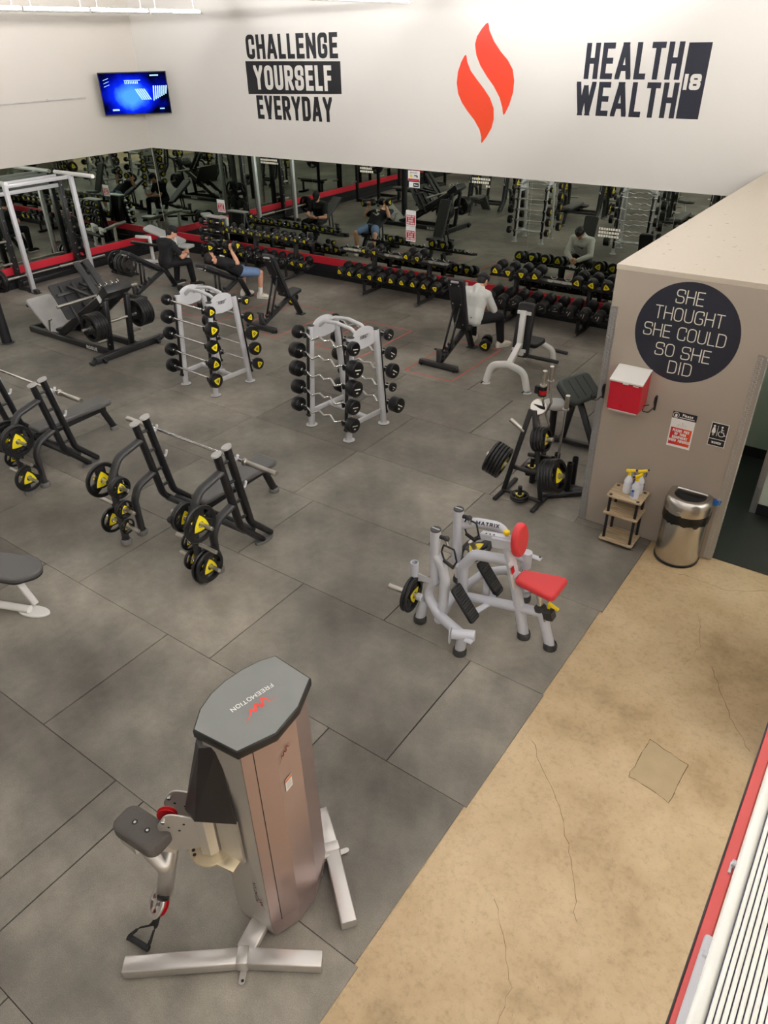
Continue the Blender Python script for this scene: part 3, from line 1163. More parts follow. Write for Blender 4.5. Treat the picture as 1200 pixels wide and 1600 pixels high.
# ------------------------------------------------------------------ round wall sign on the partition
YP = PY-.001
t = thing('round_wall_sign', 'large round navy wall sign reading SHE THOUGHT SHE COULD SO SHE DID', 'sign', (-1.44, YP, 2.165))
m = MB((-1.44, YP, 2.165)); m.flat(circ(.443, 72), 'navy', wfr(-1.44, 2.165, YP)); obj('disc', m, t)
m = MB((-1.44, YP, 2.165))
for s_, x, z, wd_ in (('SHE', -1.465, 2.475, .232), ('THOUGHT', -1.445, 2.318, .58), ('SHE COULD', -1.455, 2.158, .70), ('SO SHE', -1.435, 1.995, .475), ('DID', -1.43, 1.848, .205)):
    lettering(m, s_, wfr(x, z, YP-.0015), .118, wr=.74, t=.075, gap=.13, mat='ivory', width=wd_, space=.34)
obj('lettering', m, t, 'thin ivory lettering')

# signs beside it
def psign(name, x, z, w, h, label, cat='sign'):
    t = thing(name, label, cat, (x, YP-.002, z))
    return t, (lambda dx, dz, d=0.0: wfr(dx, dz, -.003-d))
t, F = psign('notice_plate', -1.295, 1.412, .215, .066, 'narrow black and white plate reading Please above the red notice on the partition')
m = MB(); m.box((0, 0, 0), (.215, .004, .066), 'ink', .001); obj('plate', m, t)
m = MB()
lettering(m, 'Please', F(.028, .010), .026, wr=.55, t=.2, gap=.14, mat='paper', width=.095)
for k in range(13):
    m.flat(rrect(.008, .009, 0, 1, -.038+k*.0105, -.017), 'paper', F(0, 0))
ring = [V((.026*math.cos(a), .026*math.sin(a), 0)) for a in [2*PI*k/20 for k in range(20)]]
m.tube([(p.x-.075, -.003, p.y) for p in ring], .0022, 'paper', 6, closed=True)
m.flat([(-.084, -.018), (-.066, -.018), (-.064, .004), (-.072, .014), (-.085, .006)], 'paper', F(0, 0))
obj('print', m, t)
t, F = psign('notice_sheet', -1.298, 1.237, .212, .285, 'white notice with red panel reading PLEASE PICK UP YOUR EQUIPMENT on the partition')
m = MB(); m.box((0, 0, 0), (.212, .003, .288), 'paper', .0005); obj('sheet', m, t)
m = MB(); m.flat(rrect(.188, .172, 0, 1, 0, -.034), 'signred', F(0, 0)); obj('red_panel', m, t)
m = MB()
for k, (s_, wd_) in enumerate((('PLEASE PICK', .150), ('UP YOUR', .105), ('EQUIPMENT', .138), ('WHEN FINISHED', .186))):
    lettering(m, s_, F(0, .026-.034*k, .0008), .027, wr=.5, t=.22, gap=.10, mat='paper', width=wd_)
lettering(m, 'BURN', F(0, .082), .014, wr=.8, t=.12, gap=.5, mat='conduit', width=.078)
m.flat(circ(.0045, 10), 'band_red', F(0, .102))
obj('print', m, t)
t, F = psign('washroom_sign', -.98, 1.312, .145, .225, 'black washroom sign with white figures and the word WOMEN')
m = MB(); m.box((0, 0, 0), (.148, .004, .228), 'paper', .001); obj('border', m, t)
m = MB()
m.flat(rrect(.138, .150, 0, 1, 0, .035), 'ink', F(0, 0))
m.flat(rrect(.138, .062, 0, 1, 0, -.077), 'ink', F(0, 0))
obj('face', m, t)
m = MB()
f = F(0, 0, .0008)
m.flat([(x-.044, y+.082) for x, y in circ(.0095, 14)], 'paper', f)
m.flat([(-.052, .07), (-.036, .07), (-.026, .025), (-.030, .022), (-.034, .040), (-.028, .012), (-.038, .012), (-.038, -.012), (-.0425, -.012), (-.0425, .012), (-.0455, .012), (-.0455, -.012), (-.05, -.012), (-.05, .012), (-.060, .012), (-.054, .040), (-.058, .022), (-.062, .025)], 'paper', f)
m.flat(rrect(.004, .105, 0, 1, -.013, .038), 'paper', f)
m.flat([(x+.022, y+.082) for x, y in circ(.009, 14)], 'paper', f)
def stroke(pts, t_):
    for i in range(len(pts)-1):
        a, b = V(pts[i]+(0,)), V(pts[i+1]+(0,))
        d = (b-a).normalized(); n_ = V((-d.y, d.x, 0))*t_/2
        m.flat([tuple(v.xy) for v in (a-n_-d*t_*.2, b-n_+d*t_*.2, b+n_+d*t_*.2, a+n_-d*t_*.2)], 'paper', f)
stroke([(.021, .07), (.023, .032), (.042, .032), (.052, .004), (.060, .008)], .0075)
stroke([(.022, .055), (.040, .055)], .006)
stroke(arcp(.025, .016, .026, .026, 120, 330, 14), .006)
lettering(m, 'WOMEN', F(0, -.077, .0008), .022, wr=.62, t=.2, gap=.16, mat='paper', width=.082)
obj('print', m, t)

# red dispenser with white lid between two black hooks
t = thing('wall_dispenser', 'red plastic box with white lid hung on the partition', 'dispenser', (-1.81, PY, 1.62))
fr = Matrix(((0, 0, 1, 0), (1, 0, 0, 0), (0, 1, 0, 0), (0, 0, 0, 1)))      # profile (y,z) extruded along x
def prof(mb, pts, x0, x1, mat, re=.006):
    mb.solid(pts, x0, x1, mat, re, 2, Matrix(((0, 0, 1, 0), (1, 0, 0, 0), (0, 1, 0, 0), (0, 0, 0, 1))), smooth=False)
m = MB(); prof(m, [(-.215, -.20), (-.004, -.20), (-.004, .150), (-.03, .150), (-.225, .082)], -.15, .15, 'cooler_red', .008); obj('body', m, t)
m = MB(); prof(m, [(-.235, .079), (-.03, .151), (-.004, .151), (-.004, .167), (-.035, .167), (-.238, .095)], -.156, .156, 'cooler_lid', .004)
m.box((0, -.239, .080), (.05, .012, .02), 'cooler_lid', .003); obj('lid', m, t)
m = MB(); m.box((0, -.12, -.208), (.26, .2, .014), 'conduit', .003); m.box((0, -.205, -.212), (.20, .012, .022), 'conduit', .003); obj('drip_tray', m, t)
m = MB(); m.cyl((-.02, -.2165, -.15), (-.02, -.219, -.15), .022, 'red', 16, .0005); m.box((.09, -.2255, .065), (.05, .002, .008), 'paper', 0); obj('crest', m, t)
for x, lab in ((-1.575, 'black wire hook with loop on the partition right of the red box'), (-2.075, 'black wire hook with loop left of the red box')):
    m = MB((x, PY, 1.48))
    m.box((x, PY-.004, 1.48), (.02, .008, .15), 'black', .002)
    m.tube([(x, PY-.006, 1.545), (x-.004, PY-.035, 1.55), (x-.004, PY-.045, 1.50), (x, PY-.012, 1.43)], .006, 'black', 8, fil=.02)
    m.tube([(x, PY-.008, 1.44), (x-.035, PY-.07, 1.40), (x-.085, PY-.075, 1.40), (x-.088, PY-.075, 1.455), (x-.04, PY-.06, 1.47)], .005, 'black', 8, fil=.012)
    wobj('wall_hook', m, lab, 'hook', 'black wall hooks beside the red box')

# strip of blue tape by the bin
m = MB((-.845, PY-.002, .64))
m.solid([(-.045, -.03), (-.01, -.045), (.035, -.02), (.045, .03), (.005, .022), (-.015, .04), (-.05, .03)], 0, .004, 'bluetape', 0, 1, wfr(-.845, .64, PY-.001))
wobj('blue_tape', m, 'crumpled scrap of bright blue tape on the partition beside the bin', 'tape')

# ------------------------------------------------------------------ small three-tier table
TX, TY = -1.625, 6.345
t = thing('side_table', 'small three-tier oak side table with black posts against the partition', 'table', (TX, TY, .004), 0)
for z_, nm in ((.535, 'top_shelf'), (.345, 'middle_shelf'), (.035, 'bottom_shelf')):
    dy = -.02 if nm != 'top_shelf' else 0
    m = MB(); m.solid(rrect(.345, .285, .02, 3, 0, dy), z_-.009, z_+.009, 'oak', .002, 1); obj(nm, m, t)
for sx in (-1, 1):
    for sy in (-1, 1):
        m = MB(); m.cyl((sx*.135, sy*.105-.01, 0), (sx*.135, sy*.105-.01, .526), .0145, 'black', 14, .002)
        m.cyl((sx*.135, sy*.105-.01, .5445), (sx*.135, sy*.105-.01, .549), .017, 'steel_dark', 14, .001)
        obj('post', m, t)
# spray bottles
def spray(x, y, rz, label):
    t = thing('spray_bottle', label, 'spray bottle', (x, y, .5485), rz, 'spray bottles on the side table')
    m = MB()
    m.lathe([(0, 0), (.036, 0), (.04, .006), (.041, .085), (.034, .105), (.040, .125), (.034, .152), (.017, .185), (.014, .197), (0, .197)], 'bottle', None, 24)
    obj('bottle', m, t)
    m = MB()
    for k in range(5):
        m.box((0, -.0408, .035+.010*k), (.045-.006*(k % 2), .0018, .004), 'blue', 0)
    m.solid([(-.02, 0), (.005, -.012), (.024, .012), (.004, .02)], 0, .002, 'blue', 0, 1, frame((0, -.0405, .09), (0, -1, 0), (1, 0, 0)))
    obj('blue_label', m, t)
    m = MB()
    m.cyl((0, 0, .195), (0, 0, .223), .0165, 'trig_y', 16, .003)
    m.box((0, -.012, .247), (.026, .078, .032), 'trig_y', .008, rotm('X', -8))
    m.box((0, .024, .245), (.022, .03, .03), 'trig_y', .006)
    obj('spray_head', m, t)
    m = MB()
    m.cyl((0, -.048, .253), (0, -.068, .256), .010, 'trig_b', 12, .002)
    m.tube([(0, -.038, .236), (0, -.052, .215), (0, -.046, .182)], .005, 'trig_b', 8, fil=.02)
    obj('trigger', m, t)
    return t
spray(TX-.025, TY+.01, 1.9, 'white spray bottle with yellow head at the left of the side table')
spray(TX+.075, TY-.055, -.4, 'white spray bottle with yellow head nearest the front edge of the table')
spray(TX+.075, TY+.06, 2.2, 'white spray bottle with yellow head at the back, against the partition')

# ------------------------------------------------------------------ semi-round stainless bin
BX, BY = -1.065, 6.375
t = thing('waste_bin', 'semi-round brushed stainless waste bin with black liner showing', 'bin', (BX, BY, -.0115))
def dee(rx, ry, r=.05):
    pts = [(rx*math.cos(a), -ry*math.sin(a)) for a in [PI*k/28 for k in range(29)]]
    pts = pts[::-1]          # from left round the front to the right
    return pts+[(rx, .085-.0), (rx-.02, .105), (-rx+.02, .105), (-rx, .085)]
m = MB(); m.solid(dee(.208, .205), .0, .028, 'black', .004, 1); obj('base_ring', m, t)
m = MB(); m.solid(dee(.203, .2), .026, .56, 'stain', .003, 2); obj('body', m, t)
m = MB()
rr2 = random.Random(2)
pts = dee(.207, .205)
n_ = len(pts)
rows = []
for k, z_ in enumerate((.475, .50, .53, .56, .585)):
    rows.append([(x*(1+rr2.uniform(.0, .03)), y*(1+rr2.uniform(.0, .03)), z_+(rr2.uniform(-.02, .012) if k == 0 else 0)) for x, y in pts])
vs = [p for r_ in rows for p in r_]
fs = [[i*n_+k, i*n_+(k+1) % n_, (i+1)*n_+(k+1) % n_, (i+1)*n_+k] for i in range(4) for k in range(n_)]
m.add(vs, fs, 'bag', True); obj('bin_liner', m, t)
# lid: ring that curves in to a D-shaped mouth
m = MB()
prof_l = [(1.0, .575), (1.01, .60), (1.0, .655), (.96, .69), (.88, .715), (.78, .724), (.70, .720), (.665, .705), (.66, .66)]
rows = []
for k, z_ in prof_l:
    rows.append([(x*k*1.02, (y*k if y < 0 else y*(1-(1-k)*1.05))*1.02+(1-k)*.035, z_) for x, y in pts])
vs = [p for r_ in rows for p in r_]
fs = [[i*n_+k, i*n_+(k+1) % n_, (i+1)*n_+(k+1) % n_, (i+1)*n_+k] for i in range(len(rows)-1) for k in range(n_)]
m.add(vs, fs, 'stain', True); obj('lid', m, t)
m = MB()
m.add(rows[-1]+[(0, 0, .60)], [[k, (k+1) % n_, n_] for k in range(n_)], 'hole', False); obj('mouth', m, t, 'dark mouth')
m = MB(); m.box((-.02, -.2155, .62), (.05, .003, .008), 'conduit', .001); obj('badge', m, t)

# ------------------------------------------------------------------ ribbed ledge below the camera (right edge)
t = thing('ledge_panel', 'white ribbed panel with red edge at the lower right corner of the view', 'panel', (.06, 1.0, 2.75))
LZ = 2.75
m = MB((.06, 1.0, 2.75))
m.box((.069, .85, LZ-.03), (.028, 1.9, .06), 'ledge_red', .003); obj('red_edge', m, t)
m = MB((.06, 1.0, 2.75)); m.box((.0545, .85, LZ-.005), (.004, 1.9, .012), 'black', .001); obj('rubber_seal', m, t)
m = MB((.06, 1.0, 2.75))
m.solid(rrect(.03, .03, .012, 4, .098, LZ+.012), .0, 1.7, 'ledge_w', .003, 1, Matrix(((1, 0, 0, 0), (0, 0, 1, .05), (0, 1, 0, 0), (0, 0, 0, 1)))); obj('smooth_border', m, t)
m = MB((.06, 1.0, 2.75))
for k in range(20):
    x = .118+k*.0112
    m.solid(rrect(.0088, .012, .0035, 2, x, LZ+.03+k*.0012), 0, 1.62, 'ledge_w', 0, 1, Matrix(((1, 0, 0, 0), (0, 0, 1, .05), (0, 1, 0, 0), (0, 0, 0, 1))))
m.box((.225, .86, LZ+.028), (.235, 1.62, .003), 'ledge_dk', 0, rotm('Y', -6)); obj('ribbed_sheet', m, t)
for y in (.62, .98, 1.22):
    m = MB((.06, 1.0, 2.75)); m.box((.083, y, LZ+.008), (.018, .016, .016), 'ledge_g', .003); m.box((.075, y-.01, LZ+.003), (.006, .03, .006), 'ledge_g', .001); obj('clip', m, t)
m = MB((.06, 1.0, 2.75)); m.solid(rrect(.02, .21, .008, 3, .078, .92), LZ+.002, LZ+.012, 'ledge_g', .002, 1); obj('slide_handle', m, t)

# ================================================================== FREE WEIGHTS
def reuleaux(r, n=10, round_=.12):
    """pointed triangle with bulging sides"""
    c = [V((r*math.cos(math.radians(a)), r*math.sin(math.radians(a)), 0)) for a in (90, 210, 330)]
    out = []
    for i in range(3):
        a, b = c[i], c[(i+1) % 3]
        mid = (a+b)/2*1.55
        for k in range(n):
            u = k/n
            out.append(a*(1-u)**2+mid*2*u*(1-u)+b*u*u)
    return [(p.x, p.y) for p in out]

def head_mb(x0, x1, R, mat='rubber_end', n=26):
    """round weight on the X axis with a rolled edge"""
    m = MB()
    L = x1-x0
    b = min(.012, L*.2)
    m.lathe([(0, 0), (R*.80, 0), (R*.83, .003), (R-b*.5, .002), (R, b), (R, L-b), (R-b*.5, L-.002), (R*.83, L-.003), (R*.80, L), (0, L)], mat, frame((x0, 0, 0), (1, 0, 0), (0, 1, 0)), n)
    return m

def emblem_mb(x, sgn, R, kind, rot=0.0):
    m = MB()
    f = frame((x+sgn*.0012, 0, 0), (sgn, 0, 0), (0, 1, 0)) @ Matrix.Rotation(rot, 4, 'Z')
    if kind == 'yellow':
        m.solid(reuleaux(R*.62), 0, .003, 'yellow', 0, 1, f)
        f2 = f.copy() @ Matrix.Translation((0, 0, .0042))
        for dy, w_ in ((.12, .34), (-.12, .46)):
            m.flat(rrect(R*w_, R*.13, 0, 1, 0, R*dy), 'ink', f2)
    else:
        for dy, w_, h_ in ((.0, .95, .13), (-.42, .34, .16)):
            m.flat(rrect(R*w_, R*h_, 0, 1, 0, R*dy), 'ivory' if kind == 'white' else 'conduit', f @ Matrix.Translation((0, 0, .001)))
    return m

def dumbbell(R, hl, kind='yellow', gap=.13, rot=0.6):
    """axis on X, centre at the origin"""
    t = thing('dumbbell', 'x', 'dumbbell')
    m = MB()
    m.cyl((-gap/2-.02, 0, 0), (gap/2+.02, 0, 0), .0155, 'chrome', 14, .001)
    obj('handle', m, t)
    for sg in (-1, 1):
        x0, x1 = (gap/2, gap/2+hl) if sg > 0 else (-gap/2-hl, -gap/2)
        h = obj('weight_head', head_mb(x0, x1, R), t)
        obj('emblem', emblem_mb(sg*(gap/2+hl), sg, R, kind, rot), h, 'yellow emblem' if kind == 'yellow' else None)
    return t

DB = {}
def put_db(key, loc, rot, label, group):
    """key = (R, headlength, kind)"""
    if key not in DB:
        d = dumbbell(key[0], key[1], key[2], key[3] if len(key) > 3 else .13)
        DB[key] = d
        d.location = loc
        d.rotation_euler = rot
        d['label'] = label
        d['group'] = group
        return d
    return dup(DB[key], loc, rot, label, group)

# -------- plates: ring + hub + three webs so that the grips are real holes
def plate(R, th, yellow=True, bore=.026, mat='rubber', holes=True):
    t = thing('weight_plate', 'x', 'weight plate')
    m = MB()
    h = th/2
    X = frame((0, 0, 0), (1, 0, 0), (0, 1, 0))
    ri = R*.78
    e = h*.45
    m.lathe([(ri, -h*.7), (R-e, -h), (R, -h+e), (R, h-e), (R-e, h), (ri, h*.7), (ri, -h*.7)], mat, X, 40)
    rh = R*.46 if holes else ri
    m.lathe([(bore, -h*.8), (rh, -h*.8), (rh, h*.8), (bore, h*.8), (bore, -h*.8)], mat, X, 32)
    if holes:
        for k in range(3):
            a = 2*PI*k/3+PI/2
            c, s_ = math.cos(a), math.sin(a)
            m.beam((0, c*R*.38, s_*R*.38), (0, c*R*.82, s_*R*.82), R*.62, h*1.3, mat, (1, 0, 0), .002)
    m.lathe([(bore, -h*.95), (bore*1.2, -h*.95), (bore*1.2, h*.95), (bore, h*.95), (bore, -h*.95)], 'chrome', X, 20)
    obj('disc', m, t)
    for sg in ((-1, 1) if yellow else ()):
        m = MB()
        tri = reuleaux(R*.54, 8)
        cir = circ(bore*1.2, 24)
        f = frame((sg*(h*.8+.0012), 0, 0), (sg, 0, 0), (0, 1, 0))
        # ring between triangle and bore
        # order the triangle from angle 0 so that it pairs with the circle
        tri2 = [tri[(k-6) % 24] for k in range(24)]
        m.add([(p[0], p[1], 0) for p in tri2]+[(p[0], p[1], 0) for p in cir], [[k, (k+1) % 24, 24+(k+1) % 24, 24+k] for k in range(24)], 'yellow', False, f)
        obj('emblem', m, t, 'yellow emblem')
    return t

PL = {}
def put_plate(key, loc, rot, label, group):
    """key = (R, th, yellow[, mat])"""
    if key not in PL:
        p = plate(key[0], key[1], key[2], mat=key[3] if len(key) > 3 else 'rubber')
        PL[key] = p
        p.location = loc
        p.rotation_euler = rot
        p['label'] = label
        p['group'] = group
        return p
    return dup(PL[key], loc, rot, label, group)

def olympic_bar(name, label, c, axis='x', L=2.15, sl=.40, group=None):
    t = thing(name, label, 'barbell', c, 0 if axis == 'x' else PI/2, group)
    h = L/2
    m = MB(); m.cyl((-h+sl, 0, 0), (h-sl, 0, 0), .0145, 'chrome', 14, .001); obj('shaft', m, t)
    for sg in (-1, 1):
        m = MB()
        m.cyl((sg*(h-sl), 0, 0), (sg*h, 0, 0), .025, 'steel', 18, .003)
        m.cyl((sg*(h-sl-.012), 0, 0), (sg*(h-sl+.028), 0, 0), .037, 'steel', 18, .003)
        obj('sleeve', m, t)
    return t

# ------------------------------------------------------------------ two-tier dumbbell racks along the mirrors
def db_rack(x0, x1, label, feet):
    t = thing('dumbbell_rack', label, 'dumbbell rack', ((x0+x1)/2, 12.0, 0), 0, 'dumbbell racks along the mirrors')
    o = V(((x0+x1)/2, 12.0, 0))
    L = x1-x0
    for nm, z, y, tilt in (('lower_shelf', .345, 11.86, 11), ('upper_shelf', .80, 11.99, 11)):
        m = MB(o)
        R = rotm('X', tilt)
        c = V(((x0+x1)/2, y, z))
        m.box(c, (L, .20, .014), 'black', .003, R)
        for dy in (-.10, .10):
            m.box(c+R @ V((0, dy, .012)), (L, .012, .04), 'black', .003, R)
        for sx in (-1, 1):
            m.box(c+R @ V((sx*(L/2-.006), 0, .012)), (.012, .24, .045), 'black_sat', .003, R)
        m.box(c+R @ V((0, 0, .011)), (L-.03, .075, .012), 'steel', .002, R)
        obj(nm, m, t)
        m = MB(o)
        n = 10
        for k in range(n):
            for dy in (-.07, .07):
                cc = c+R @ V((-L/2+(k+.5)*L/n, dy, .016))
                pts = [cc+R @ V((math.cos(a)*.062, 0, .052-math.sin(a)*.05)) for a in [PI*q/8 for q in range(9)]]
                m.tube(pts, .007, 'steel', 6)
        o2 = obj('saddle', m, t)
        o2['kind'] = 'stuff'
    for fx in feet:
        m = MB(o)
        m.tube([(fx, 11.70, .042), (fx, 12.34, .042)], .036, 'frame_dark', 14)
        m.cyl((fx, 11.69, .042), (fx, 11.705, .042), .038, 'boot', 14)
        obj('foot', m, t)
        m = MB(o)
        m.tube([(fx, 11.80, .06), (fx, 11.80, .28)], .03, 'black', 12)
        m.beam((fx, 12.14, .05), (fx, 12.20, .80), .07, .10, 'black', (0, 1, 0))
        m.beam((fx, 12.16, .34), (fx, 11.78, .28), .06, .05, 'black')
        m.beam((fx, 12.19, .79), (fx, 11.90, .735), .06, .05, 'black')
        obj('upright', m, t)
    return t

TILT = math.radians(11)
RND = random.Random(9)
def row_of(x0, x1, slots, zc, yc, keyf, what, grp, n=10):
    i = 0
    L = x1-x0
    for k in slots:
        x = x0+(k+.5)*L/n
        key = keyf(k)
        R = key[0]
        i += 1
        lab = what(i)
        put_db(key, (x, yc-.008, zc+.022+R*.98), (RND.uniform(-.7, .7), -TILT, PI/2), lab, grp)
RND = random.Random(9)
# left rack
A0, A1 = -12.95, -10.42
db_rack(A0, A1, 'black two-tier dumbbell rack nearest the corner of the mirrors', (-12.3, -11.1))
row_of(A0, A1, range(10), .80, 11.985, lambda k: (.064+.001*(k//5)*3, .075, 'yellow'), lambda i: 'small yellow-badged dumbbell, %s from the left on the left rack\'s upper tier' % ORD[i-1], 'dumbbells on the upper tier of the left rack')
row_of(A0, A1, range(10), .345, 11.855, lambda k: ((.083, .095, 'yellow') if k in (0, 1, 2, 8, 9) else (.083, .095, 'white')), lambda i: 'black dumbbell, %s from the left on the left rack\'s lower tier' % ORD[i-1], 'dumbbells on the lower tier of the left rack')
# middle rack
B0_, B1_ = -9.62, -7.08
db_rack(B0_, B1_, 'black two-tier dumbbell rack in the middle, its upper tier half empty', (-8.98, -7.66))
def mid_up(k):
    return (.070, .085, 'yellow') if k < 5 else (.087, .095, 'yellow')
row_of(B0_, B1_, (2, 3, 6, 7), .80, 11.985, mid_up, lambda i: 'yellow-badged dumbbell, %s from the left on the middle rack\'s half-empty upper tier' % ORD[i-1], 'dumbbells on the upper tier of the middle rack')
row_of(B0_, B1_, range(10), .345, 11.855, lambda k: (.092+.002*(k//4), .125, 'yellow'), lambda i: 'thick yellow-badged dumbbell, %s from the left on the middle rack\'s lower tier' % ORD[i-1], 'dumbbells on the lower tier of the middle rack')
# right rack
C0_, C1_ = -6.18, -3.62
db_rack(C0_, C1_, 'black two-tier dumbbell rack running behind the taupe partition', (-5.79, -4.40))
row_of(C0_, C1_, (0, 1, 2, 3, 6, 7, 8, 9), .80, 11.985, lambda k: (.094, .105, 'yellow') if k < 5 else (.098, .105, 'yellow'), lambda i: 'round yellow-badged dumbbell, %s from the left on the right rack\'s upper tier' % ORD[i-1], 'dumbbells on the upper tier of the right rack')
row_of(C0_, C1_, range(10), .345, 11.855, lambda k: (.098, .16, 'grey'), lambda i: 'large all-black dumbbell, %s from the left on the right rack\'s lower tier' % ORD[i-1], 'dumbbells on the lower tier of the right rack')
# on the floor
put_db((.083, .095, 'yellow'), (-9.86, 10.62, .083), (0, 0, PI/2+.55), 'yellow-badged dumbbell on the floor behind the raised empty bench', 'dumbbells lying on the floor')
put_db((.094, .105, 'yellow'), (-5.44, 10.46, .094), (0, 0, PI/2+.35), 'yellow-badged dumbbell on the floor by the hoodie wearer\'s foot', 'dumbbells lying on the floor')
put_db((.064, .075, 'yellow'), (-12.35, 10.0, .064), (0, 0, .2), 'small dumbbell on the floor beside the bench of the man in a cap', 'dumbbells lying on the floor')

# ------------------------------------------------------------------ dumbbell tower between corner and racks
t = thing('dumbbell_tower', 'narrow black dumbbell tower under the notice on the back mirror', 'dumbbell rack', (-13.42, 12.08, 0))
o = V((-13.42, 12.08, 0))
m = MB(o); m.box((-13.42, 12.08, .03), (.62, .52, .06), 'black', .01); obj('base', m, t)
for sx in (-1, 1):
    m = MB(o)
    m.beam((-13.42+sx*.2, 11.93, .05), (-13.42+sx*.2, 12.08, 1.02), .10, .05, 'black', (0, -1, 0))
    m.beam((-13.42+sx*.2, 12.25, .05), (-13.42+sx*.2, 12.10, 1.02), .10, .05, 'black', (0, -1, 0))
    obj('upright', m, t)
m = MB(o); m.box((-13.42, 12.10, .54), (.40, .05, .96), 'black', .004); obj('back_panel', m, t)
m = MB(o); m.box((-13.42, 12.09, 1.035), (.56, .2, .03), 'grey_cap', .01); obj('top_cap', m, t)
for k in range(5):
    z = .2+.185*k
    y = 11.93+.02*k-.06
    m = MB(o); m.box((-13.42, y+.03, z-.075), (.60, .08, .03), 'black', .004); obj('cradle', m, t)
    for q, sx in enumerate((-1, 1)):
        put_db((.064, .075, 'yellow'), (-13.42+sx*.2, y-.0, z+.004), (0, 0, .25), 'small dumbbell on the tower, %s of the pair on the %s level from below' % (('left', 'right')[q], ORD[k]), 'dumbbells on the tower')

# ------------------------------------------------------------------ A-frame racks of fixed barbells
def aframe_rack(c, rz, label, logo):
    t = thing('barbell_rack', label, 'barbell rack', c, rz)
    hx, fy, ty, H = .355, .335, .22, 1.34
    for sx in (-1, 1):
        for sy in (-1, 1):
            m = MB()
            m.tube([(sx*hx, sy*fy, .02), (sx*hx, sy*ty, H)], .042, 'silver', 16, oval=(1, 1))
            m.cyl((sx*hx, sy*ty, H), (sx*hx, sy*(ty-.001), H+.012), .044, 'black', 16)
            p = obj('upright', m, t)
            m = MB()
            m.lathe([(0, .0), (.075, 0), (.078, .006), (.05, .014), (.045, .03)], 'silver', Matrix.Translation((sx*hx, sy*fy, 0)), 20)
            m.lathe([(0, -.0), (.079, .0), (.079, .005)], 'black', Matrix.Translation((sx*hx, sy*fy, 0)), 20)
            obj('foot', m, p)
            m = MB()
            m.beam((sx*hx, sy*(fy+.045), .16), (sx*hx, sy*(ty+.055), H-.03), .05, .022, 'black', (0, sy, 0))
            m.cyl((sx*hx-.026, sy*(fy+.045), .16), (sx*hx+.026, sy*(fy+.045), .16), .022, 'black', 12)
            for k in range(5):
                z = .285+.243*k
                y = sy*(fy+.055-(fy-ty-.01)*(z-.16)/(H-.19))
                m.beam((sx*hx, y, z-.02), (sx*hx, y+sy*.055, z-.028), .035, .03, 'black')
                m.beam((sx*hx, y+sy*.055, z-.04), (sx*hx, y+sy*.06, z+.03), .035, .018, 'black', (0, 1, 0))
            obj('saddle_rail', m, p, 'black hooked rail')
        m = MB(); m.beam((sx*hx, -fy+.03, .20), (sx*hx, fy-.03, .20), .03, .07, 'silver', (0, 0, 1), .008)
        obj('side_rail', m, t)
        m = MB()
        pts = [(y, 1.31+.115*math.sqrt(max(0, 1-(y/.20)**2))) for y in [-.2+.4*k/16 for k in range(17)]]
        pts = [(-.2, 1.20)]+[(y, z) for y, z in [( -.16, 1.165), (0, 1.15), (.16, 1.165)]]+[(.2, 1.20)]+[(y, z) for y, z in pts[::-1]]
        m.solid(pts, sx*hx-.006, sx*hx+.006, 'silver', .002, 1, Matrix(((0, 0, 1, 0), (1, 0, 0, 0), (0, 1, 0, 0), (0, 0, 0, 1))), smooth=False)
        ff = Matrix(((0, 0, 1, sx*hx+sx*.0072), (1, 0, 0, 0), (0, 1, 0, 1.30), (0, 0, 0, 1)))
        if sx < 0:
            ff = Matrix(((0, 0, -1, sx*hx-.0072), (-1, 0, 0, 0), (0, 1, 0, 1.30), (0, 0, 0, 1)))
        p = obj('end_plate', m, t)
        m = MB(); lettering(m, 'HOIST', ff, .045, wr=.8, t=.2, gap=.12, mat='ink', width=.13, slant=.3)
        obj('logo', m, p, 'black logo')
    for sy in (-1, 1):
        m = MB()
        m.tube([(-hx, sy*.075, 1.31), (-hx+.12, sy*.09, 1.395), (0, sy*.1, 1.42), (hx-.12, sy*.09, 1.395), (hx, sy*.075, 1.31)], .024, 'silver', 12, fil=.1)
        obj('top_handle', m, t)
    m = MB(); m.tube([(-hx, 0, .21), (hx, 0, .21)], .032, 'silver', 14); obj('cross_tube', m, t)
    return t

def fixed_bar(ez, R, hl, kind, flip=False):
    t = thing('barbell', 'x', 'barbell')
    m = MB()
    if ez:
        p = [(-.52, 0), (-.31, 0), (-.20, -.055), (-.09, -.0), (-.0, .012), (.0, .012), (.09, 0), (.20, -.055), (.31, 0), (.52, 0)]
        p = [(-.5, 0), (-.33, 0), (-.21, -.05), (-.10, .015), (0, -.02), (.10, .015), (.21, -.05), (.33, 0), (.5, 0)]
        m.tube([(x, 0, z) for x, z in p], .0145, 'chrome', 10, fil=.04)
    else:
        m.cyl((-.5, 0, 0), (.5, 0, 0), .0145, 'chrome', 12, .001)
    for sg in (-1, 1):
        m.cyl((sg*.425, 0, 0), (sg*.455, 0, 0), .022, 'chrome', 12, .002)
    obj('shaft', m, t)
    for sg in (-1, 1):
        a, b = (.455, .455+hl) if sg > 0 else (-.455-hl, -.455)
        h = obj('weight_head', head_mb(a, b, R), t)
        obj('emblem', emblem_mb(sg*(.455+hl), sg, R, kind, .3), h, 'yellow emblem' if kind == 'yellow' else 'white print')
    return t
FB = {}
def put_bar(key, loc, rot, label, group):
    if key not in FB:
        d = fixed_bar(*key)
        FB[key] = d
        d.location = loc
        d.rotation_euler = rot
        d['label'] = label
        d['group'] = group
        return d
    return dup(FB[key], loc, rot, label, group)
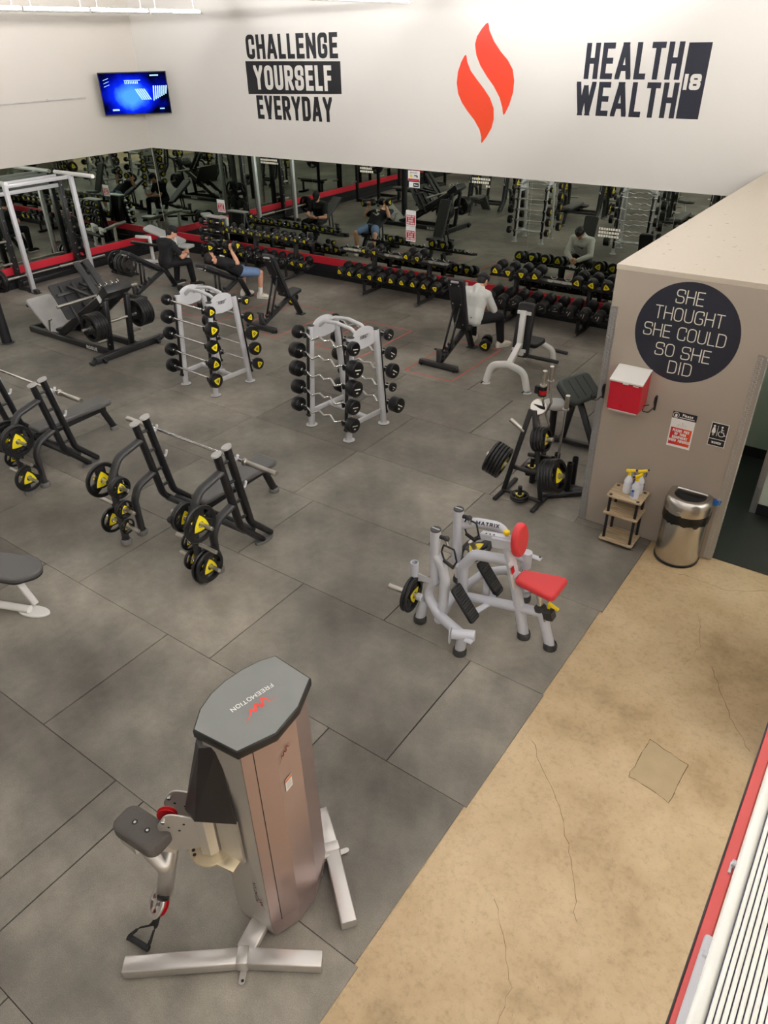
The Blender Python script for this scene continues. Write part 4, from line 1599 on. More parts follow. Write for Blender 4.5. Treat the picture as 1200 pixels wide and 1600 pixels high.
def load_rack(c, rz, ez, kind, front, back, nm):
    fy, ty, H = .335, .22, 1.34
    ca, sa = math.cos(rz), math.sin(rz)
    for sy, sizes, where in ((-1, front, 'near side'), (1, back, 'far side')):
        for k, (R, hl) in enumerate(sizes):
            z = .285+.243*(4-k)
            y = sy*(fy+.055-(fy-ty-.01)*(z-.16)/(H-.19)+.032)
            x, yy = -y*sa, y*ca
            rx = ((-.5 if sy < 0 else -.9) if ez else RND.uniform(0, 2))
            put_bar((ez, R, hl, kind), (c[0]+x, c[1]+yy, z+.009), (rx, 0, rz), '%s, %s from the top on the rack\'s %s' % (nm, ORD[k], where), 'fixed barbells on the '+('wavy bar rack' if ez else 'straight bar rack'))
RC1, RZ1 = (-8.17, 6.96, 0), math.radians(-4)
RC2, RZ2 = (-5.62, 6.92, 0), math.radians(-7)
aframe_rack(RC1, RZ1, 'silver A-frame rack of straight barbells with yellow-badged heads', 1)
aframe_rack(RC2, RZ2, 'silver A-frame rack of wavy curl bars with plain black heads', 1)
load_rack(RC1, RZ1, False, 'yellow', ((.079, .07), (.105, .09), (.098, .085), (.098, .085), (.105, .09)), ((.062, .06), (.079, .07), (.105, .09), (.098, .085), (.089, .08)), 'straight yellow-badged barbell')
load_rack(RC2, RZ2, True, 'white', ((.088, .075), (.105, .125), (.105, .125), (.098, .10), (.098, .10)), ((.076, .05), (.088, .075), (.098, .085), (.062, .045), (.105, .13)), 'wavy curl bar with black heads')

# ================================================================== FLAT BENCH PRESS STATIONS
def press_station(c, label, incline=False):
    """bar along X, lifter's head towards -y. origin between the uprights on the floor"""
    t = thing('bench_press', label, 'bench press', c, 0, 'bench press stations')
    ov = (.82, 1.2)
    for sx in (-1, 1):
        x = sx*.58
        m = MB(); m.tube([(x, -.17, 1.20), (x, -.02, .32), (x, .24, .03)], .042, 'black', 16, fil=.16, oval=ov, up=(1, 0, 0)); u = obj('upright', m, t)
        m = MB(); m.solid(circ(1, 24), 0, .022, 'grey_cap', .008, 2, frame((x, -.171, 1.20), (0, -.17, .98), (1, 0, 0)) @ Matrix.Diagonal((.038, .056, 1, 1))); obj('end_cap', m, u, 'grey end cap')
        m = MB(); m.tube([(x, -.04, 1.22), (x, .12, .31), (x, .36, .055)], .042, 'black', 16, fil=.16, oval=ov, up=(1, 0, 0)); u = obj('upright', m, t)
        m = MB(); m.solid(circ(1, 24), 0, .022, 'grey_cap', .008, 2, frame((x, -.041, 1.22), (0, -.17, .98), (1, 0, 0)) @ Matrix.Diagonal((.038, .056, 1, 1))); obj('end_cap', m, u, 'grey end cap')
        m = MB(); m.solid(circ(1, 28), 0, .03, 'boot', .01, 2, Matrix.Translation((x, .27, 0)) @ Matrix.Diagonal((.06, .125, 1, 1))); obj('floor_foot', m, t, 'grey rubber foot')
        for z in (1.09, .86, .62, .42):
            y = -.045-(z-1.2)*.163-.06
            m = MB(); m.beam((x, y-.05, z), (x, y+.06, z), .03, .03, 'frame_dark'); obj('spacer', m, t)
        m = MB()
        m.beam((x, .01, 1.10), (x, .05, .78), .012, .05, 'silver', (0, 1, 0))
        for z, y in ((1.055, -.015), (.74, .04)):
            m.tube([(x, y, z), (x, y+.07, z-.012), (x, y+.09, z+.03)], .014, 'silver', 10, fil=.02)
            m.ball((x, y+.09, z+.032), .016, 'silver', 10, 8)
        obj('bar_hook', m, t, 'silver bar hooks')
        for a1, z1, yl in ((-.15, 1.02, -.575), (-.07, .62, -.37)):
            m = MB()
            m.tube([(x, a1, z1), (x, (a1+yl)/2-.08, z1-.07), (x, yl, z1-.28 if z1 > .8 else z1-.2), (x, yl, .03)], .040, 'frame_dark', 16, fil=.16, oval=ov, up=(1, 0, 0))
            l = obj('rear_leg', m, t)
            m = MB(); m.lathe([(0, 0), (.056, 0), (.058, .04), (.05, .055), (.045, .058)], 'boot', Matrix.Translation((x, yl, 0)), 20); obj('floor_foot', m, l, 'grey rubber foot')
        for z in (.72, .46, .25):
            m = MB(); m.cyl((x-.27, -.575, z), (x+.27, -.575, z), .019, 'steel', 14, .003)
            m.cyl((x-.05, -.575, z), (x+.05, -.575, z), .03, 'black', 14, .003); obj('plate_peg', m, t, 'steel plate peg')
    m = MB()
    m.tube([(-.58, .03, .25), (.58, .03, .25)], .034, 'frame_dark', 14); obj('cross_tube', m, t)
    m = MB()
    m.tube([(-.58, .14, .20), (.58, .14, .20)], .034, 'frame_dark', 14); obj('cross_tube', m, t)
    m = MB()
    m.beam((0, -.05, .33), (0, .98, .36), .07, .09, 'black'); m.beam((0, .03, .22), (0, .03, .34), .07, .07, 'black'); obj('spine', m, t)
    m = MB()
    m.tube([(0, .92, .37), (0, 1.05, .04)], .042, 'black', 14); l = obj('front_leg', m, t)
    m = MB(); m.lathe([(0, 0), (.056, 0), (.058, .04), (.045, .058)], 'boot', Matrix.Translation((0, 1.055, 0)), 20); obj('floor_foot', m, l, 'grey rubber foot')
    def pad_poly(y0, y1, w0, w1):
        return [tuple(p.xy) for p in rnd([(-w0, y0, 0), (w0, y0, 0), (w1, y1, 0), (-w1, y1, 0)], .06, 4, True)]
    m = MB()
    if incline:
        f = frame((0, .42, .44), (0, -math.sin(.9), math.cos(.9)), (1, 0, 0))
        m.solid(pad_poly(-.85, 0, .13, .15), 0, .065, 'pad_grey', .02, 3, f); obj('back_pad', m, t)
        m = MB(); m.solid(pad_poly(.45, .88, .15, .17), .41, .475, 'pad_grey', .02, 3); obj('seat_pad', m, t)
        m = MB(); m.beam((0, .05, .25), (0, -.12, .95), .06, .08, 'black', (0, 1, 0)); obj('pad_support', m, t)
    else:
        m.solid(pad_poly(-.04, 1.03, .115, .15), .41, .475, 'pad_grey', .022, 3); obj('pad', m, t, 'dark grey padded seat')
        m = MB(); m.solid(pad_poly(-.36, -.08, .15, .17), .30, .345, 'pad', .016, 3); m.beam((0, -.3, .28), (0, .05, .24), .06, .05, 'black'); obj('spotter_step', m, t, 'black padded step')
    bl = {0: 'in the middle', 1: 'at the left edge'}
    return t

P3 = (-5.25, 4.0, 0)
P2 = (-8.18, 4.0, 0)
P1 = (-11.1, 4.0, 0)
press_station(P3, 'black bench press station with plates on its rear pegs, in the middle of the floor')
press_station(P2, 'black bench press station at the left edge of the view')
press_station(P1, 'incline press station seen in the mirror, left of the view', True)
for c, lab in ((P3, 'empty steel barbell resting on the middle bench press station'), (P2, 'empty steel barbell on the bench press station at the left edge'), (P1, 'empty steel barbell on the incline press seen in the mirror')):
    olympic_bar('barbell', lab, (c[0]+.03, c[1]+.055, 1.063), 'x', 2.12, .40, 'empty barbells on the press stations')
YB = (.185, .030, True)
YM = (.145, .026, True)
YS = (.112, .024, True)
def peg_plates(c, lst, where):
    for sx, z, x, key, lab in lst:
        put_plate(key, (c[0]+sx*.58+x, c[1]-.575, z-.0065), (0, 0, 0), lab+where, 'plates on the bench press pegs')
peg_plates(P3, (
    (-1, .72, -.15, YB, 'large yellow-badged plate on the top outer peg of the left leg'),
    (-1, .25, -.14, YM, 'yellow-badged plate on the lowest outer peg of the left leg'),
    (-1, .72, .085, YS, 'small plate nearest the left leg on its top inner peg'),
    (-1, .72, .112, YS, 'second small plate out on the left leg\'s top inner peg'),
    (-1, .72, .139, YS, 'outermost small plate on the left leg\'s top inner peg'),
    (-1, .46, .090, (.10, .022, True), 'inner small plate on the left leg\'s middle inner peg'),
    (-1, .46, .115, (.10, .022, True), 'outer small plate on the left leg\'s middle inner peg'),
    (-1, .25, .090, (.085, .02, True), 'tiny plate on the left leg\'s lowest inner peg'),
    (1, .72, .11, YB, 'large yellow-badged plate on the top outer peg of the right leg'),
    (1, .25, .10, YB, 'inner large plate on the lowest outer peg of the right leg'),
    (1, .25, .133, (.165, .028, True), 'outer plate on the lowest outer peg of the right leg'),
    (1, .72, -.085, YM, 'plate nearest the right leg on its top inner peg'),
    (1, .72, -.114, YM, 'second plate in on the right leg\'s top inner peg'),
    (1, .46, -.09, (.10, .022, True), 'small plate on the right leg\'s middle inner peg'),
    (1, .25, -.09, YS, 'small plate on the right leg\'s lowest inner peg'),
), '')
peg_plates(P2, (
    (1, .72, .085, YB, 'inner of two large plates on top outer peg, left-edge bench press'),
    (1, .72, .118, YB, 'outer large plate on top outer peg, left-edge bench press'),
    (1, .25, .10, (.165, .028, True), 'plate on the lowest outer peg of the left-edge bench press'),
    (1, .72, -.10, YB, 'inner plate behind the right leg of the left-edge bench press'),
    (1, .46, -.09, YS, 'small plate on the middle inner peg, left-edge bench press'),
    (-1, .72, -.12, YB, 'large plate on the far leg of the left-edge bench press'),
    (-1, .25, -.12, YM, 'low plate on the far leg of the left-edge bench press'),
), '')
peg_plates(P1, (
    (1, .72, .1, YB, 'large plate on the right leg of the incline press in the mirror'),
    (-1, .72, -.1, YB, 'large plate on the left leg of the incline press in the mirror'),
), '')

# ================================================================== ADJUSTABLE BENCHES (backs towards -y)
def adj_bench(c, ang, label, rz=0.0, seat_ang=6):
    """c = floor point under the middle of the rear foot bar; ang = back pad angle from horizontal"""
    t = thing('adjustable_bench', label, 'bench', c, rz, 'adjustable benches by the dumbbells')
    m = MB(); m.beam((-.34, 0, .055), (.34, 0, .055), .075, .075, 'frame_dark')
    m.beam((-.36, 0, .03), (.36, 0, .03), .05, .05, 'black'); obj('rear_foot', m, t)
    m = MB()
    for sx in (-1, 1):
        m.cyl((sx*.30, -.05, .03), (sx*.30, .05, .03), .028, 'black', 12)
    obj('foot_roller', m, t)
    m = MB(); m.beam((0, .02, .05), (0, .02, .30), .075, .075, 'frame_dark'); m.beam((-.09, .02, .29), (.05, .02, .29), .03, .03, 'black'); obj('rear_post', m, t)
    m = MB(); m.beam((0, .02, .08), (0, .80, .40), .075, .075, 'frame_dark'); obj('main_beam', m, t)
    for k in range(5):
        f = .12+.11*k
        p = V((0, .02, .08)).lerp(V((0, .80, .40)), f)
        m = MB()
        for sx in (-1, 1):
            m.beam(p+V((sx*.042, 0, .0)), p+V((sx*.042, -.02, .075)), .008, .05, 'frame_dark', (0, 1, 0))
        m.beam(p+V((-.042, -.016, .055)), p+V((.042, -.016, .055)), .02, .02, 'frame_dark')
        obj('ladder_notch', m, t)
    m = MB(); m.beam((0, .86, .40), (0, 1.06, .02), .08, .08, 'black', (0, 1, 0))
    m.box((0, 1.07, .012), (.16, .12, .024), 'frame_dark', .004); obj('front_leg', m, t)
    hy, hz = .66, .43
    def pad_poly(y0, y1, w0, w1, r=.045):
        return [tuple(p.xy) for p in rnd([(-w0, y0, 0), (w0, y0, 0), (w1, y1, 0), (-w1, y1, 0)], r, 4, True)]
    sa = math.radians(seat_ang)
    f = frame((0, .70, .42), (0, -math.sin(sa), math.cos(sa)), (1, 0, 0))
    m = MB(); m.solid(pad_poly(0, .34, .15, .115), 0, .065, 'pad', .018, 3, f); m.beam((0, .74, .40), (0, 1.0, .43), .09, .03, 'frame_dark'); obj('seat_pad', m, t)
    a = math.radians(ang)
    u = V((0, -math.cos(a), math.sin(a)))          # along the back, upwards
    nrm = V((0, math.sin(a), math.cos(a)))
    f = Matrix((V((1, 0, 0)), -u, nrm)).transposed().to_4x4() if False else frame((0, hy, hz), nrm, (1, 0, 0))
    # local y of this frame
    ly = (f.to_3x3() @ V((0, 1, 0)))
    sgn = 1 if ly.dot(u) > 0 else -1
    pp = pad_poly(.0, .88, .125, .145) if sgn > 0 else pad_poly(-.88, 0, .145, .125)
    m = MB(); m.solid(pp, 0, .07, 'pad', .02, 3, f); b = obj('back_pad', m, t)
    m = MB()
    m.beam(V((0, hy, hz))+u*.04-nrm*.015, V((0, hy, hz))+u*.78-nrm*.015, .20, .02, 'black', nrm)
    for sx in (-1, 1):
        for d in (.12, .48, .8):
            m.cyl(V((sx*.07, hy, hz))+u*d-nrm*.01, V((sx*.07, hy, hz))+u*d-nrm*.032, .012, 'steel', 10)
    obj('back_plate', m, b)
    m = MB(); m.box(V((0, hy, hz))+u*.85-nrm*.012, (.13, .03, .03), 'grey_cap', .008); obj('grip', m, b)
    top = V((0, hy, hz))+u*.42-nrm*.03
    low = V((0, .02, .08)).lerp(V((0, .80, .40)), .26 if ang > 50 else .30)+V((0, 0, .05))
    for sx in (-1, 1):
        m = MB(); m.beam(top+V((sx*.055, 0, 0)), low+V((sx*.055, 0, 0)), .022, .045, 'black', (0, 1, 0)); obj('strut', m, t)
    return t
adj_bench((-12.82, 9.10, 0), 33, 'black adjustable bench whose seat holds the man in a black cap')
adj_bench((-10.97, 9.44, 0), 27, 'black adjustable bench under the man pressing dumbbells')
adj_bench((-9.28, 9.10, 0), 66, 'empty black adjustable bench with its back raised, left of the wavy bar rack')
adj_bench((-5.64, 9.28, 0), 74, 'black adjustable bench behind the man in the pale hoodie')

# ================================================================== SILVER UTILITY SEAT
t = thing('utility_bench', 'silver-framed upright utility bench with black back pad near the partition', 'bench', (-4.4, 9.6, 0))
o = V((-4.4, 9.6, 0))
m = MB(o); m.tube([(-4.73, 9.16, .02), (-4.66, 9.17, .30), (-4.40, 9.18, .36), (-4.13, 9.17, .30), (-4.05, 9.16, .02)], .05, 'white', 14, fil=.17, oval=(1.1, .65), up=(0, 1, 0)); obj('rear_arch', m, t)
for x in (-4.73, -4.05):
    m = MB(o); m.lathe([(0, 0), (.07, 0), (.07, .01), (.045, .02)], 'silver', Matrix.Translation((x, 9.16, 0)), 20); m.cyl((x-.04, 9.09, .02), (x-.04, 9.14, .02), .012, 'black', 10); obj('foot', m, t)
m = MB(o); m.beam((-4.40, 9.2, .33), (-4.44, 9.62, .52), .085, .075, 'white', (0, 0, 1)); m.beam((-4.44, 9.61, .47), (-4.46, 9.70, 1.0), .085, .06, 'white', (0, -1, 0)); obj('post', m, t)
m = MB(o); m.solid(rrect(.27, .80, .05, 4), 0, .075, 'pad', .022, 3, frame((-4.46, 9.72, .70), (0, .985, -.17), (1, 0, 0))); obj('back_pad', m, t)
m = MB(o)
for z, y in ((.96, 9.705), (.42, 9.615)):
    m.box((-4.46, y+.025, z), (.22, .02, .05), 'white', .004)
obj('pad_bracket', m, t)
m = MB(o); m.solid(rrect(.30, .36, .06, 4, -4.40, 9.98), .42, .49, 'pad', .02, 3); obj('seat_pad', m, t)
m = MB(o); m.beam((-4.42, 9.62, .38), (-4.38, 10.25, .36), .07, .07, 'white'); m.tube([(-4.62, 10.32, .02), (-4.58, 10.32, .26), (-4.38, 10.3, .33), (-4.2, 10.32, .26), (-4.16, 10.32, .02)], .045, 'white', 12, fil=.12, up=(0, 1, 0)); obj('front_arch', m, t)
m = MB(o); m.tube([(-4.72, 10.22, .12), (-4.05, 10.22, .12)], .03, 'frame_dark', 12); m.tube([(-4.28, 10.36, .25), (-3.98, 10.40, .22)], .028, 'black', 12); obj('foot_bar', m, t)

# grey flat bench at the left edge
t = thing('flat_bench', 'grey padded flat bench with white legs cut by the left picture edge', 'bench', (-6.05, 2.15, 0))
o = V((-6.05, 2.15, 0))
d = V((.93, .37, 0)).normalized(); n_ = V((-d.y, d.x, 0))
def pb(a, b, z): return o+d*a+n_*b+V((0, 0, z))
poly = [tuple(p.xy) for p in rnd([(-.78, -.16, 0), (.42, -.18, 0), (.56, -.05, 0), (.56, .05, 0), (.42, .18, 0), (-.78, .16, 0)], .12, 5, True)]
m = MB(o); m.solid(poly, .405, .455, 'pad_grey', .018, 3, Matrix.Translation(o) @ Matrix.Rotation(math.atan2(d.y, d.x), 4, 'Z'))
m.solid([(x*.985, y*.97) for x, y in poly], .385, .408, 'pad', .004, 1, Matrix.Translation(o) @ Matrix.Rotation(math.atan2(d.y, d.x), 4, 'Z')); obj('pad', m, t)
m = MB(o); m.beam(pb(-.7, 0, .35), pb(.3, 0, .35), .07, .07, 'white'); m.beam(pb(.25, 0, .35), pb(.38, 0, .03), .06, .06, 'white', (1, 0, 0)); obj('leg_frame', m, t)
m = MB(o); m.tube([pb(-.75, -.10, .05), pb(.40, -.10, .05)], .04, 'white', 12, oval=(1, .8)); obj('base_tube', m, t)
m = MB(o); m.solid([(x*.16, y*.075) for x, y in circ(1, 24)], 0, .022, 'white', .006, 2, Matrix.Translation(pb(.42, -.08, 0)) @ Matrix.Rotation(math.atan2(d.y, d.x), 4, 'Z')); obj('foot_plate', m, t)

# ================================================================== FLOOR TAPE RECTANGLES
def tape_rect(x0, x1, y0, y1, label, w_=.022):
    c = ((x0+x1)/2, (y0+y1)/2, .0006)
    mb = MB(c)
    for a, b, cc, dd in ((x0, x1, y0, y0+w_), (x0, x1, y1-w_, y1), (x0, x0+w_, y0, y1), (x1-w_, x1, y0, y1)):
        mb.flat([(a, cc), (b, cc), (b, dd), (a, dd)], 'tape', Matrix.Translation((0, 0, .0012)))
    wobj('floor_tape', mb, label, 'floor tape', 'red tape rectangles marking bench places')
tape_rect(-6.05, -5.18, 8.91, 10.53, 'red tape rectangle around the bench of the man in a hoodie')
tape_rect(-7.93, -6.95, 8.99, 10.52, 'empty red tape rectangle behind the wavy bar rack')
tape_rect(-9.80, -8.80, 8.93, 10.58, 'red tape rectangle around the empty raised bench')
tape_rect(-11.5, -10.32, 8.98, 10.66, 'red tape rectangle around the bench of the man pressing dumbbells')
tape_rect(-13.3, -12.3, 8.85, 10.5, 'red tape rectangle around the bench of the man in a cap')

# ================================================================== LEG PRESS
o = V((-11.5, 7.03, 0))
t = thing('leg_press', 'black angled leg press machine loaded with thick plate stacks on both sides', 'leg press', o)
ya, yb, yc = 6.84, 7.22, 7.03
for y in (ya-.06, yb+.06):
    m = MB(o); m.beam((-12.85, y, .05), (-10.45, y, .05), .075, .10, 'black_sat')
    r_ = obj('base_rail', m, t)
    if y < 7:
        m = MB(o); lettering(m, 'ROGUE', Matrix(((1, 0, 0, -11.0), (0, 0, -1, y-.0385), (0, 1, 0, .05), (0, 0, 0, 1))), .062, wr=.75, t=.24, gap=.1, mat='paper', width=.30, slant=.1); obj('logo', m, r_, 'white logo')
    else:
        m = MB(o); lettering(m, 'ROGUE', Matrix(((-1, 0, 0, -11.0), (0, 0, 1, y+.0385), (0, 1, 0, .05), (0, 0, 0, 1))), .062, wr=.75, t=.24, gap=.1, mat='paper', width=.30, slant=.1); obj('logo', m, r_, 'white logo')
m = MB(o); m.beam((-12.83, ya-.06, .05), (-12.83, yb+.06, .05), .09, .10, 'black_sat'); obj('rear_cross_rail', m, t)
m = MB(o); m.beam((-10.40, 6.38, .06), (-10.40, 7.68, .06), .10, .11, 'black_sat')
m.beam((-10.40, 7.68, .06), (-10.40, 7.77, .09), .10, .07, 'black_sat'); m.beam((-10.40, 6.38, .06), (-10.40, 6.29, .03), .10, .06, 'black_sat'); obj('front_foot', m, t)
for y in (6.5, 7.6):
    m = MB(o); m.cyl((-10.31, y-.02, .035), (-10.31, y+.02, .035), .035, 'black', 14); m.box((-10.33, y, .06), (.06, .05, .05), 'black', .004); obj('roller', m, t)
for y in (ya, yb):
    s_ = -1 if y < 7.03 else 1
    m = MB(o); m.beam((-12.0, y, .09), (-10.42, y, 1.0), .075, .12, 'black', (0, 0, 1)); obj('slide_rail', m, t)
    m = MB(o); m.cyl((-11.85, y, .25), (-10.54, y, 1.0), .022, 'steel', 12); obj('guide_rod', m, t, 'steel guide rod')
    m = MB(o); m.beam((-10.58, y+s_*.02, .02), (-10.43, y+s_*.02, .94), .08, .08, 'black', (1, 0, 0))
    for z in (.2, .5, .85):
        m.cyl((-10.50, y+s_*.062, z), (-10.50, y+s_*.068, z), .014, 'steel', 10)
    p = obj('post', m, t)
    m = MB(o); m.cyl((-10.56, y+s_*.05, .27), (-10.56, y+s_*.24, .27), .024, 'steel', 14); obj('storage_peg', m, p, 'steel storage peg')
m = MB(o); m.beam((-10.42, ya-.05, 1.04), (-10.42, yb+.05, 1.04), .30, .13, 'black_sat', (-.58, 0, .81)); h_ = obj('head_box', m, t)
for k, y in enumerate((6.86, 6.97, 7.07, 7.19)):
    m = MB(o)
    m.tube([(-10.53+.03*math.cos(a)*1.0, y, 1.11+.03*math.sin(a)+.03) for a in [2*PI*q/12 for q in range(12)]], .009, 'chrome', 8, closed=True)
    obj('pull_ring', m, h_, 'chrome ring')
m = MB(o); m.box((-10.52, ya-.054, .95), (.10, .004, .11), 'paper', .001, rotm('Y', -35)); obj('warning_label', m, h_, 'white label')
# reclined seat and its frame
m = MB(o); m.solid(rrect(.84, .50, .06, 4), 0, .075, 'pad_worn', .025, 3, frame((-12.52, yc, .265), (.63, 0, .78), (.78, 0, -.63))); obj('back_pad', m, t, 'worn pale grey back pad')
m = MB(o); m.beam((-12.86, yc, .50), (-12.28, yc, .03), .10, .05, 'black', (.6, 0, .8)); m.beam((-12.82, 6.80, .46), (-12.82, 7.26, .46), .06, .05, 'black')
m.beam((-12.80, yc, .44), (-12.62, yc, .06), .07, .07, 'black', (1, 0, 0)); obj('seat_frame', m, t)
m = MB(o); m.solid(rrect(.22, .44, .05, 4), 0, .06, 'pad', .02, 3, frame((-12.02, yc, .125), (-.2, 0, .98), (1, 0, 0))); obj('seat_pad', m, t)
for y in (6.78, 7.30):
    m = MB(o); m.tube([(-12.25, y, .10), (-12.18, y, .32), (-12.10, y, .34)], .016, 'steel', 10, fil=.04); obj('stop_handle', m, t, 'steel handle')
# carriage
u = V((.84, 0, .55)); pn = V((-.55, 0, .84))
c0 = V((-11.25, yc, .44))
for y in (ya+.02, yb-.02):
    m = MB(o)
    a_, b_ = c0+u*-.05, c0+u*.75
    m.beam((a_.x, y, a_.z), (b_.x, y, b_.z), .05, .10, 'black', pn); obj('carriage_beam', m, t)
m = MB(o); m.solid(rrect(.84, .62, .03, 3), -.012, .012, 'frame_dark', .003, 1, frame(c0+pn*.40, u, (0, 1, 0))); fp = obj('foot_plate', m, t, 'dark steel foot plate')
for y in (-.24, 0, .24):
    m = MB(o); m.beam(c0+V((0, y, 0))+u*.03-pn*.03, c0+V((0, y, 0))+u*.03+pn*.66, .05, .04, 'frame_dark', u); obj('plate_rib', m, fp)
m = MB(o); m.beam(c0+V((0, -.38, 0))+u*.055+pn*.5, c0+V((0, .38, 0))+u*.055+pn*.5, .05, .03, 'frame_dark', u); obj('plate_rib', m, fp)
for y in (-.02, .16):
    m = MB(o); m.beam(c0+V((0, y, 0))+u*.56+pn*.05, c0+V((0, y, 0))+u*.48+pn*.80, .11, .045, 'frame_dark', u); obj('shoulder_board', m, t)
for y in (-.12, .12):
    m = MB(o); m.beam(c0+V((0, y, 0))+u*.05+pn*.60, c0+V((0, y, 0))+u*.66+pn*.08, .06, .04, 'black', pn); obj('brace', m, t)
m = MB(o); m.cyl((-10.88, 6.24, .90), (-10.88, 7.80, .90), .025, 'steel', 14); obj('upper_horn', m, t, 'steel horn')
hornz = V((-10.48, yc, .565))
m = MB(o); m.cyl(hornz+V((0, -.70, 0)), hornz+V((0, .70, 0)), .025, 'steel', 14); obj('loading_horn', m, t, 'steel loading horn')
# plates on the leg press
M['plate_red'] = MT('red_plate_mark', (150, 30, 40), .5)
BK = (.225, .044, False)
for sg, side in ((-1, 'near'), (1, 'far')):
    for k in range(5):
        put_plate(BK, (hornz.x, hornz.y+sg*(.36+.047*k), hornz.z-.0), (0, 0, PI/2), 'thick black plate on the leg press, %s from the frame on its %s side' % (ORD[k], side), 'plates loaded on the leg press')

# ================================================================== STRUCTURAL COLUMN BY THE LEG PRESS
m = MB((-12.66, 6.17, 0))
m.cyl((-12.66, 6.17, .01), (-12.66, 6.17, 6.92), .085, 'black', 24, .002)
m.lathe([(0, 0), (.125, 0), (.125, .012), (.09, .014)], 'steel_dark', Matrix.Translation((-12.66, 6.17, 0)), 28)
o_ = struct('wall_column', m)

# ================================================================== CAGED LIFTING FRAMES ALONG THE LEFT WALL
def guided_frame(c, label, grp):
    """white front posts, black rear posts; bar along y. origin at the floor below the middle of the front posts"""
    t = thing('smith_machine', label, 'lifting frame', c, 0, grp)
    for sy in (-1, 1):
        y = sy*.74
        m = MB(); m.beam((0, y, 0), (0, y, 2.12), .085, .085, 'silver', (1, 0, 0)); p = obj('front_post', m, t)
        m = MB(); m.cyl((-.09, y, .06), (-.09, y, 2.10), .013, 'chrome', 12); obj('guide_rod', m, t, 'chrome guide rod')
        m = MB()
        m.beam((-.055, y, .15), (-.055, y, 2.1), .03, .012, 'silver', (1, 0, 0))
        for k in range(15):
            m.cyl((-.06, y, .25+.12*k), (-.09, y-.0, .27+.12*k), .009, 'black', 8)
        obj('catch_strip', m, p)
        m = MB(); m.beam((-.47, y, 0), (-.47, y, 2.10), .09, .12, 'black_sat', (1, 0, 0))
        for k in range(8):
            m.cyl((-.41, y, .2+.24*k), (-.40, y, .2+.24*k), .014, 'steel', 8)
        obj('rear_post', m, t)
        m = MB(); m.beam((-.52, y, .04), (.16, y, .04), .08, .08, 'frame_dark'); m.box((.02, y, .004), (.3, .14, .008), 'black', .002); obj('foot_rail', m, t)
        m = MB(); m.tube([(-.54, y, 2.13), (.78 if sy > 0 else .06, y, 2.13)], .042, 'white', 12); obj('top_arm', m, t)
        for z in (.55, 1.0):
            m = MB(); m.cyl((-.47, y+sy*.05, z), (-.47, y+sy*.26, z), .024, 'steel', 12); obj('storage_peg', m, t, 'steel storage peg')
    for z, x in ((2.07, -.05), (1.88, -.47), (2.06, -.47)):
        m = MB(); m.beam((x, -.74, z), (x, .74, z), .05, .075, 'silver'); obj('cross_beam', m, t)
    m = MB(); m.beam((-.47, -.74, .12), (-.47, .74, .12), .06, .08, 'black'); obj('cross_beam', m, t)
    m = MB(); m.tube([(-.09, -.6, .36), (-.09, .6, .36)], .014, 'chrome', 12)
    m.cyl((-.09, -1.45, .36), (-.09, -.92, .36), .025, 'steel', 14); m.cyl((-.09, .05, .36), (-.09, 1.2, .36), .026, 'steel', 14)
    m.cyl((-.09, -1.0, .36), (-.09, 0, .36), .0145, 'steel', 14)
    for sy in (-1, 1):
        m.cyl((-.09, sy*.70, .36), (-.09, sy*.78, .36), .036, 'steel', 14)
    obj('guided_bar', m, t, 'steel guided bar')
    return t
G1 = (-15.06, 8.97, 0)
guided_frame(G1, 'white and black smith machine against the left mirror, its bar lowered', 'lifting frames along the left wall')
for k, (sy, z, x, off) in enumerate(((-1, .36, -.09, 1.30), (-1, .36, -.09, 1.35), (1, .55, -.47, .88), (1, 1.0, -.47, .88))):
    put_plate(BK, (G1[0]+x, G1[1]+sy*off, z), (0, 0, PI/2), ['inner black plate on the near end of the lowered smith bar', 'outer black plate on the near end of the lowered smith bar', 'black plate on the smith machine\'s lower far peg', 'black plate on the smith machine\'s upper far peg'][k], 'plates on the smith machine')

def power_rack(c, label):
    t = thing('power_rack', label, 'power rack', c, 0, 'power racks seen in the mirror')
    for sx in (-1, 1):
        for sy in (-1, 1):
            m = MB(); m.beam((sx*.42, sy*.58, 0), (sx*.42, sy*.58, 2.3), .08, .08, 'black', (1, 0, 0)); obj('upright', m, t)
    for z in (2.26, .05):
        m = MB()
        for sx in (-1, 1):
            m.beam((sx*.42, -.58, z), (sx*.42, .58, z), .07, .08, 'black')
        obj('cross_beam', m, t)
        m = MB()
        for sy in (-1, 1):
            m.beam((-.42, sy*.58, z), (.42, sy*.58, z), .07, .08, 'black')
        obj('side_beam', m, t)
    for sy in (-1, 1):
        m = MB(); m.box((.49, sy*.58, 1.08), (.09, .05, .05), 'steel_dark', .004); m.box((.53, sy*.58, 1.12), (.02, .05, .12), 'steel_dark', .004); obj('bar_hook', m, t)
        m = MB(); m.cyl((-.42, sy*.62, .6), (-.42, sy*.88, .6), .024, 'steel', 12); obj('storage_peg', m, t)
    return t
for (x, y), lab in (((-14.9, 4.35), 'black power rack seen in the mirror beyond the leg press'), ((-14.9, 1.5), 'second black power rack further along the left wall in the mirror')):
    power_rack((x, y, 0), lab)
    olympic_bar('barbell', 'barbell racked on the '+('nearer' if y > 3 else 'further')+' power rack in the mirror', (x+.49, y, 1.131), 'y', 2.2, .42, 'barbells on the power racks')
    for sy in (-1, 1):
        for k in range(2):
            put_plate(BK, (x+.49, y+sy*(.74+.05*k), 1.131), (0, 0, PI/2), '%s black plate on the %s end of the %s rack barbell in the mirror' % (('inner', 'outer')[k], 'far' if sy > 0 else 'near', 'nearer' if y > 3 else 'further'), 'plates on the power racks')
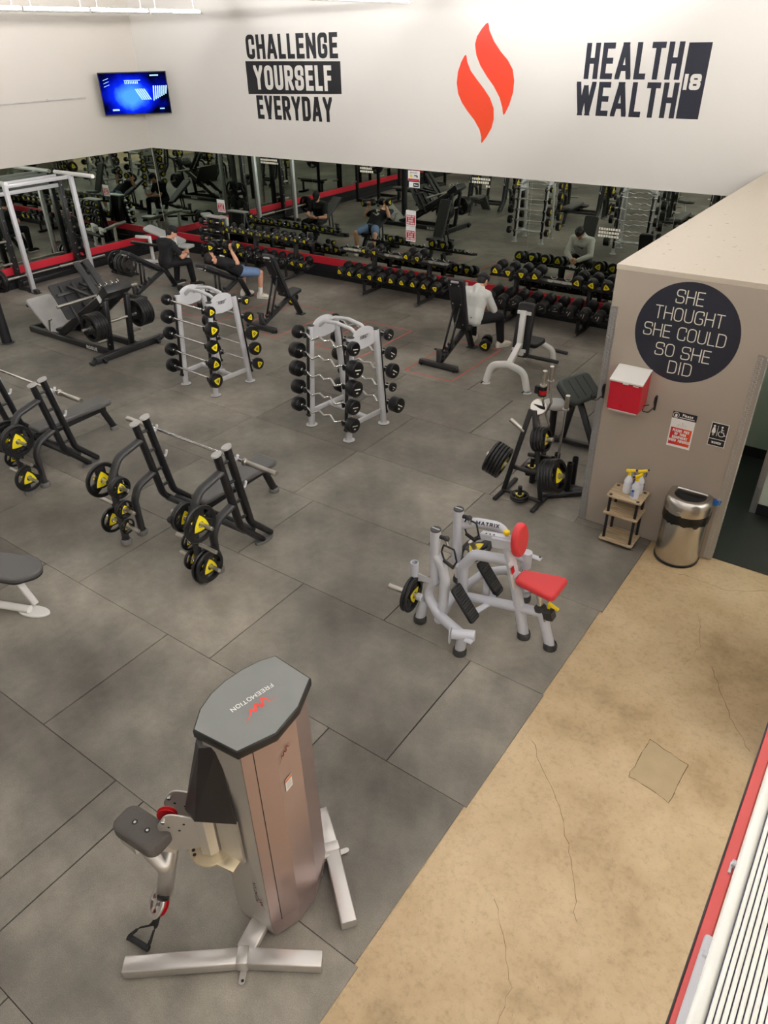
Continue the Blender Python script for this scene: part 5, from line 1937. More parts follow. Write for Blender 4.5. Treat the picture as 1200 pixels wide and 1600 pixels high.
t = thing('flat_bench', 'grey flat bench in front of the power rack seen in the mirror', 'bench', (-13.7, 4.35, 0))
m = MB(); m.solid(rrect(1.15, .29, .05, 4), .40, .46, 'pad_grey', .02, 3); obj('pad', m, t)
m = MB(); m.beam((-.5, 0, .36), (.5, 0, .36), .07, .07, 'black'); obj('spine', m, t)
for sx in (-1, 1):
    m = MB(); m.beam((sx*.42, 0, .36), (sx*.42, 0, .05), .06, .06, 'black', (1, 0, 0)); m.beam((sx*.42, -.24, .03), (sx*.42, .24, .03), .06, .06, 'black'); obj('leg', m, t)

# ================================================================== FLOOR PLATE HOLDER BY THE SMITH MACHINE
t = thing('plate_holder', 'low black floor holder of iron plates between smith machine and corner', 'plate holder', (-14.6, 10.22, 0))
m = MB()
for sy in (-1, 1):
    m.beam((-.36, sy*.09, .03), (.36, sy*.09, .03), .04, .04, 'black')
obj('base_rail', m, t)
for k in range(5):
    m = MB()
    x = -.30+.15*k
    m.beam((x, -.12, .03), (x, .12, .03), .03, .03, 'black')
    for sy in (-1, 1):
        m.tube([(x, sy*.10, .03), (x, sy*.10, .17)], .009, 'black', 8)
    obj('divider', m, t)
IK = (.205, .035, False, 'steel_dark')
for k, x in enumerate((-.235, -.06, -.005, .08, .22)):
    key = (.225, .044, False) if k in (0,) else IK
    put_plate(key, (-14.6+x, 10.22, .05+key[0]-.012), (.4*k, 0, 0), ('black' if k == 0 else 'gunmetal grey')+' iron plate standing in the floor holder, %s from its left end' % ORD[k], 'plates in the floor holder')

# ================================================================== WHITE DECLINE BENCH IN THE CORNER
o = V((-14.6, 11.35, 0))
t = thing('decline_bench', 'white-framed decline bench with pale pad in the mirrored corner', 'bench', o)
m = MB(o); m.beam((-15.35, 10.95, .06), (-13.9, 11.55, .06), .07, .07, 'white'); obj('base_beam', m, t)
for dx in (0, .62):
    m = MB(o)
    b = V((-14.78+dx, 11.2+dx*.35, 0))
    m.beam(b, b+V((0, 0, .62)), .06, .07, 'white', (1, 0, 0)); m.beam(b+V((.03, 0, .60)), b+V((-.34, -.12, .60)), .06, .06, 'white'); obj('bracket_post', m, t)
m = MB(o); m.beam((-15.15, 10.95, .50), (-13.95, 11.35, .40), .10, .05, 'black'); m.cyl((-14.9, 11.03, .38), (-14.75, 11.08, .40), .05, 'black', 14); obj('side_rail', m, t)
m = MB(o); m.solid(rrect(1.05, .30, .06, 4), 0, .06, 'pad_light', .02, 3, frame((-14.75, 11.62, .55), (.30, -.05, .95), (1, .2, 0))); obj('back_pad', m, t, 'pale grey pad')
m = MB(o); m.solid(rrect(.34, .30, .08, 4), 0, .06, 'pad_light', .02, 3, frame((-13.95, 11.55, .40), (0, 0, 1), (1, .2, 0))); obj('seat_pad', m, t, 'pale grey pad')
m = MB(o); m.beam((-14.75, 11.6, .06), (-14.75, 11.62, .55), .06, .06, 'white', (1, 0, 0)); m.beam((-13.95, 11.55, .06), (-13.95, 11.55, .40), .06, .06, 'white', (1, 0, 0)); obj('pad_post', m, t)
m = MB(o); m.cyl((-14.42, 11.42, .50), (-14.42, 11.42, .95), .016, 'black', 10); obj('stop_rod', m, t)

# ================================================================== GREY SEATED ROW MACHINE WITH RED PADS
o = V((-2.1, 4.46, 0))
CY = 4.46
t = thing('row_machine', 'silver plate-loaded seated row machine with red seat and chest pad', 'row machine', o)
def T(name, path, r=.043, fil=.09, mat='silver_w', parent=None, n=16, oval=None, up=None):
    m = MB(o)
    m.tube(path, r, mat, n, fil=fil, oval=oval, up=up)
    return obj(name, m, parent or t)
def boot(x, y, parent, r=.058):
    m = MB(o)
    m.lathe([(0, 0), (r, 0), (r*1.03, .035), (r*.9, .06), (r*.8, .062)], 'bootblk', Matrix.Translation((x, y, 0)), 22)
    obj('floor_foot', m, parent, 'dark rubber foot')
rp = T('seat_post', [(-1.54, CY, .02), (-1.66, CY, .37)], .045); boot(-1.54, CY, rp)
m = MB(o); m.cyl((-1.66, CY, .36), (-1.672, CY, .395), .052, 'bootblk', 18); m.cyl((-1.665, CY, .38), (-1.715, CY, .585), .024, 'chrome', 14); obj('seat_stem', m, rp, 'chrome stem')
m = MB(o); m.box((-1.59, CY, .345), (.09, .075, .10), 'frame_dark', .015, rotm('Y', -18)); m.cyl((-1.60, CY-.05, .31), (-1.60, CY-.038, .31), .012, 'chrome', 12); obj('adjuster', m, rp)
m = MB(o); m.box((-1.565, CY+.02, .43), (.10, .035, .022), 'trig_y', .006, rotm('Y', 20)); m.box((-1.60, CY+.02, .42), (.02, .03, .05), 'trig_y', .004); obj('seat_lever', m, rp, 'yellow lever')
col = T('chest_column', [(-1.785, CY, .02), (-1.85, CY, .30), (-2.01, CY, .885)], .047, .2); boot(-1.785, CY, col)
m = MB(o); m.box((-1.925, CY-.049, .64), (.004, .05, .26), 'paper', .001, rotm('Y', -15)); m.box((-1.9225, CY-.0515, .70), (.004, .046, .06), 'red', .001, rotm('Y', -15)); obj('instruction_label', m, col, 'white and red label')
T('spine_tube', [(-2.52, CY, .12), (-2.36, CY, .18), (-1.85, CY, .30), (-1.64, CY, .335)], .043)
T('arch_tube', [(-2.40, CY, .16), (-2.41, CY, .50), (-2.31, CY, .67), (-1.955, CY, .745)], .047, .12)
T('cross_tube', [(-2.42, 4.08, .15), (-2.5, CY, .13), (-2.42, 4.86, .15)], .04, .1)
m = MB(o); m.tube([(-1.955, 4.75, .50), (-1.955, 4.75, .66)], .045, 'silver_w', 16); m.cyl((-1.955, 4.75, .46), (-1.955, 4.75, .50), .035, 'chrome', 14); m.box((-1.89, 4.80, .60), (.10, .05, .016), 'silver_w', .006); m.cyl((-1.86, 4.81, .609), (-1.86, 4.81, .612), .012, 'frame_dark', 10); obj('pivot_tube', m, t)
# chest pad and its slider
m = MB(o); m.beam((-2.25, CY, .895), (-1.95, CY, .955), .06, .06, 'silver_w'); sl_ = obj('pad_slider', m, t)
m = MB(o); m.box((-2.03, CY, .905), (.22, .085, .10), 'silver_w', .008, rotm('Y', -11))
for k in range(3):
    m.cyl((-2.20+.035*k, CY-.02, .937+.007*k), (-2.20+.035*k, CY-.02, .941+.007*k), .008, 'ink', 8)
obj('slider_sleeve', m, sl_)
m = MB(o); m.cyl((-2.03, CY, .95), (-2.03, CY, .995), .013, 'chrome', 12); m.lathe([(0, 0), (.018, 0), (.03, .012), (.026, .03), (.016, .034), (0, .034)], 'trig_y', Matrix.Translation((-2.03, CY, .985)), 16); obj('pull_pin', m, sl_, 'yellow pull pin')
m = MB(o); m.solid([(x*.115, y*.15) for x, y in circ(1, 40)], 0, .065, 'red_pad', .026, 4, frame((-1.945, CY, .972), (.985, 0, .10), (0, 1, 0))); obj('chest_pad', m, t, 'red oval chest pad')
m = MB(o)
sp_ = [tuple(p.xy) for p in rnd([(-.19, -.085, 0), (.15, -.155, 0), (.19, -.13, 0), (.19, .13, 0), (.15, .155, 0), (-.19, .085, 0)], .06, 5, True)]
m.solid(sp_, 0, .06, 'red_pad', .022, 4, frame((-1.70, CY, .595), (-.06, 0, 1), (1, 0, 0))); m.box((-1.70, CY, .588), (.26, .16, .015), 'frame_dark', .003, rotm('Y', 3)); obj('seat_pad', m, t, 'red seat pad')
# moving arms: near (towards the camera) and far
def grip(m, c, dirx):
    c = V(c)
    pts = [c+V((-.055, 0, 0)), c+V((-.075, 0, -.075)), c+V((-.045, 0, -.15)), c+V((.05, -.02, -.175)), c+V((.085, -.02, -.105)), c+V((.045, 0, -.01))]
    m.tube(pts+[pts[0]], .008, 'black', 8, fil=.02)
    m.cyl(c+V((-.05, 0, -.155)), c+V((.06, -.02, -.178)), .016, 'rubber', 12)
for side, yy, px in (('near', 4.20, 0), ('far', 4.57, 0)):
    sg = -1 if side == 'near' else 1
    arm = T('lever_arm', [(-2.54, yy, .44), (-2.54, yy, .98)], .045)
    m = MB(o); m.cyl((-2.54, yy, .978), (-2.54, yy, .992), .046, 'bootblk', 18); m.box((-2.54, yy, .995), (.07, .012, .004), 'silver_w', .001); obj('end_cap', m, arm, 'dark cap')
    m = MB(o); m.cyl((-2.50, yy, .93), (-2.44, yy+.01, .925), .018, 'black', 12); m.ball((-2.44, yy+.01, .925), .026, 'frame_dark', 12, 8); m.cyl((-2.44, yy, .92), (-2.42, yy, .87), .012, 'chrome', 10); obj('swivel', m, arm)
    m = MB(o); grip(m, (-2.40, yy-.01, .87) if side == 'near' else (-2.42, yy+.02, .90), 1); obj('grip_handle', m, arm, 'black D-shaped grip')
    if side == 'near':
        T('arm_brace', [(-2.54, 4.20, .74), (-2.47, 4.20, .64), (-2.43, 4.19, .50), (-2.43, 4.16, .13)], .045, .12, parent=arm)
        T('lower_arm', [(-2.54, 4.20, .45), (-2.59, 4.20, .37), (-2.60, 4.18, .27), (-2.44, 4.12, .17), (-2.15, 4.0, .19)], .045, .1, parent=arm)
    else:
        T('arm_brace', [(-2.52, 4.60, .82), (-2.40, 4.64, .86), (-2.19, 4.70, .86), (-2.12, 4.73, .68), (-2.05, 4.74, .60), (-1.955, 4.75, .585)], .045, .12, parent=arm)
        m = MB(o); lettering(m, 'MATRIX', frame(V((-2.30, 4.67, .86))+V((.22, -.79, .57)).normalized()*.0470, (.22, -.79, .57), (.96, .27, 0)), .032, wr=1.0, t=.24, gap=.3, mat='ink', width=.20)
        obj('lettering', m, arm, 'dark lettering')
    # pivot block and outer foot
    py, pz = (3.985, .20) if side == 'near' else (4.92, .22)
    pxx = -2.12 if side == 'near' else -1.98
    m = MB(o); m.tube([(pxx-.09, py-.03, pz), (pxx+.09, py+.04, pz+.015)], .046, 'silver_w', 16)
    m.solid([(x*.045, y*.085) for x, y in circ(1, 20)], 0, .012, 'silver_w', .003, 1, frame((pxx-.10, py-.03, pz-.03), (-1, -.3, 0), (0, 1, 0)))
    m.cyl((pxx-.112, py-.035, pz), (pxx-.122, py-.038, pz), .016, 'chrome', 12)
    m.box((pxx+.07, py-.035, pz+.005), (.07, .05, .018), 'silver_w', .006); obj('pivot_block', m, t)
    f_ = T('outer_foot', [(pxx-.02, py-.01, .02), (pxx-.01, py, pz)], .045); boot(pxx-.02, py-.01, f_)
    # plate horn with plates
    if side == 'near':
        hb = V((-2.60, 4.10, .30)); hd = V((-1, -.10, .035)).normalized()
    else:
        hb = V((-2.40, 4.72, .48)); hd = V((-.4, -.3, .86)).normalized()
    m = MB(o); m.cyl(hb, hb+hd*(.33 if side == 'near' else .16), .024, 'steel', 16); m.cyl(hb-hd*.0, hb+hd*.05, .034, 'silver_w', 16); obj('plate_horn', m, arm, 'steel plate horn')
    q = hd.to_track_quat('X', 'Z').to_euler()
    if side == 'near':
        put_plate((.165, .03, True), hb+hd*.09, q, 'inner plate on the row machine horn nearest the camera', 'plates on the row machine')
        put_plate((.165, .03, True), hb+hd*.123, q, 'outer yellow-badged plate on the row machine horn nearest the camera', 'plates on the row machine')
    else:
        put_plate((.165, .03, True), hb+hd*.06, q, 'yellow-badged plate lying on the far arm of the row machine', 'plates on the row machine')
lf = T('rear_foot', [(-2.64, 4.13, .02), (-2.62, 4.16, .24)], .045); boot(-2.64, 4.13, lf)
lf = T('rear_foot', [(-2.64, 4.82, .02), (-2.62, 4.8, .2)], .045); boot(-2.64, 4.82, lf)
m = MB(o); m.lathe([(.032, .0), (.036, .0), (.036, .16), (.028, .16), (.028, .02)], 'silver_w', Matrix.Translation((-2.72, 4.16, .44)), 18); m.solid([(-.10, -.05), (.10, -.03), (.12, .0), (-.10, .05)], -.006, .006, 'silver_w', .002, 1, frame((-2.64, 4.16, .47), (0, -1, 0), (1, 0, .2))); obj('storage_tube', m, t)
T('loop_tube', [(-2.42, 4.84, .18), (-2.2, 4.95, .24), (-2.0, 4.93, .20), (-1.95, 4.86, .14)], .04, .1)
for c, tl in (((-2.245, 4.20, .335), 0), ((-2.235, 4.62, .345), 0)):
    m = MB(o)
    f = frame(c, (.79, 0, .61), (0, 1, 0))
    m.solid(rrect(.135, .35, .025, 3), 0, .03, 'rubber', .008, 2, f)
    for k in range(13):
        m.box((0, -.15+.025*k, .032), (.115, .012, .008), 'bootblk', .002, None, 1, f)
    p = obj('foot_rest', m, t, 'black ribbed foot rest')
    m = MB(o); m.beam(V(c)+V((-.02, 0, -.02)), V((c[0]+.02, (c[1]+CY)/2, .15)), .05, .012, 'silver_w'); m.beam(V(c)+V((.06, 0, -.10)), (c[0]+.12, CY, .22), .06, .012, 'silver_w'); obj('foot_rest_bracket', m, t)

# ================================================================== TALL SINGLE-ARM CABLE MACHINE IN THE FOREGROUND
o = V((-1.95, 1.55, 0))
t = thing('cable_machine', 'tall rose-grey single-arm cable machine with grey cap in the foreground', 'cable machine', o)
ZT = 1.70
cap = [(-1.805, 1.32), (-1.73, 1.50), (-1.75, 1.68), (-1.825, 1.855), (-2.08, 1.875), (-2.125, 1.80), (-2.155, 1.70), (-2.17, 1.60), (-2.165, 1.50), (-2.135, 1.40), (-2.065, 1.295)]
cx_, cy_ = -1.95, 1.58
m = MB(o); m.solid(cap, ZT-.055, ZT, 'fm_edge', .008, 2, None, True, 'fm_cap'); cp = obj('top_cap', m, t, 'grey cap with black edge')
m = MB(o)
fcap = frame((-1.955, 1.60, ZT+.0012), (0, 0, 1), (-.50, -.866, 0))
lettering(m, 'FREEMOTION', frame((-1.975, 1.595, ZT+.0012), (0, 0, 1), (-.20, -.98, 0)), .026, wr=.85, t=.17, gap=.18, mat='paper', width=.24); obj('lettering', m, cp, 'white lettering')
m = MB(o)
def ribbon(mb, pts, wds, mat, fr):
    pts = [V((a, b, 0)) for a, b in pts]
    q = []
    for i, p in enumerate(pts):
        d = (pts[min(i+1, len(pts)-1)]-pts[max(i-1, 0)]).normalized()
        n = V((-d.y, d.x, 0))*wds[i]/2
        q.append((p-n, p+n))
    for i in range(len(q)-1):
        mb.flat([tuple(v.xy) for v in (q[i][0], q[i+1][0], q[i+1][1], q[i][1])], mat, fr)
def emsign(mb, fr, s, mat='red'):
    p = rnd([(-1.0, -.35, 0), (-.55, -.1, 0), (-.42, .25, 0), (-.3, -.2, 0), (-.05, .42, 0), (.1, -.22, 0), (.36, .5, 0), (.52, .0, 0), (.75, -.1, 0), (1.0, .2, 0)], .12, 3)
    n = len(p)
    ribbon(mb, [(a.x*s, a.y*s) for a in p], [s*.13*math.sin(PI*min(1, .06+i/(n-1)*.97))+.0006 for i in range(n)], mat, fr)
M['emb_red'] = MT('red_brush_mark', (232, 78, 66), .5)
M['emb_dark'] = MT('dark_red_brush_mark', (110, 16, 18), .5)
emsign(m, frame((-1.905, 1.575, ZT+.0012), (0, 0, 1), (.20, .98, 0)) @ Matrix.Scale(1, 4), .105, 'emb_red'); obj('brush_emblem', m, cp, 'red brush mark')
# body: faceted column, slightly wider at the foot
def ring(z, k):
    return [((x-cx_)*k+cx_, (y-cy_)*k+cy_, z) for x, y in body]
body = [(-1.815, 1.34), (-1.755, 1.50), (-1.77, 1.67), (-1.84, 1.83), (-2.06, 1.845), (-2.13, 1.68), (-2.145, 1.52), (-2.10, 1.385), (-2.05, 1.32)]
m = MB(o)
n_ = len(body)
lo, mi_, hi = ring(.045, .93), ring(.21, 1.03), ring(ZT-.055, .985)
vs = lo+mi_+hi
fs = [[r_*n_+k, r_*n_+(k+1) % n_, (r_+1)*n_+(k+1) % n_, (r_+1)*n_+k] for r_ in range(2) for k in range(n_)]
m.add(vs, fs, 'fm_body', False); m.add(lo, [list(range(n_))[::-1]], 'fm_body')
bd = obj('column_shroud', m, t, 'rose-grey faceted housing')
m = MB(o)
e0, e1 = V((-1.815, 1.34, 0)), V((-1.755, 1.50, 0))
en = V((.936, -.351, 0))
q0 = e0.lerp(e1, .36)
def bodypt(p, z, k):
    return V(((p.x-cx_)*k+cx_, (p.y-cy_)*k+cy_, z))
m.beam(bodypt(q0, .21, 1.03)+en*.0005, bodypt(q0, ZT-.055, .985)+en*.0005, .004, .003, 'ink', en, 0)
obj('panel_joint', m, bd)
m = MB(o); emsign(m, frame((-1.7575, 1.560, 1.49), (.995, .09, 0), (.09, -.995, 0)) @ Matrix.Rotation(PI+.35, 4, 'Z') @ Matrix.Scale(1, 4), .06, 'emb_dark'); obj('side_emblem', m, bd, 'dark red brush mark')
f = frame((-1.7570, 1.555, 1.265), (.995, .09, 0), (-.09, .995, 0))
m = MB(o); m.solid(rrect(.05, .085), 0, .002, 'paper', 0, 1, f); m.flat(rrect(.05, .018, 0, 1, 0, .033), 'orange', f @ Matrix.Translation((0, 0, .003)))
for k in range(4):
    m.flat(rrect(.036, .004, 0, 1, 0, .012-.012*k), 'conduit', f @ Matrix.Translation((0, 0, .003)))
obj('warning_label', m, bd, 'white and orange warning label')
# silver front channel on the camera-left face
m = MB(o)
f0, f1 = V((-2.05, 1.32, 0)), V((-1.815, 1.34, 0))
fo = V((.085, -.996, 0))*.004
pts = [(bodypt(f0, .10, .97)+fo), (bodypt(f1, .10, .97)+fo), (bodypt(f1, .21, 1.03)+fo), (bodypt(f1, ZT-.06, .985)+fo), (bodypt(f0, ZT-.06, .985)+fo), (bodypt(f0, .21, 1.03)+fo)]
m.add(pts, [[0, 1, 2, 5], [5, 2, 3, 4]], 'fm_silver')
ch = obj('front_channel', m, t, 'silver front face')
f = frame((-1.955, 1.300, .42), (0, -1, 0), (0, 0, 1))
m = MB(o); lettering(m, 'FREEMOTION', frame((-1.875, 1.318, .50), (.085, -.996, .0), (.0, .0, 1)), .022, wr=.8, t=.16, gap=.2, mat='ink', width=.19); obj('lettering', m, ch); m = MB(o); emsign(m, frame((-1.845, 1.3205, .42), (.085, -.996, .0), (0, 0, 1)), .055, 'emb_dark'); obj('side_emblem', m, ch)
# shroud and swing bracket
m = MB(o)
sh = [(-1.955, 1.325), (-2.10, 1.36), (-2.15, 1.44), (-2.20, 1.36), (-2.17, 1.24), (-2.07, 1.205)]
topz, botz = ZT-.09, 1.11
k0 = [(-1.965, 1.335, topz), (-2.06, 1.335, topz), (-2.10, 1.40, topz), (-2.12, 1.40, topz-.02), (-2.11, 1.33, topz-.04), (-2.06, 1.30, topz-.04)]
k1 = [(-1.895, 1.305, botz), (-2.08, 1.37, botz), (-2.15, 1.42, botz), (-2.215, 1.33, botz), (-2.175, 1.215, botz), (-2.08, 1.195, botz)]
vs = k0+k1
fs = [[i+6, (i+1) % 6+6, (i+1) % 6, i] for i in range(6)]
m.add(vs, fs, 'fm_shroud', False); m.add(k1, [[0, 1, 2, 3, 4, 5]], 'fm_shroud'); m.add(k0, [[5, 4, 3, 2, 1, 0]], 'fm_shroud'); obj('arm_shroud', m, t, 'dark brown plastic shroud')
AX, AY = -2.115, 1.275
m = MB(o); m.solid([(x*.062, y*.062) for x, y in circ(1, 8)], .77, 1.12, 'fm_silver', .004, 1, Matrix.Translation((AX, AY, 0)), False); obj('pivot_post', m, t)
m = MB(o)
m.solid([(AX+.115*math.cos(a), AY+.115*math.sin(a)) for a in [2*PI*k/32 for k in range(32)]], .755, .769, 'gold', .002, 1)
m.beam((AX, AY, .7618), (-1.93, 1.31, .7618), .15, .013, 'gold', (0, 0, 1), .001)
for k in range(4):
    a = math.radians(196+17*k)
    m.cyl((AX+.095*math.cos(a), AY+.095*math.sin(a), .7695), (AX+.095*math.cos(a), AY+.095*math.sin(a), .77), .010, 'ink', 10)
m.box((-1.975, 1.302, .94), (.15, .014, .35), 'fm_silver', .002, rotm('Z', 6)); obj('indexing_bracket', m, t, 'zinc plate with index holes')
# side plates with red pulley
ad = V((-.80, -.60, 0)); an = V((.60, -.80, 0))
outline = [tuple(p.xy) for p in rnd([(-.06, -.13, 0), (.13, -.16, 0), (.16, .06, 0), (.10, .16, 0), (-.06, .11, 0)], .06, 5, True)]
def pl_frame(off):
    fr = Matrix((ad, V((0, 0, 1)), ad.cross(V((0, 0, 1))))).transposed().to_4x4()
    fr.translation = V((AX, AY, .96))+an*off+ad*.075
    return fr
for off in (-.095, .045):
    m = MB(o)
    m.solid(outline, 0, .009, 'fm_silver', .002, 1, pl_frame(off))
    for (a, b) in ((.05, .02), (.02, .07), (.10, .05)):
        m.cyl(pl_frame(off) @ V((a, b, .011)), pl_frame(off) @ V((a, b, -.002)), .008, 'ink', 10)
    m.cyl(pl_frame(off) @ V((.12, .10, .02)), pl_frame(off) @ V((.12, .10, -.012)), .012, 'chrome', 12)
    obj('side_plate', m, t)
m = MB(o); m.lathe([(.015, -.012), (.05, -.012), (.052, -.008), (.040, 0), (.052, .008), (.05, .012), (.015, .012)], 'red', pl_frame(.0) @ Matrix.Translation((.11, .095, 0)), 24); obj('pulley', m, t, 'red pulley')
# hanging arm
p0 = V((AX, AY, .90))+ad*.19
p1 = V((-2.37, 1.075, .36))
m = MB(o); m.beam(p0, p1, .095, .085, 'fm_silver', an, .02); m.beam(p1+(p0-p1).normalized()*.03, p1-(p0-p1).normalized()*.015, .078, .103, 'black', an, .02); arm = obj('lower_arm', m, t)
m = MB(o); m.tube([p0.lerp(p1, .25)+an*.03, p0.lerp(p1, .3)+an*.10, V((-2.36, 1.05, .83)), V((-2.38, 1.06, .88))], .036, 'fm_silver', 14, fil=.06); m.box((-2.44, 1.05, .845), (.13, .10, .095), 'fm_silver', .012); obj('pad_bracket', m, arm)
m = MB(o); m.solid(rrect(.315, .165, .055, 5), 0, .085, 'foam', .022, 4, Matrix.Translation((-2.372, 1.068, .895)) @ Matrix.Rotation(math.radians(4), 4, 'Z'))
for dx in (-.045, .045):
    m.cyl((-2.372+dx, 1.068+dx*.07, .9802), (-2.372+dx, 1.068+dx*.07, .9815), .0155, 'ink', 14); m.cyl((-2.372+dx, 1.068+dx*.07, .981), (-2.372+dx, 1.068+dx*.07, .983), .008, 'chrome', 10)
obj('arm_pad', m, t, 'grey foam pad')
pf = frame((-2.385, 1.045, .27), (-.42, -.62, .66), (.8, -.55, 0))
m = MB(o); m.lathe([(.055, -.008), (.082, -.008), (.086, 0), (.082, .008), (.055, .008), (.055, -.008)], 'fm_silver', pf @ Matrix.Translation((0, 0, .03)), 26); m.lathe([(0, -.008), (.022, -.008), (.022, .012), (0, .012)], 'fm_silver', pf @ Matrix.Translation((0, 0, .03)), 16)
for k in range(5):
    a = 2*PI*k/5
    m.beam(pf @ V((.015*math.cos(a), .015*math.sin(a), .03)), pf @ V((.065*math.cos(a), .065*math.sin(a), .03)), .018, .012, 'fm_silver')
g_ = obj('pulley_guard', m, arm)
m = MB(o); m.lathe([(.02, -.012), (.066, -.012), (.068, -.008), (.056, 0), (.068, .008), (.066, .012), (.02, .012)], 'red', pf, 24); obj('pulley', m, g_, 'red pulley')
# strap and grip
m = MB(o)
st0 = V((-2.40, 1.02, .20))
a_, b_ = V((-2.515, .865, .045)), V((-2.375, .885, .045))
sec = [(-.019, -.0015), (.019, -.0015), (.019, .0015), (-.019, .0015)]
m.sweep(rnd([st0, V((-2.43, .99, .08)), V((-2.50, .93, .06)), a_+V((0, .0, .01))], .05, 5), sec, 'strap', up=(0, 1, .4), smooth=False)
m.sweep(rnd([st0, V((-2.41, .98, .10)), V((-2.385, .92, .07)), b_+V((0, 0, .01))], .05, 5), sec, 'strap', up=(0, 1, .4), smooth=False)
hd_ = obj('strap', m, arm, 'black webbing strap')
m = MB(o); m.cyl(a_, b_, .0175, 'rubber', 16, .004); m.cyl(a_+(a_-b_)*.03, a_, .02, 'black', 14); m.cyl(b_, b_+(b_-a_)*.03, .02, 'black', 14); obj('grip', m, hd_)
# splayed base
def legbar(p0, p1, p2, nm):
    m = MB(o)
    m.beam(p0, p1, .092, .078, 'fm_silver', (0, 0, 1), .006); m.beam(p1, p2, .092, .078, 'fm_silver', (0, 0, 1), .006)
    lb = obj(nm, m, t)
    d = (V(p2)-V(p0)).normalized()
    m = MB(o); m.beam(V(p1)-d*.03, V(p1)+d*.03, .099, .085, 'fm_silver', (0, 0, 1), .004); obj('joint_collar', m, lb)
    return lb
b1 = legbar((-2.40, .745, .046), (-1.885, 1.155, .062), (-1.515, 1.40, .046), 'base_bar')
for p in ((-1.84, 1.10, .02), ):
    m = MB(o); m.solid(rrect(.035, .10, .017, 5), 0, .006, 'fm_silver', .001, 1, Matrix.Translation(p) @ Matrix.Rotation(.58, 4, 'Z')); m.cyl((p[0]+.02, p[1]-.022, p[2]+.0065), (p[0]+.02, p[1]-.022, p[2]+.007), .009, 'ink', 10); obj('anchor_tab', m, b1)
b2 = legbar((-2.12, 2.12, .046), (-1.885, 1.945, .062), (-1.515, 1.645, .046), 'base_bar')
m = MB(o); m.solid(rrect(.035, .10, .017, 5), 0, .006, 'fm_silver', .001, 1, Matrix.Translation((-1.84, 1.985, .02)) @ Matrix.Rotation(-.53, 4, 'Z')); obj('anchor_tab', m, b2)
m = MB(o); m.beam((-1.90, 1.19, .07), (-1.925, 1.36, .11), .11, .05, 'fm_silver', (0, 0, 1), .006); m.beam((-1.90, 1.93, .07), (-1.94, 1.80, .11), .11, .05, 'fm_silver', (0, 0, 1), .006); m.box((-1.93, 1.58, .09), (.2, .42, .08), 'fm_silver', .004); obj('base_plinth', m, t)

# ================================================================== PLATE TREE WITH BAR HOLDERS BY THE PARTITION
o = V((-2.82, 6.62, 0))
t = thing('plate_tree', 'black triangular plate tree with upright bar tubes beside the partition', 'plate tree', o)
for x in (-3.045, -2.585):
    m = MB(o); m.beam((x, 6.28, .02), (x, 6.82, .02), .05, .035, 'black_sat'); obj('foot_bar', m, t)
m = MB(o); m.beam((-3.045, 6.50, .035), (-2.585, 6.50, .035), .05, .03, 'black_sat'); m.beam((-2.62, 6.62, .03), (-2.18, 7.0, .03), .05, .05, 'black_sat'); obj('cross_bar', m, t)
apx = V((-2.815, 6.56, 1.06))
for x in (-3.045, -2.585):
    m = MB(o); m.beam((x, 6.50, .03), (apx.x+(x+2.815)*.08, apx.y, apx.z), .055, .03, 'black_sat', (0, 1, 0)); obj('side_strut', m, t)
m = MB(o); m.beam((-2.98, 6.51, .36), (-2.65, 6.51, .36), .05, .04, 'black_sat'); m.beam((-2.80, 6.53, .55), (-2.62, 6.70, .48), .04, .04, 'black_sat'); obj('brace', m, t)
horns = [((-3.03, 6.50, .36), (-.30, -.02, .10), .26), ((-2.60, 6.50, .36), (.30, -.02, .10), .26), ((-2.88, 6.55, .80), (-.30, 0, .16), .20), ((-2.78, 6.55, .74), (.30, 0, .06), .24)]
for p, d, L in horns:
    d = V(d).normalized()
    m = MB(o); m.cyl(V(p), V(p)+d*L, .025, 'steel', 16); obj('plate_horn', m, t, 'steel plate horn')
gk = 'plates on the plate tree'
def tree_stack(base, d, first, n, key, txt):
    d = V(d).normalized()
    q = d.to_track_quat('X', 'Z').to_euler()
    for k in range(n):
        put_plate(key, V(base)+d*(first+k*(key[1]+.002)), q, '%s plate %s the plate tree\'s %s' % (ORD[k], 'from inside on', txt), gk)
tree_stack(horns[0][0], horns[0][1], .045, 5, (.19, .036, True), 'lower left horn')
tree_stack(horns[1][0], horns[1][1], .045, 5, (.185, .034, True), 'lower right horn')
tree_stack(horns[3][0], horns[3][1], .045, 4, (.135, .034, True), 'upper right horn')
# two small plates lying flat round short pegs on the tree base
for (x, y, z), lab in (((-2.80, 6.40, .095), 'small yellow-badged plate lying round the tree\'s front floor peg'), ((-2.80, 6.66, .33), 'small yellow-badged plate lying on the tree\'s middle peg')):
    m = MB(o); m.cyl((x, y, z-.07), (x, y, z+.115), .024, 'black', 14); m.beam((x, y-.05, z-.045), (x, 6.55, z-.045), .05, .03, 'black_sat'); obj('floor_peg', m, t)
    put_plate((.105, .028, True), (x, y, z), (0, -PI/2, 0), lab, gk)
    put_plate((.105, .028, False), (x, y, z-.03), (0, -PI/2, 0), 'plain plate beneath the '+('front' if y < 6.5 else 'middle')+' flat badged plate on the tree', gk)
tubes = [(-2.66, 7.03), (-2.66, 6.91), (-2.45, 6.90), (-2.45, 7.05), (-2.86, 6.85), (-2.80, 6.95)]
for x, y in tubes:
    m = MB(o); m.lathe([(0, 0), (.034, 0), (.034, .36), (.027, .36), (.027, .03), (0, .03)], 'black', Matrix.Translation((x, y, .02)), 20); obj('bar_tube', m, t)
m = MB(o); m.beam((-2.90, 6.95, .03), (-2.24, 6.97, .03), .14, .03, 'black_sat'); obj('tube_base', m, t)
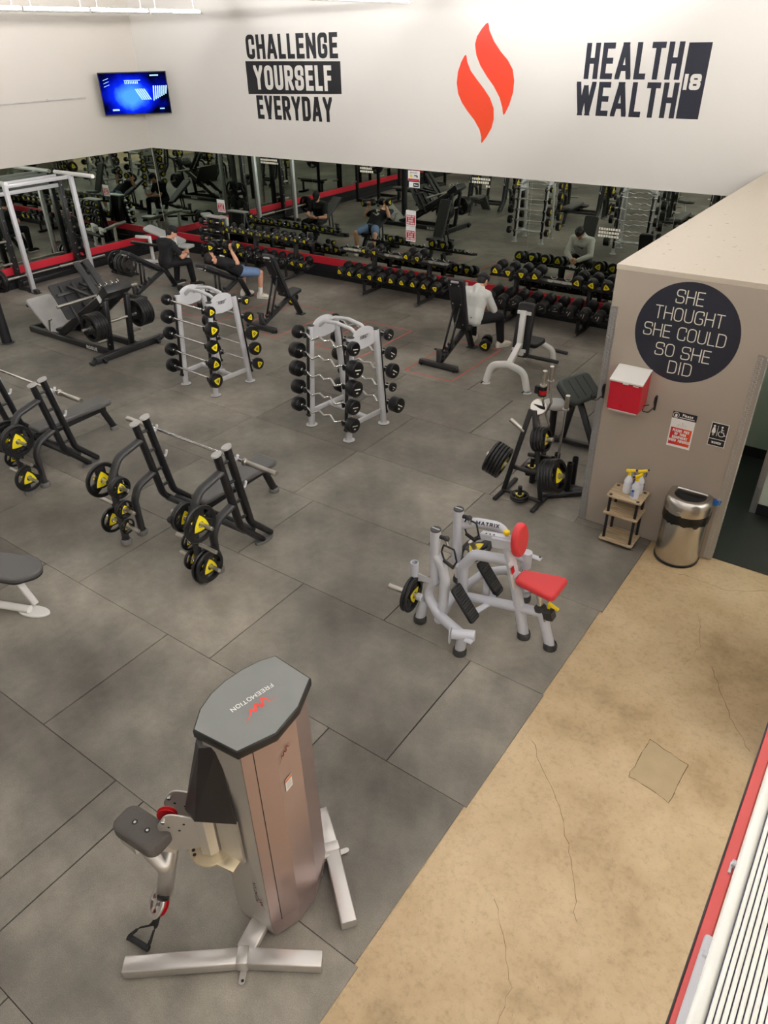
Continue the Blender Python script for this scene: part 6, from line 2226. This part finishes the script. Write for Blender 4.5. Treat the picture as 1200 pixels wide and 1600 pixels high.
# bars standing in the tubes
def stand_bar(p, top, label, style):
    p, top = V(p), V(top)
    d = (top-p).normalized()
    tb = thing('curl_bar', label, 'barbell', p, 0, 'bars standing in the plate tree tubes')
    L = (top-p).length
    m = MB(p)
    if style == 'wavy':
        s_ = V((1, .3, 0))
        pts = [p+d*(L*f)+s_*w_ for f, w_ in ((.0, 0), (.22, 0), (.30, .035), (.40, -.02), (.5, .03), (.6, -.02), (.70, .03), (.78, 0), (1, 0))]
        m.tube(pts, .014, 'chrome', 12, fil=.05)
    else:
        m.cyl(p, top, .014, 'chrome', 14)
    obj('shaft', m, tb)
    for a, b in ((0, .17), (L-.17, L)):
        m = MB(p); m.cyl(p+d*a, p+d*b, .025, 'steel', 16); q_ = b if a == 0 else a
        m.cyl(p+d*(q_-.012), p+d*(q_+.012), .036, 'steel', 16); obj('sleeve', m, tb)
    return d, L
stand_bar((-2.66, 7.03, .055), (-2.60, 6.96, 1.13), 'straight chrome bar in the plate tree tube nearest the preacher bench', 'straight')
stand_bar((-2.86, 6.85, .055), (-2.82, 6.79, 1.42), 'chrome curl bar standing behind the plate tree with a red clamp collar', 'wavy')
stand_bar((-2.80, 6.95, .055), (-2.79, 6.90, 1.44), 'chrome curl bar standing behind the plate tree, right of the clamped one', 'wavy')
m = MB((-2.826, 6.80, 1.2))
m.cyl((-2.8285, 6.803, 1.20), (-2.8265, 6.80, 1.245), .045, 'black', 20); m.cyl((-2.8305, 6.806, 1.155), (-2.8285, 6.803, 1.20), .047, 'red', 20); m.cyl((-2.832, 6.808, 1.13), (-2.8305, 6.806, 1.155), .045, 'black', 20); m.box((-2.88, 6.78, 1.2), (.05, .04, .09), 'black', .006)
wobj('bar_collar', m, 'black and red clamp collar on the curl bar behind the plate tree', 'collar')
m = MB((-2.84, 6.82, .98))
m.lathe([(0, -.01), (.085, -.01), (.092, 0), (.085, .01), (0, .01)], 'steel', frame((-2.85, 6.79, 1.0), (.25, -.75, .6)), 26); m.box(V((-2.85, 6.79, 1.0))+V((.25, -.75, .6)).normalized()*.011, (.15, .012, .035), 'ink', .002)
wobj('steel_disc', m, 'round steel disc with dark bar clipped on the standing curl bar', 'disc')

# ================================================================== PREACHER CURL BENCH BEHIND THE TREE
o = V((-2.75, 8.0, 0))
t = thing('preacher_bench', 'preacher curl bench with dark grey-green arm pad beside the partition', 'bench', o)
m = MB(o)
pn_ = V((.58, -.2, .78)).normalized()
pf = frame(V((-2.88, 8.10, .75))-pn_*.08, pn_, (.33, .94, 0))
m.solid(rrect(.54, .38, .09, 5), 0, .085, 'pad_teal', .035, 4, pf)
for k in (-1, 0, 1):
    m.tube([pf @ V((k*.13, -.13, .084)), pf @ V((k*.13, .13, .084))], .006, 'pad', 6)
obj('arm_pad', m, t, 'worn grey-green arm pad')
m = MB(o); m.solid(rrect(.50, .34, .06, 4), -.03, 0, 'black', .004, 1, pf); obj('pad_board', m, t)
m = MB(o); m.beam((-2.50, 7.86, .05), (-2.90, 8.10, .64), .07, .07, 'black_sat', (1, 0, 0)); obj('rear_strut', m, t)
m = MB(o); m.beam((-3.15, 7.98, .05), (-2.32, 8.02, .05), .07, .06, 'black_sat'); obj('base_beam', m, t)
m = MB(o); m.beam((-3.0, 8.0, .05), (-2.93, 8.10, .62), .07, .07, 'black', (1, 0, 0)); obj('front_strut', m, t)
m = MB(o); m.cyl((-3.14, 7.98, .03), (-3.14, 7.98, .42), .045, 'black', 16); m.lathe([(0, 0), (.075, 0), (.07, .03), (.05, .04)], 'bootblk', Matrix.Translation((-3.14, 7.98, 0)), 18); obj('seat_post', m, t)
m = MB(o); m.solid([(x*.17, y*.14) for x, y in circ(1, 28)], 0, .07, 'pad_light', .028, 4, frame((-3.12, 7.98, .47), (0, 0, 1), (1, .5, 0))); m.cyl((-3.14, 7.98, .40), (-3.13, 7.98, .48), .04, 'black', 14); obj('seat_pad', m, t, 'pale grey seat')

# ================================================================== PEOPLE
def fuse(name, mb, mat, parent, voxel=.009, smooth=3, label=None):
    """union of overlapping closed shapes as one continuous skin"""
    me = mesh_of(mb, name+'_src')
    tmp = bpy.data.objects.new(name+'_src', me)
    COL.objects.link(tmp)
    md = tmp.modifiers.new('r', 'REMESH')
    md.mode = 'VOXEL'
    md.voxel_size = voxel
    if smooth:
        sm = tmp.modifiers.new('s', 'SMOOTH')
        sm.factor = .5
        sm.iterations = smooth
    dg = bpy.context.evaluated_depsgraph_get()
    dg.update()
    ev = bpy.data.meshes.new_from_object(tmp.evaluated_get(dg))
    bpy.data.objects.remove(tmp, do_unlink=True)
    bpy.data.meshes.remove(me)
    ev.name = name
    ev.materials.clear()
    ev.materials.append(M[mat])
    ev.polygons.foreach_set('use_smooth', [True]*len(ev.polygons))
    o = bpy.data.objects.new(name, ev)
    COL.objects.link(o)
    o.parent = parent
    return tag(o, label)

def hand(mb, wr, d, n, side, curl, scale=1.0):
    """palm and five fingers; d towards the knuckles, n the way the palm faces, side the thumb's side"""
    d, n = V(d).normalized(), V(n)
    n = (n-d*n.dot(d)).normalized()
    s = V(side)
    s = (s-d*s.dot(d)-n*s.dot(n)).normalized()
    wr = V(wr)
    kn = wr+d*.085
    for k in range(4):
        o_ = s*(.033-.022*k)
        mb.limb(wr+d*.01+o_*.55, kn+o_, .014, .0115, 'skin', 10)
    L = (.92, 1.0, .95, .76)
    for k in range(4):
        p = kn+s*(.034-.0228*k)
        ang = 0
        for j, (ln, r0, r1) in enumerate(((.044, .0095, .0085), (.027, .0085, .008), (.021, .008, .007))):
            ang += curl*(.75 if j == 0 else 1.0)
            q = p+(d*math.cos(ang)+n*math.sin(ang))*ln*L[k]
            mb.limb(p, q, r0, r1, 'skin', 9)
            p = q
    p = wr+d*.022+s*.026
    t1 = p+(d*.62+s*.62+n*.35).normalized()*.040
    t2 = t1+(d*.7+s*.05+n*.75).normalized()*.030
    t3 = t2+(d*.55-s*.35+n*.75).normalized()*.024
    mb.limb(p, t1, .0145, .0115, 'skin', 9)
    mb.limb(t1, t2, .011, .0095, 'skin', 9)
    mb.limb(t2, t3, .0095, .008, 'skin', 9)

def person(label, loc, J, top, bottom, shoes, hat, long_sleeve, long_legs, watch=False):
    t = thing('person', label, 'person', loc)
    o = V(loc)
    pel, che, nek, hed = (V(J[k]) for k in ('pelvis', 'chest', 'neck', 'head'))
    fd, hu = V(J['face']).normalized(), V(J['up'])
    hu = (hu-fd*hu.dot(fd)).normalized()
    hr = fd.cross(hu)
    r = (V(J['shR'])-V(J['shL'])).normalized()
    rp = (V(J['hipR'])-V(J['hipL'])).normalized()
    sp = (che-pel).normalized()
    fw = r.cross(sp)*-1.0
    fw = sp.cross(r)*-1.0
    if fw.dot(V(J['front'])) < 0:
        fw = -fw
    m = MB(o)
    def torso(mb, g, mat):
        for k in (-1, 0, 1):
            mb.limb(pel+rp*.075*k, pel.lerp(che, .5)+r*.065*k+fw*.012, .098+g, .092+g, mat)
            mb.limb(pel.lerp(che, .45)+r*.065*k+fw*.012, che+r*.085*k+fw*.008, .092+g, .108+g, mat)
        for s_ in ('L', 'R'):
            mb.limb(che.lerp(nek, .55), V(J['sh'+s_]), .075+g, .062+g, mat)
            mb.limb(che+r*(.08 if s_ == 'R' else -.08), V(J['sh'+s_]), .095+g, .064+g, mat)
    torso(m, 0, 'skin')
    m.limb(nek-sp*.03, hed-hu*.06-fd*.01, .058, .054, 'skin')
    # head with jaw, nose, brow, ears
    R3 = Matrix((hr, fd, hu)).transposed()
    m.ball(hed, (.074, .094, .108), 'skin', 18, 12, R3)
    m.ball(hed+fd*.030-hu*.058, (.054, .056, .052), 'skin', 14, 10, R3)
    m.ball(hed+fd*.068-hu*.098, (.024, .022, .018), 'skin', 12, 8, R3)
    m.limb(hed+fd*.088+hu*.008, hed+fd*.110-hu*.032, .010, .015, 'skin', 10)
    m.limb(hed+fd*.083+hr*.035+hu*.022, hed+fd*.083-hr*.035+hu*.022, .013, .013, 'skin', 10)
    for s_ in (-1, 1):
        m.ball(hed+hr*s_*.076-fd*.008-hu*.008, (.010, .020, .032), 'skin', 10, 8, R3)
        m.ball(hed+fd*.062+hr*s_*.042-hu*.030, (.024, .022, .022), 'skin', 10, 8, R3)
    for s_ in ('L', 'R'):
        sg = 1 if s_ == 'R' else -1
        sh, el, wr = V(J['sh'+s_]), V(J['el'+s_]), V(J['wr'+s_])
        m.limb(sh, sh.lerp(el, .45), .056, .050, 'skin'); m.limb(sh.lerp(el, .45), el, .050, .040, 'skin')
        m.limb(el, el.lerp(wr, .35), .042, .042, 'skin'); m.limb(el.lerp(wr, .35), wr, .042, .027, 'skin')
        hd, hn, hs, curl = J['hand'+s_]
        hand(m, wr, hd, hn, hs, curl)
        hp, kn, an, to = V(J['hip'+s_]), V(J['kn'+s_]), V(J['an'+s_]), V(J['toe'+s_])
        m.limb(hp, hp.lerp(kn, .5), .088, .075, 'skin'); m.limb(hp.lerp(kn, .5), kn, .075, .056, 'skin')
        m.limb(kn, kn.lerp(an, .35), .054, .056, 'skin'); m.limb(kn.lerp(an, .35), an, .056, .036, 'skin')
        m.limb(an, an.lerp(to, .55), .034, .022, 'skin')
    body = fuse('body', m, 'skin', t, .0068, 2)
    # face details
    m = MB(o)
    for s_ in (-1, 1):
        m.ball(hed+fd*.0885+hr*s_*.031+hu*.004, (.011, .006, .006), 'eye', 10, 6, R3)
    obj('eyes', m, body, 'dark eyes')
    m = MB(o); m.ball(hed+fd*.0865-hu*.066, (.022, .008, .007), 'skin_lip', 12, 6, R3); obj('mouth', m, body)
    # top
    m = MB(o)
    torso(m, .016, top)
    for s_ in ('L', 'R'):
        sh, el, wr = V(J['sh'+s_]), V(J['el'+s_]), V(J['wr'+s_])
        if long_sleeve:
            m.limb(sh, el, .074, .060, top); m.limb(el, wr.lerp(el, .06), .060, .044, top)
            m.ball(wr.lerp(el, .12), .047, top)
        else:
            e = sh.lerp(el, .62)
            m.limb(sh, e, .074, .066, top)
    if long_sleeve:
        m.limb(nek-sp*.02-fw*.05-r*.05, nek-sp*.02-fw*.05+r*.05, .045, .045, top)
        m.limb(nek-fw*.065, nek-sp*.10-fw*.085, .055, .04, top)
        m.tube([nek+(r*math.cos(a)+fw*math.sin(a))*.072+sp*.01*math.sin(a) for a in [2*PI*k/16 for k in range(16)]], .026, top, 8, closed=True)
    m.limb(pel+rp*.07-sp*.045, pel-rp*.07-sp*.045, .105, .105, top)
    tp = fuse('hooded_top' if long_sleeve else 'tee_shirt', m, top, t, .009, 3, 'pale grey hooded top' if long_sleeve else 'black t-shirt')
    # bottoms
    m = MB(o)
    m.limb(pel+rp*.07-sp*.02, pel-rp*.07-sp*.02, .108, .108, bottom)
    for s_ in ('L', 'R'):
        hp, kn, an = V(J['hip'+s_]), V(J['kn'+s_]), V(J['an'+s_])
        if long_legs:
            m.limb(hp, kn, .105, .076, bottom); m.limb(kn, an+(kn-an)*.06, .076, .062, bottom); m.ball(an+(kn-an)*.08, .064, bottom)
        else:
            e = hp.lerp(kn, .80)
            m.limb(hp, e, .106, .088, bottom)
    fuse('trousers' if long_legs else 'shorts', m, bottom, t, .009, 3, 'black trousers' if long_legs else 'blue shorts')
    # shoes and socks
    for s_ in ('L', 'R'):
        an, to = V(J['an'+s_]), V(J['toe'+s_])
        d = (to-an)
        d.z = 0
        d.normalize()
        up_ = V((0, 0, 1))
        side = d.cross(up_)
        hl = V((an.x, an.y, J['floor']+.0))-d*.045
        m = MB(o)
        tip = hl+d*.27
        m.limb(hl+up_*.055, hl+d*.02+up_*.095, .040, .044, shoes)
        for k in (-.5, .5):
            m.limb(hl+up_*.045+side*.018*k, hl+d*.15+up_*.052+side*.036*k, .042, .040, shoes)
            m.limb(hl+d*.15+up_*.048+side*.036*k, tip-d*.035+up_*.032+side*.028*k, .038, .030, shoes)
        sh_ = fuse('shoe', m, shoes, t, .008, 2, ('off-white' if shoes == 'shoe_w' else 'black')+' trainer')
        poly = [(hl+d*a+side*b) for a, b in ((-.038, -.022), (-.02, -.04), (.10, -.046), (.18, -.052), (.225, -.034), (.237, 0), (.225, .034), (.18, .052), (.10, .046), (-.02, .04), (-.038, .022))]
        m = MB(o); m.solid([(p.x, p.y) for p in poly][::1] if side.cross(d).z > 0 else [(p.x, p.y) for p in poly][::-1], J['floor']+.002, J['floor']+.022, 'sock', .004, 1); obj('sole', m, sh_, 'white sole')
        if not long_legs:
            m = MB(o); m.limb(an, an.lerp(V(J['kn'+s_]), .30), .043, .047, 'sock'); fuse('sock', m, 'sock', t, .008, 1, 'white sock')
    # hair and headwear
    m = MB(o)
    m.ball(hed-fd*.014+hu*.030, (.083, .098, .096), 'hair', 20, 14, R3)
    m.ball(hed-fd*.040-hu*.012, (.078, .070, .080), 'hair', 18, 12, R3)
    if hat != 'cap':
        m.ball(hed+fd*.045+hu*.070, (.062, .05, .045), 'hair', 14, 10, R3)
    hair = fuse('hair', m, 'hair', t, .008, 2, 'dark hair')
    if hat == 'cap':
        m = MB(o)
        m.ball(hed-fd*.008+hu*.050, (.090, .106, .085), 'tee', 22, 14, R3)
        c = fuse('cap', m, 'tee', t, .008, 1, 'black baseball cap')
        m = MB(o)
        br = [(.078*math.cos(a), .0+.16*math.sin(a)) for a in [PI*k/14 for k in range(15)]]
        m.solid([(x, y) for x, y in br], -.004, .004, 'tee', .002, 1, Matrix.Translation(hed+hu*.036+fd*.025) @ (Matrix((hr, fd, hu)).transposed().to_4x4()) @ Matrix.Rotation(-.15, 4, 'X'))
        obj('cap_peak', m, c)
    if hat == 'band':
        m = MB(o)
        pts = [hed+hu*(.045+.012*math.sin(a))+hr*math.cos(a)*.085+fd*(-.006+math.sin(a)*.104) for a in [2*PI*k/28 for k in range(28)]]
        m.sweep(pts, [(-.006, -.022), (.006, -.022), (.006, .022), (-.006, .022)], 'tee', True, up=hu)
        obj('headband', m, t, 'black headband')
    if watch:
        wr, el = V(J['wrR']), V(J['elR'])
        c = wr.lerp(el, .06)
        f = frame(c, el-wr)
        m = MB(o); m.lathe([(.030, -.011), (.034, -.011), (.034, .011), (.030, .011), (.030, -.011)], 'black', f, 20); m.box((.036, 0, 0), (.008, .03, .032), 'black', .003, None, 1, f); obj('watch', m, t, 'black wristwatch')
    return t, tp, fw, r, sp, che

# man in the pale hoodie, bent over his clasped hands
J = dict(pelvis=(-5.56, 10.16, .60), chest=(-5.57, 10.27, .88), neck=(-5.57, 10.36, 1.02), head=(-5.57, 10.47, 1.10), face=(.05, .72, -.68), up=(0, .68, .72), front=(0, 1, 0),
         shL=(-5.755, 10.30, .945), elL=(-5.80, 10.46, .69), wrL=(-5.63, 10.63, .615), shR=(-5.385, 10.29, .935), elR=(-5.32, 10.43, .68), wrR=(-5.50, 10.62, .61),
         handL=((.75, .6, -.15), (.5, -.7, -.3), (0, .2, 1), .75), handR=((-.75, .6, -.15), (-.5, -.7, -.3), (0, .2, 1), .75),
         hipL=(-5.65, 10.19, .575), knL=(-5.80, 10.60, .535), anL=(-5.80, 10.66, .095), toeL=(-5.85, 10.84, .05), hipR=(-5.47, 10.19, .575), knR=(-5.27, 10.55, .53), anR=(-5.265, 10.64, .095), toeR=(-5.19, 10.80, .05), floor=0.0)
t, tp, fw, r_, sp_v, che = person('person in a pale grey hoodie and headband sitting bent forward on the upright bench', (-5.56, 10.16, 0), J, 'hoodie', 'pants', 'shoe_w', 'band', True, True)
m = MB((-5.56, 10.16, 0))
fm = Matrix((-r_, sp_v, -fw*-1)).transposed().to_4x4()
fm = Matrix((-r_*1.0, sp_v, (-r_).cross(sp_v))).transposed().to_4x4()
fm.translation = che+fw*.129-sp_v*.03
if ((-r_).cross(sp_v)).dot(fw) < 0:
    fm = Matrix((r_, sp_v, r_.cross(sp_v))).transposed().to_4x4()
    fm.translation = che+fw*.129-sp_v*.03
m.solid([(-.075, .022), (-.06, -.016), (-.035, -.024), (.075, .03), (-.03, .0), (-.05, .002)], -.02, .003, 'ink', 0, 1, fm)
obj('chest_mark', m, tp, 'black curved mark on the chest')

# man in black cap and black t-shirt
J = dict(pelvis=(-12.62, 10.10, .60), chest=(-12.60, 10.17, .875), neck=(-12.575, 10.24, 1.035), head=(-12.53, 10.315, 1.14), face=(.42, .75, -.50), up=(.15, .4, 1), front=(.15, 1, 0),
         shL=(-12.785, 10.17, .955), elL=(-12.80, 10.38, .70), wrL=(-12.585, 10.52, .68), shR=(-12.395, 10.17, .935), elR=(-12.30, 10.29, .675), wrR=(-12.40, 10.50, .685),
         handL=((.85, .3, .05), (.1, -.5, .8), (.2, .8, .3), .55), handR=((-.55, .8, .1), (-.6, -.2, .8), (-.8, 0, .3), .6),
         hipL=(-12.71, 10.14, .575), knL=(-12.80, 10.54, .545), anL=(-12.86, 10.50, .095), toeL=(-12.84, 10.68, .05), hipR=(-12.54, 10.12, .575), knR=(-12.36, 10.48, .545), anR=(-12.46, 10.62, .095), toeR=(-12.36, 10.78, .05), floor=0.0)
DX = V((-.08, -.18, 0))
for k_ in list(J):
    if k_ not in ('face', 'up', 'front', 'floor', 'handL', 'handR'):
        J[k_] = tuple(V(J[k_])+DX)
person('person in black cap, black t-shirt and trousers sitting on a bench near the corner', (-12.70, 9.92, 0), J, 'tee', 'pants', 'shoe_b', 'cap', False, True, True)

# man lying back on the bench, pressing two dumbbells
J = dict(pelvis=(-10.88, 10.16, .615), chest=(-10.92, 9.86, .80), neck=(-10.935, 9.68, .885), head=(-10.945, 9.575, .94), face=(.12, .46, .82), up=(0, -.87, .46), front=(0, .5, .85),
         shL=(-11.12, 9.76, .845), elL=(-11.33, 9.86, .78), wrL=(-11.20, 9.86, 1.0), shR=(-10.73, 9.76, .845), elR=(-10.57, 9.92, .84), wrR=(-10.67, 9.89, 1.065),
         handL=((.12, 0, 1), (.3, .75, 0), (.8, -.4, 0), 1.15), handR=((-.1, 0, 1), (-.2, 1, 0), (-1, 0, 0), 1.15),
         hipL=(-10.97, 10.19, .59), knL=(-11.10, 10.54, .53), anL=(-11.10, 10.50, .10), toeL=(-11.04, 10.68, .05), hipR=(-10.79, 10.19, .59), knR=(-10.57, 10.50, .53), anR=(-10.65, 10.52, .10), toeR=(-10.48, 10.60, .05), floor=0.0)
t, tp, fw, r_, sp_v, che = person('person in black t-shirt and blue shorts lying on a bench pressing dumbbells', (-10.88, 10.16, 0), J, 'tee', 'denim', 'shoe_w', None, False, False)
m = MB((-10.88, 10.16, 0))
rq = random.Random(8)
xa = r_
za = xa.cross(sp_v)
if za.dot(fw) < 0:
    xa = -xa
    za = xa.cross(sp_v)
fm = Matrix((xa, sp_v, za)).transposed().to_4x4()
fm.translation = che+fw*.128-sp_v*.02
for k in range(9):
    x, y, s_ = rq.uniform(-.085, .085), rq.uniform(-.085, .085), rq.uniform(.015, .038)
    m.solid([(x+s_*math.cos(a)*rq.uniform(.6, 1.2), y+s_*math.sin(a)*rq.uniform(.5, 1.1)) for a in [2*PI*q/9 for q in range(9)]], -.02, .002+.0004*k, 'ivory', 0, 1, fm)
obj('chest_print', m, tp, 'cream print on the chest')
gk = 'dumbbells held by the lying man'
put_db((.083, .095, 'yellow'), (-10.68, 9.915, 1.15), (0, -.05, .12), 'dumbbell raised in the lying man\'s right hand', gk)
put_db((.083, .095, 'yellow'), (-11.18, 9.90, 1.085), (0, 0, -1.05), 'dumbbell raised in the lying man\'s left hand, its badge facing the camera', gk)
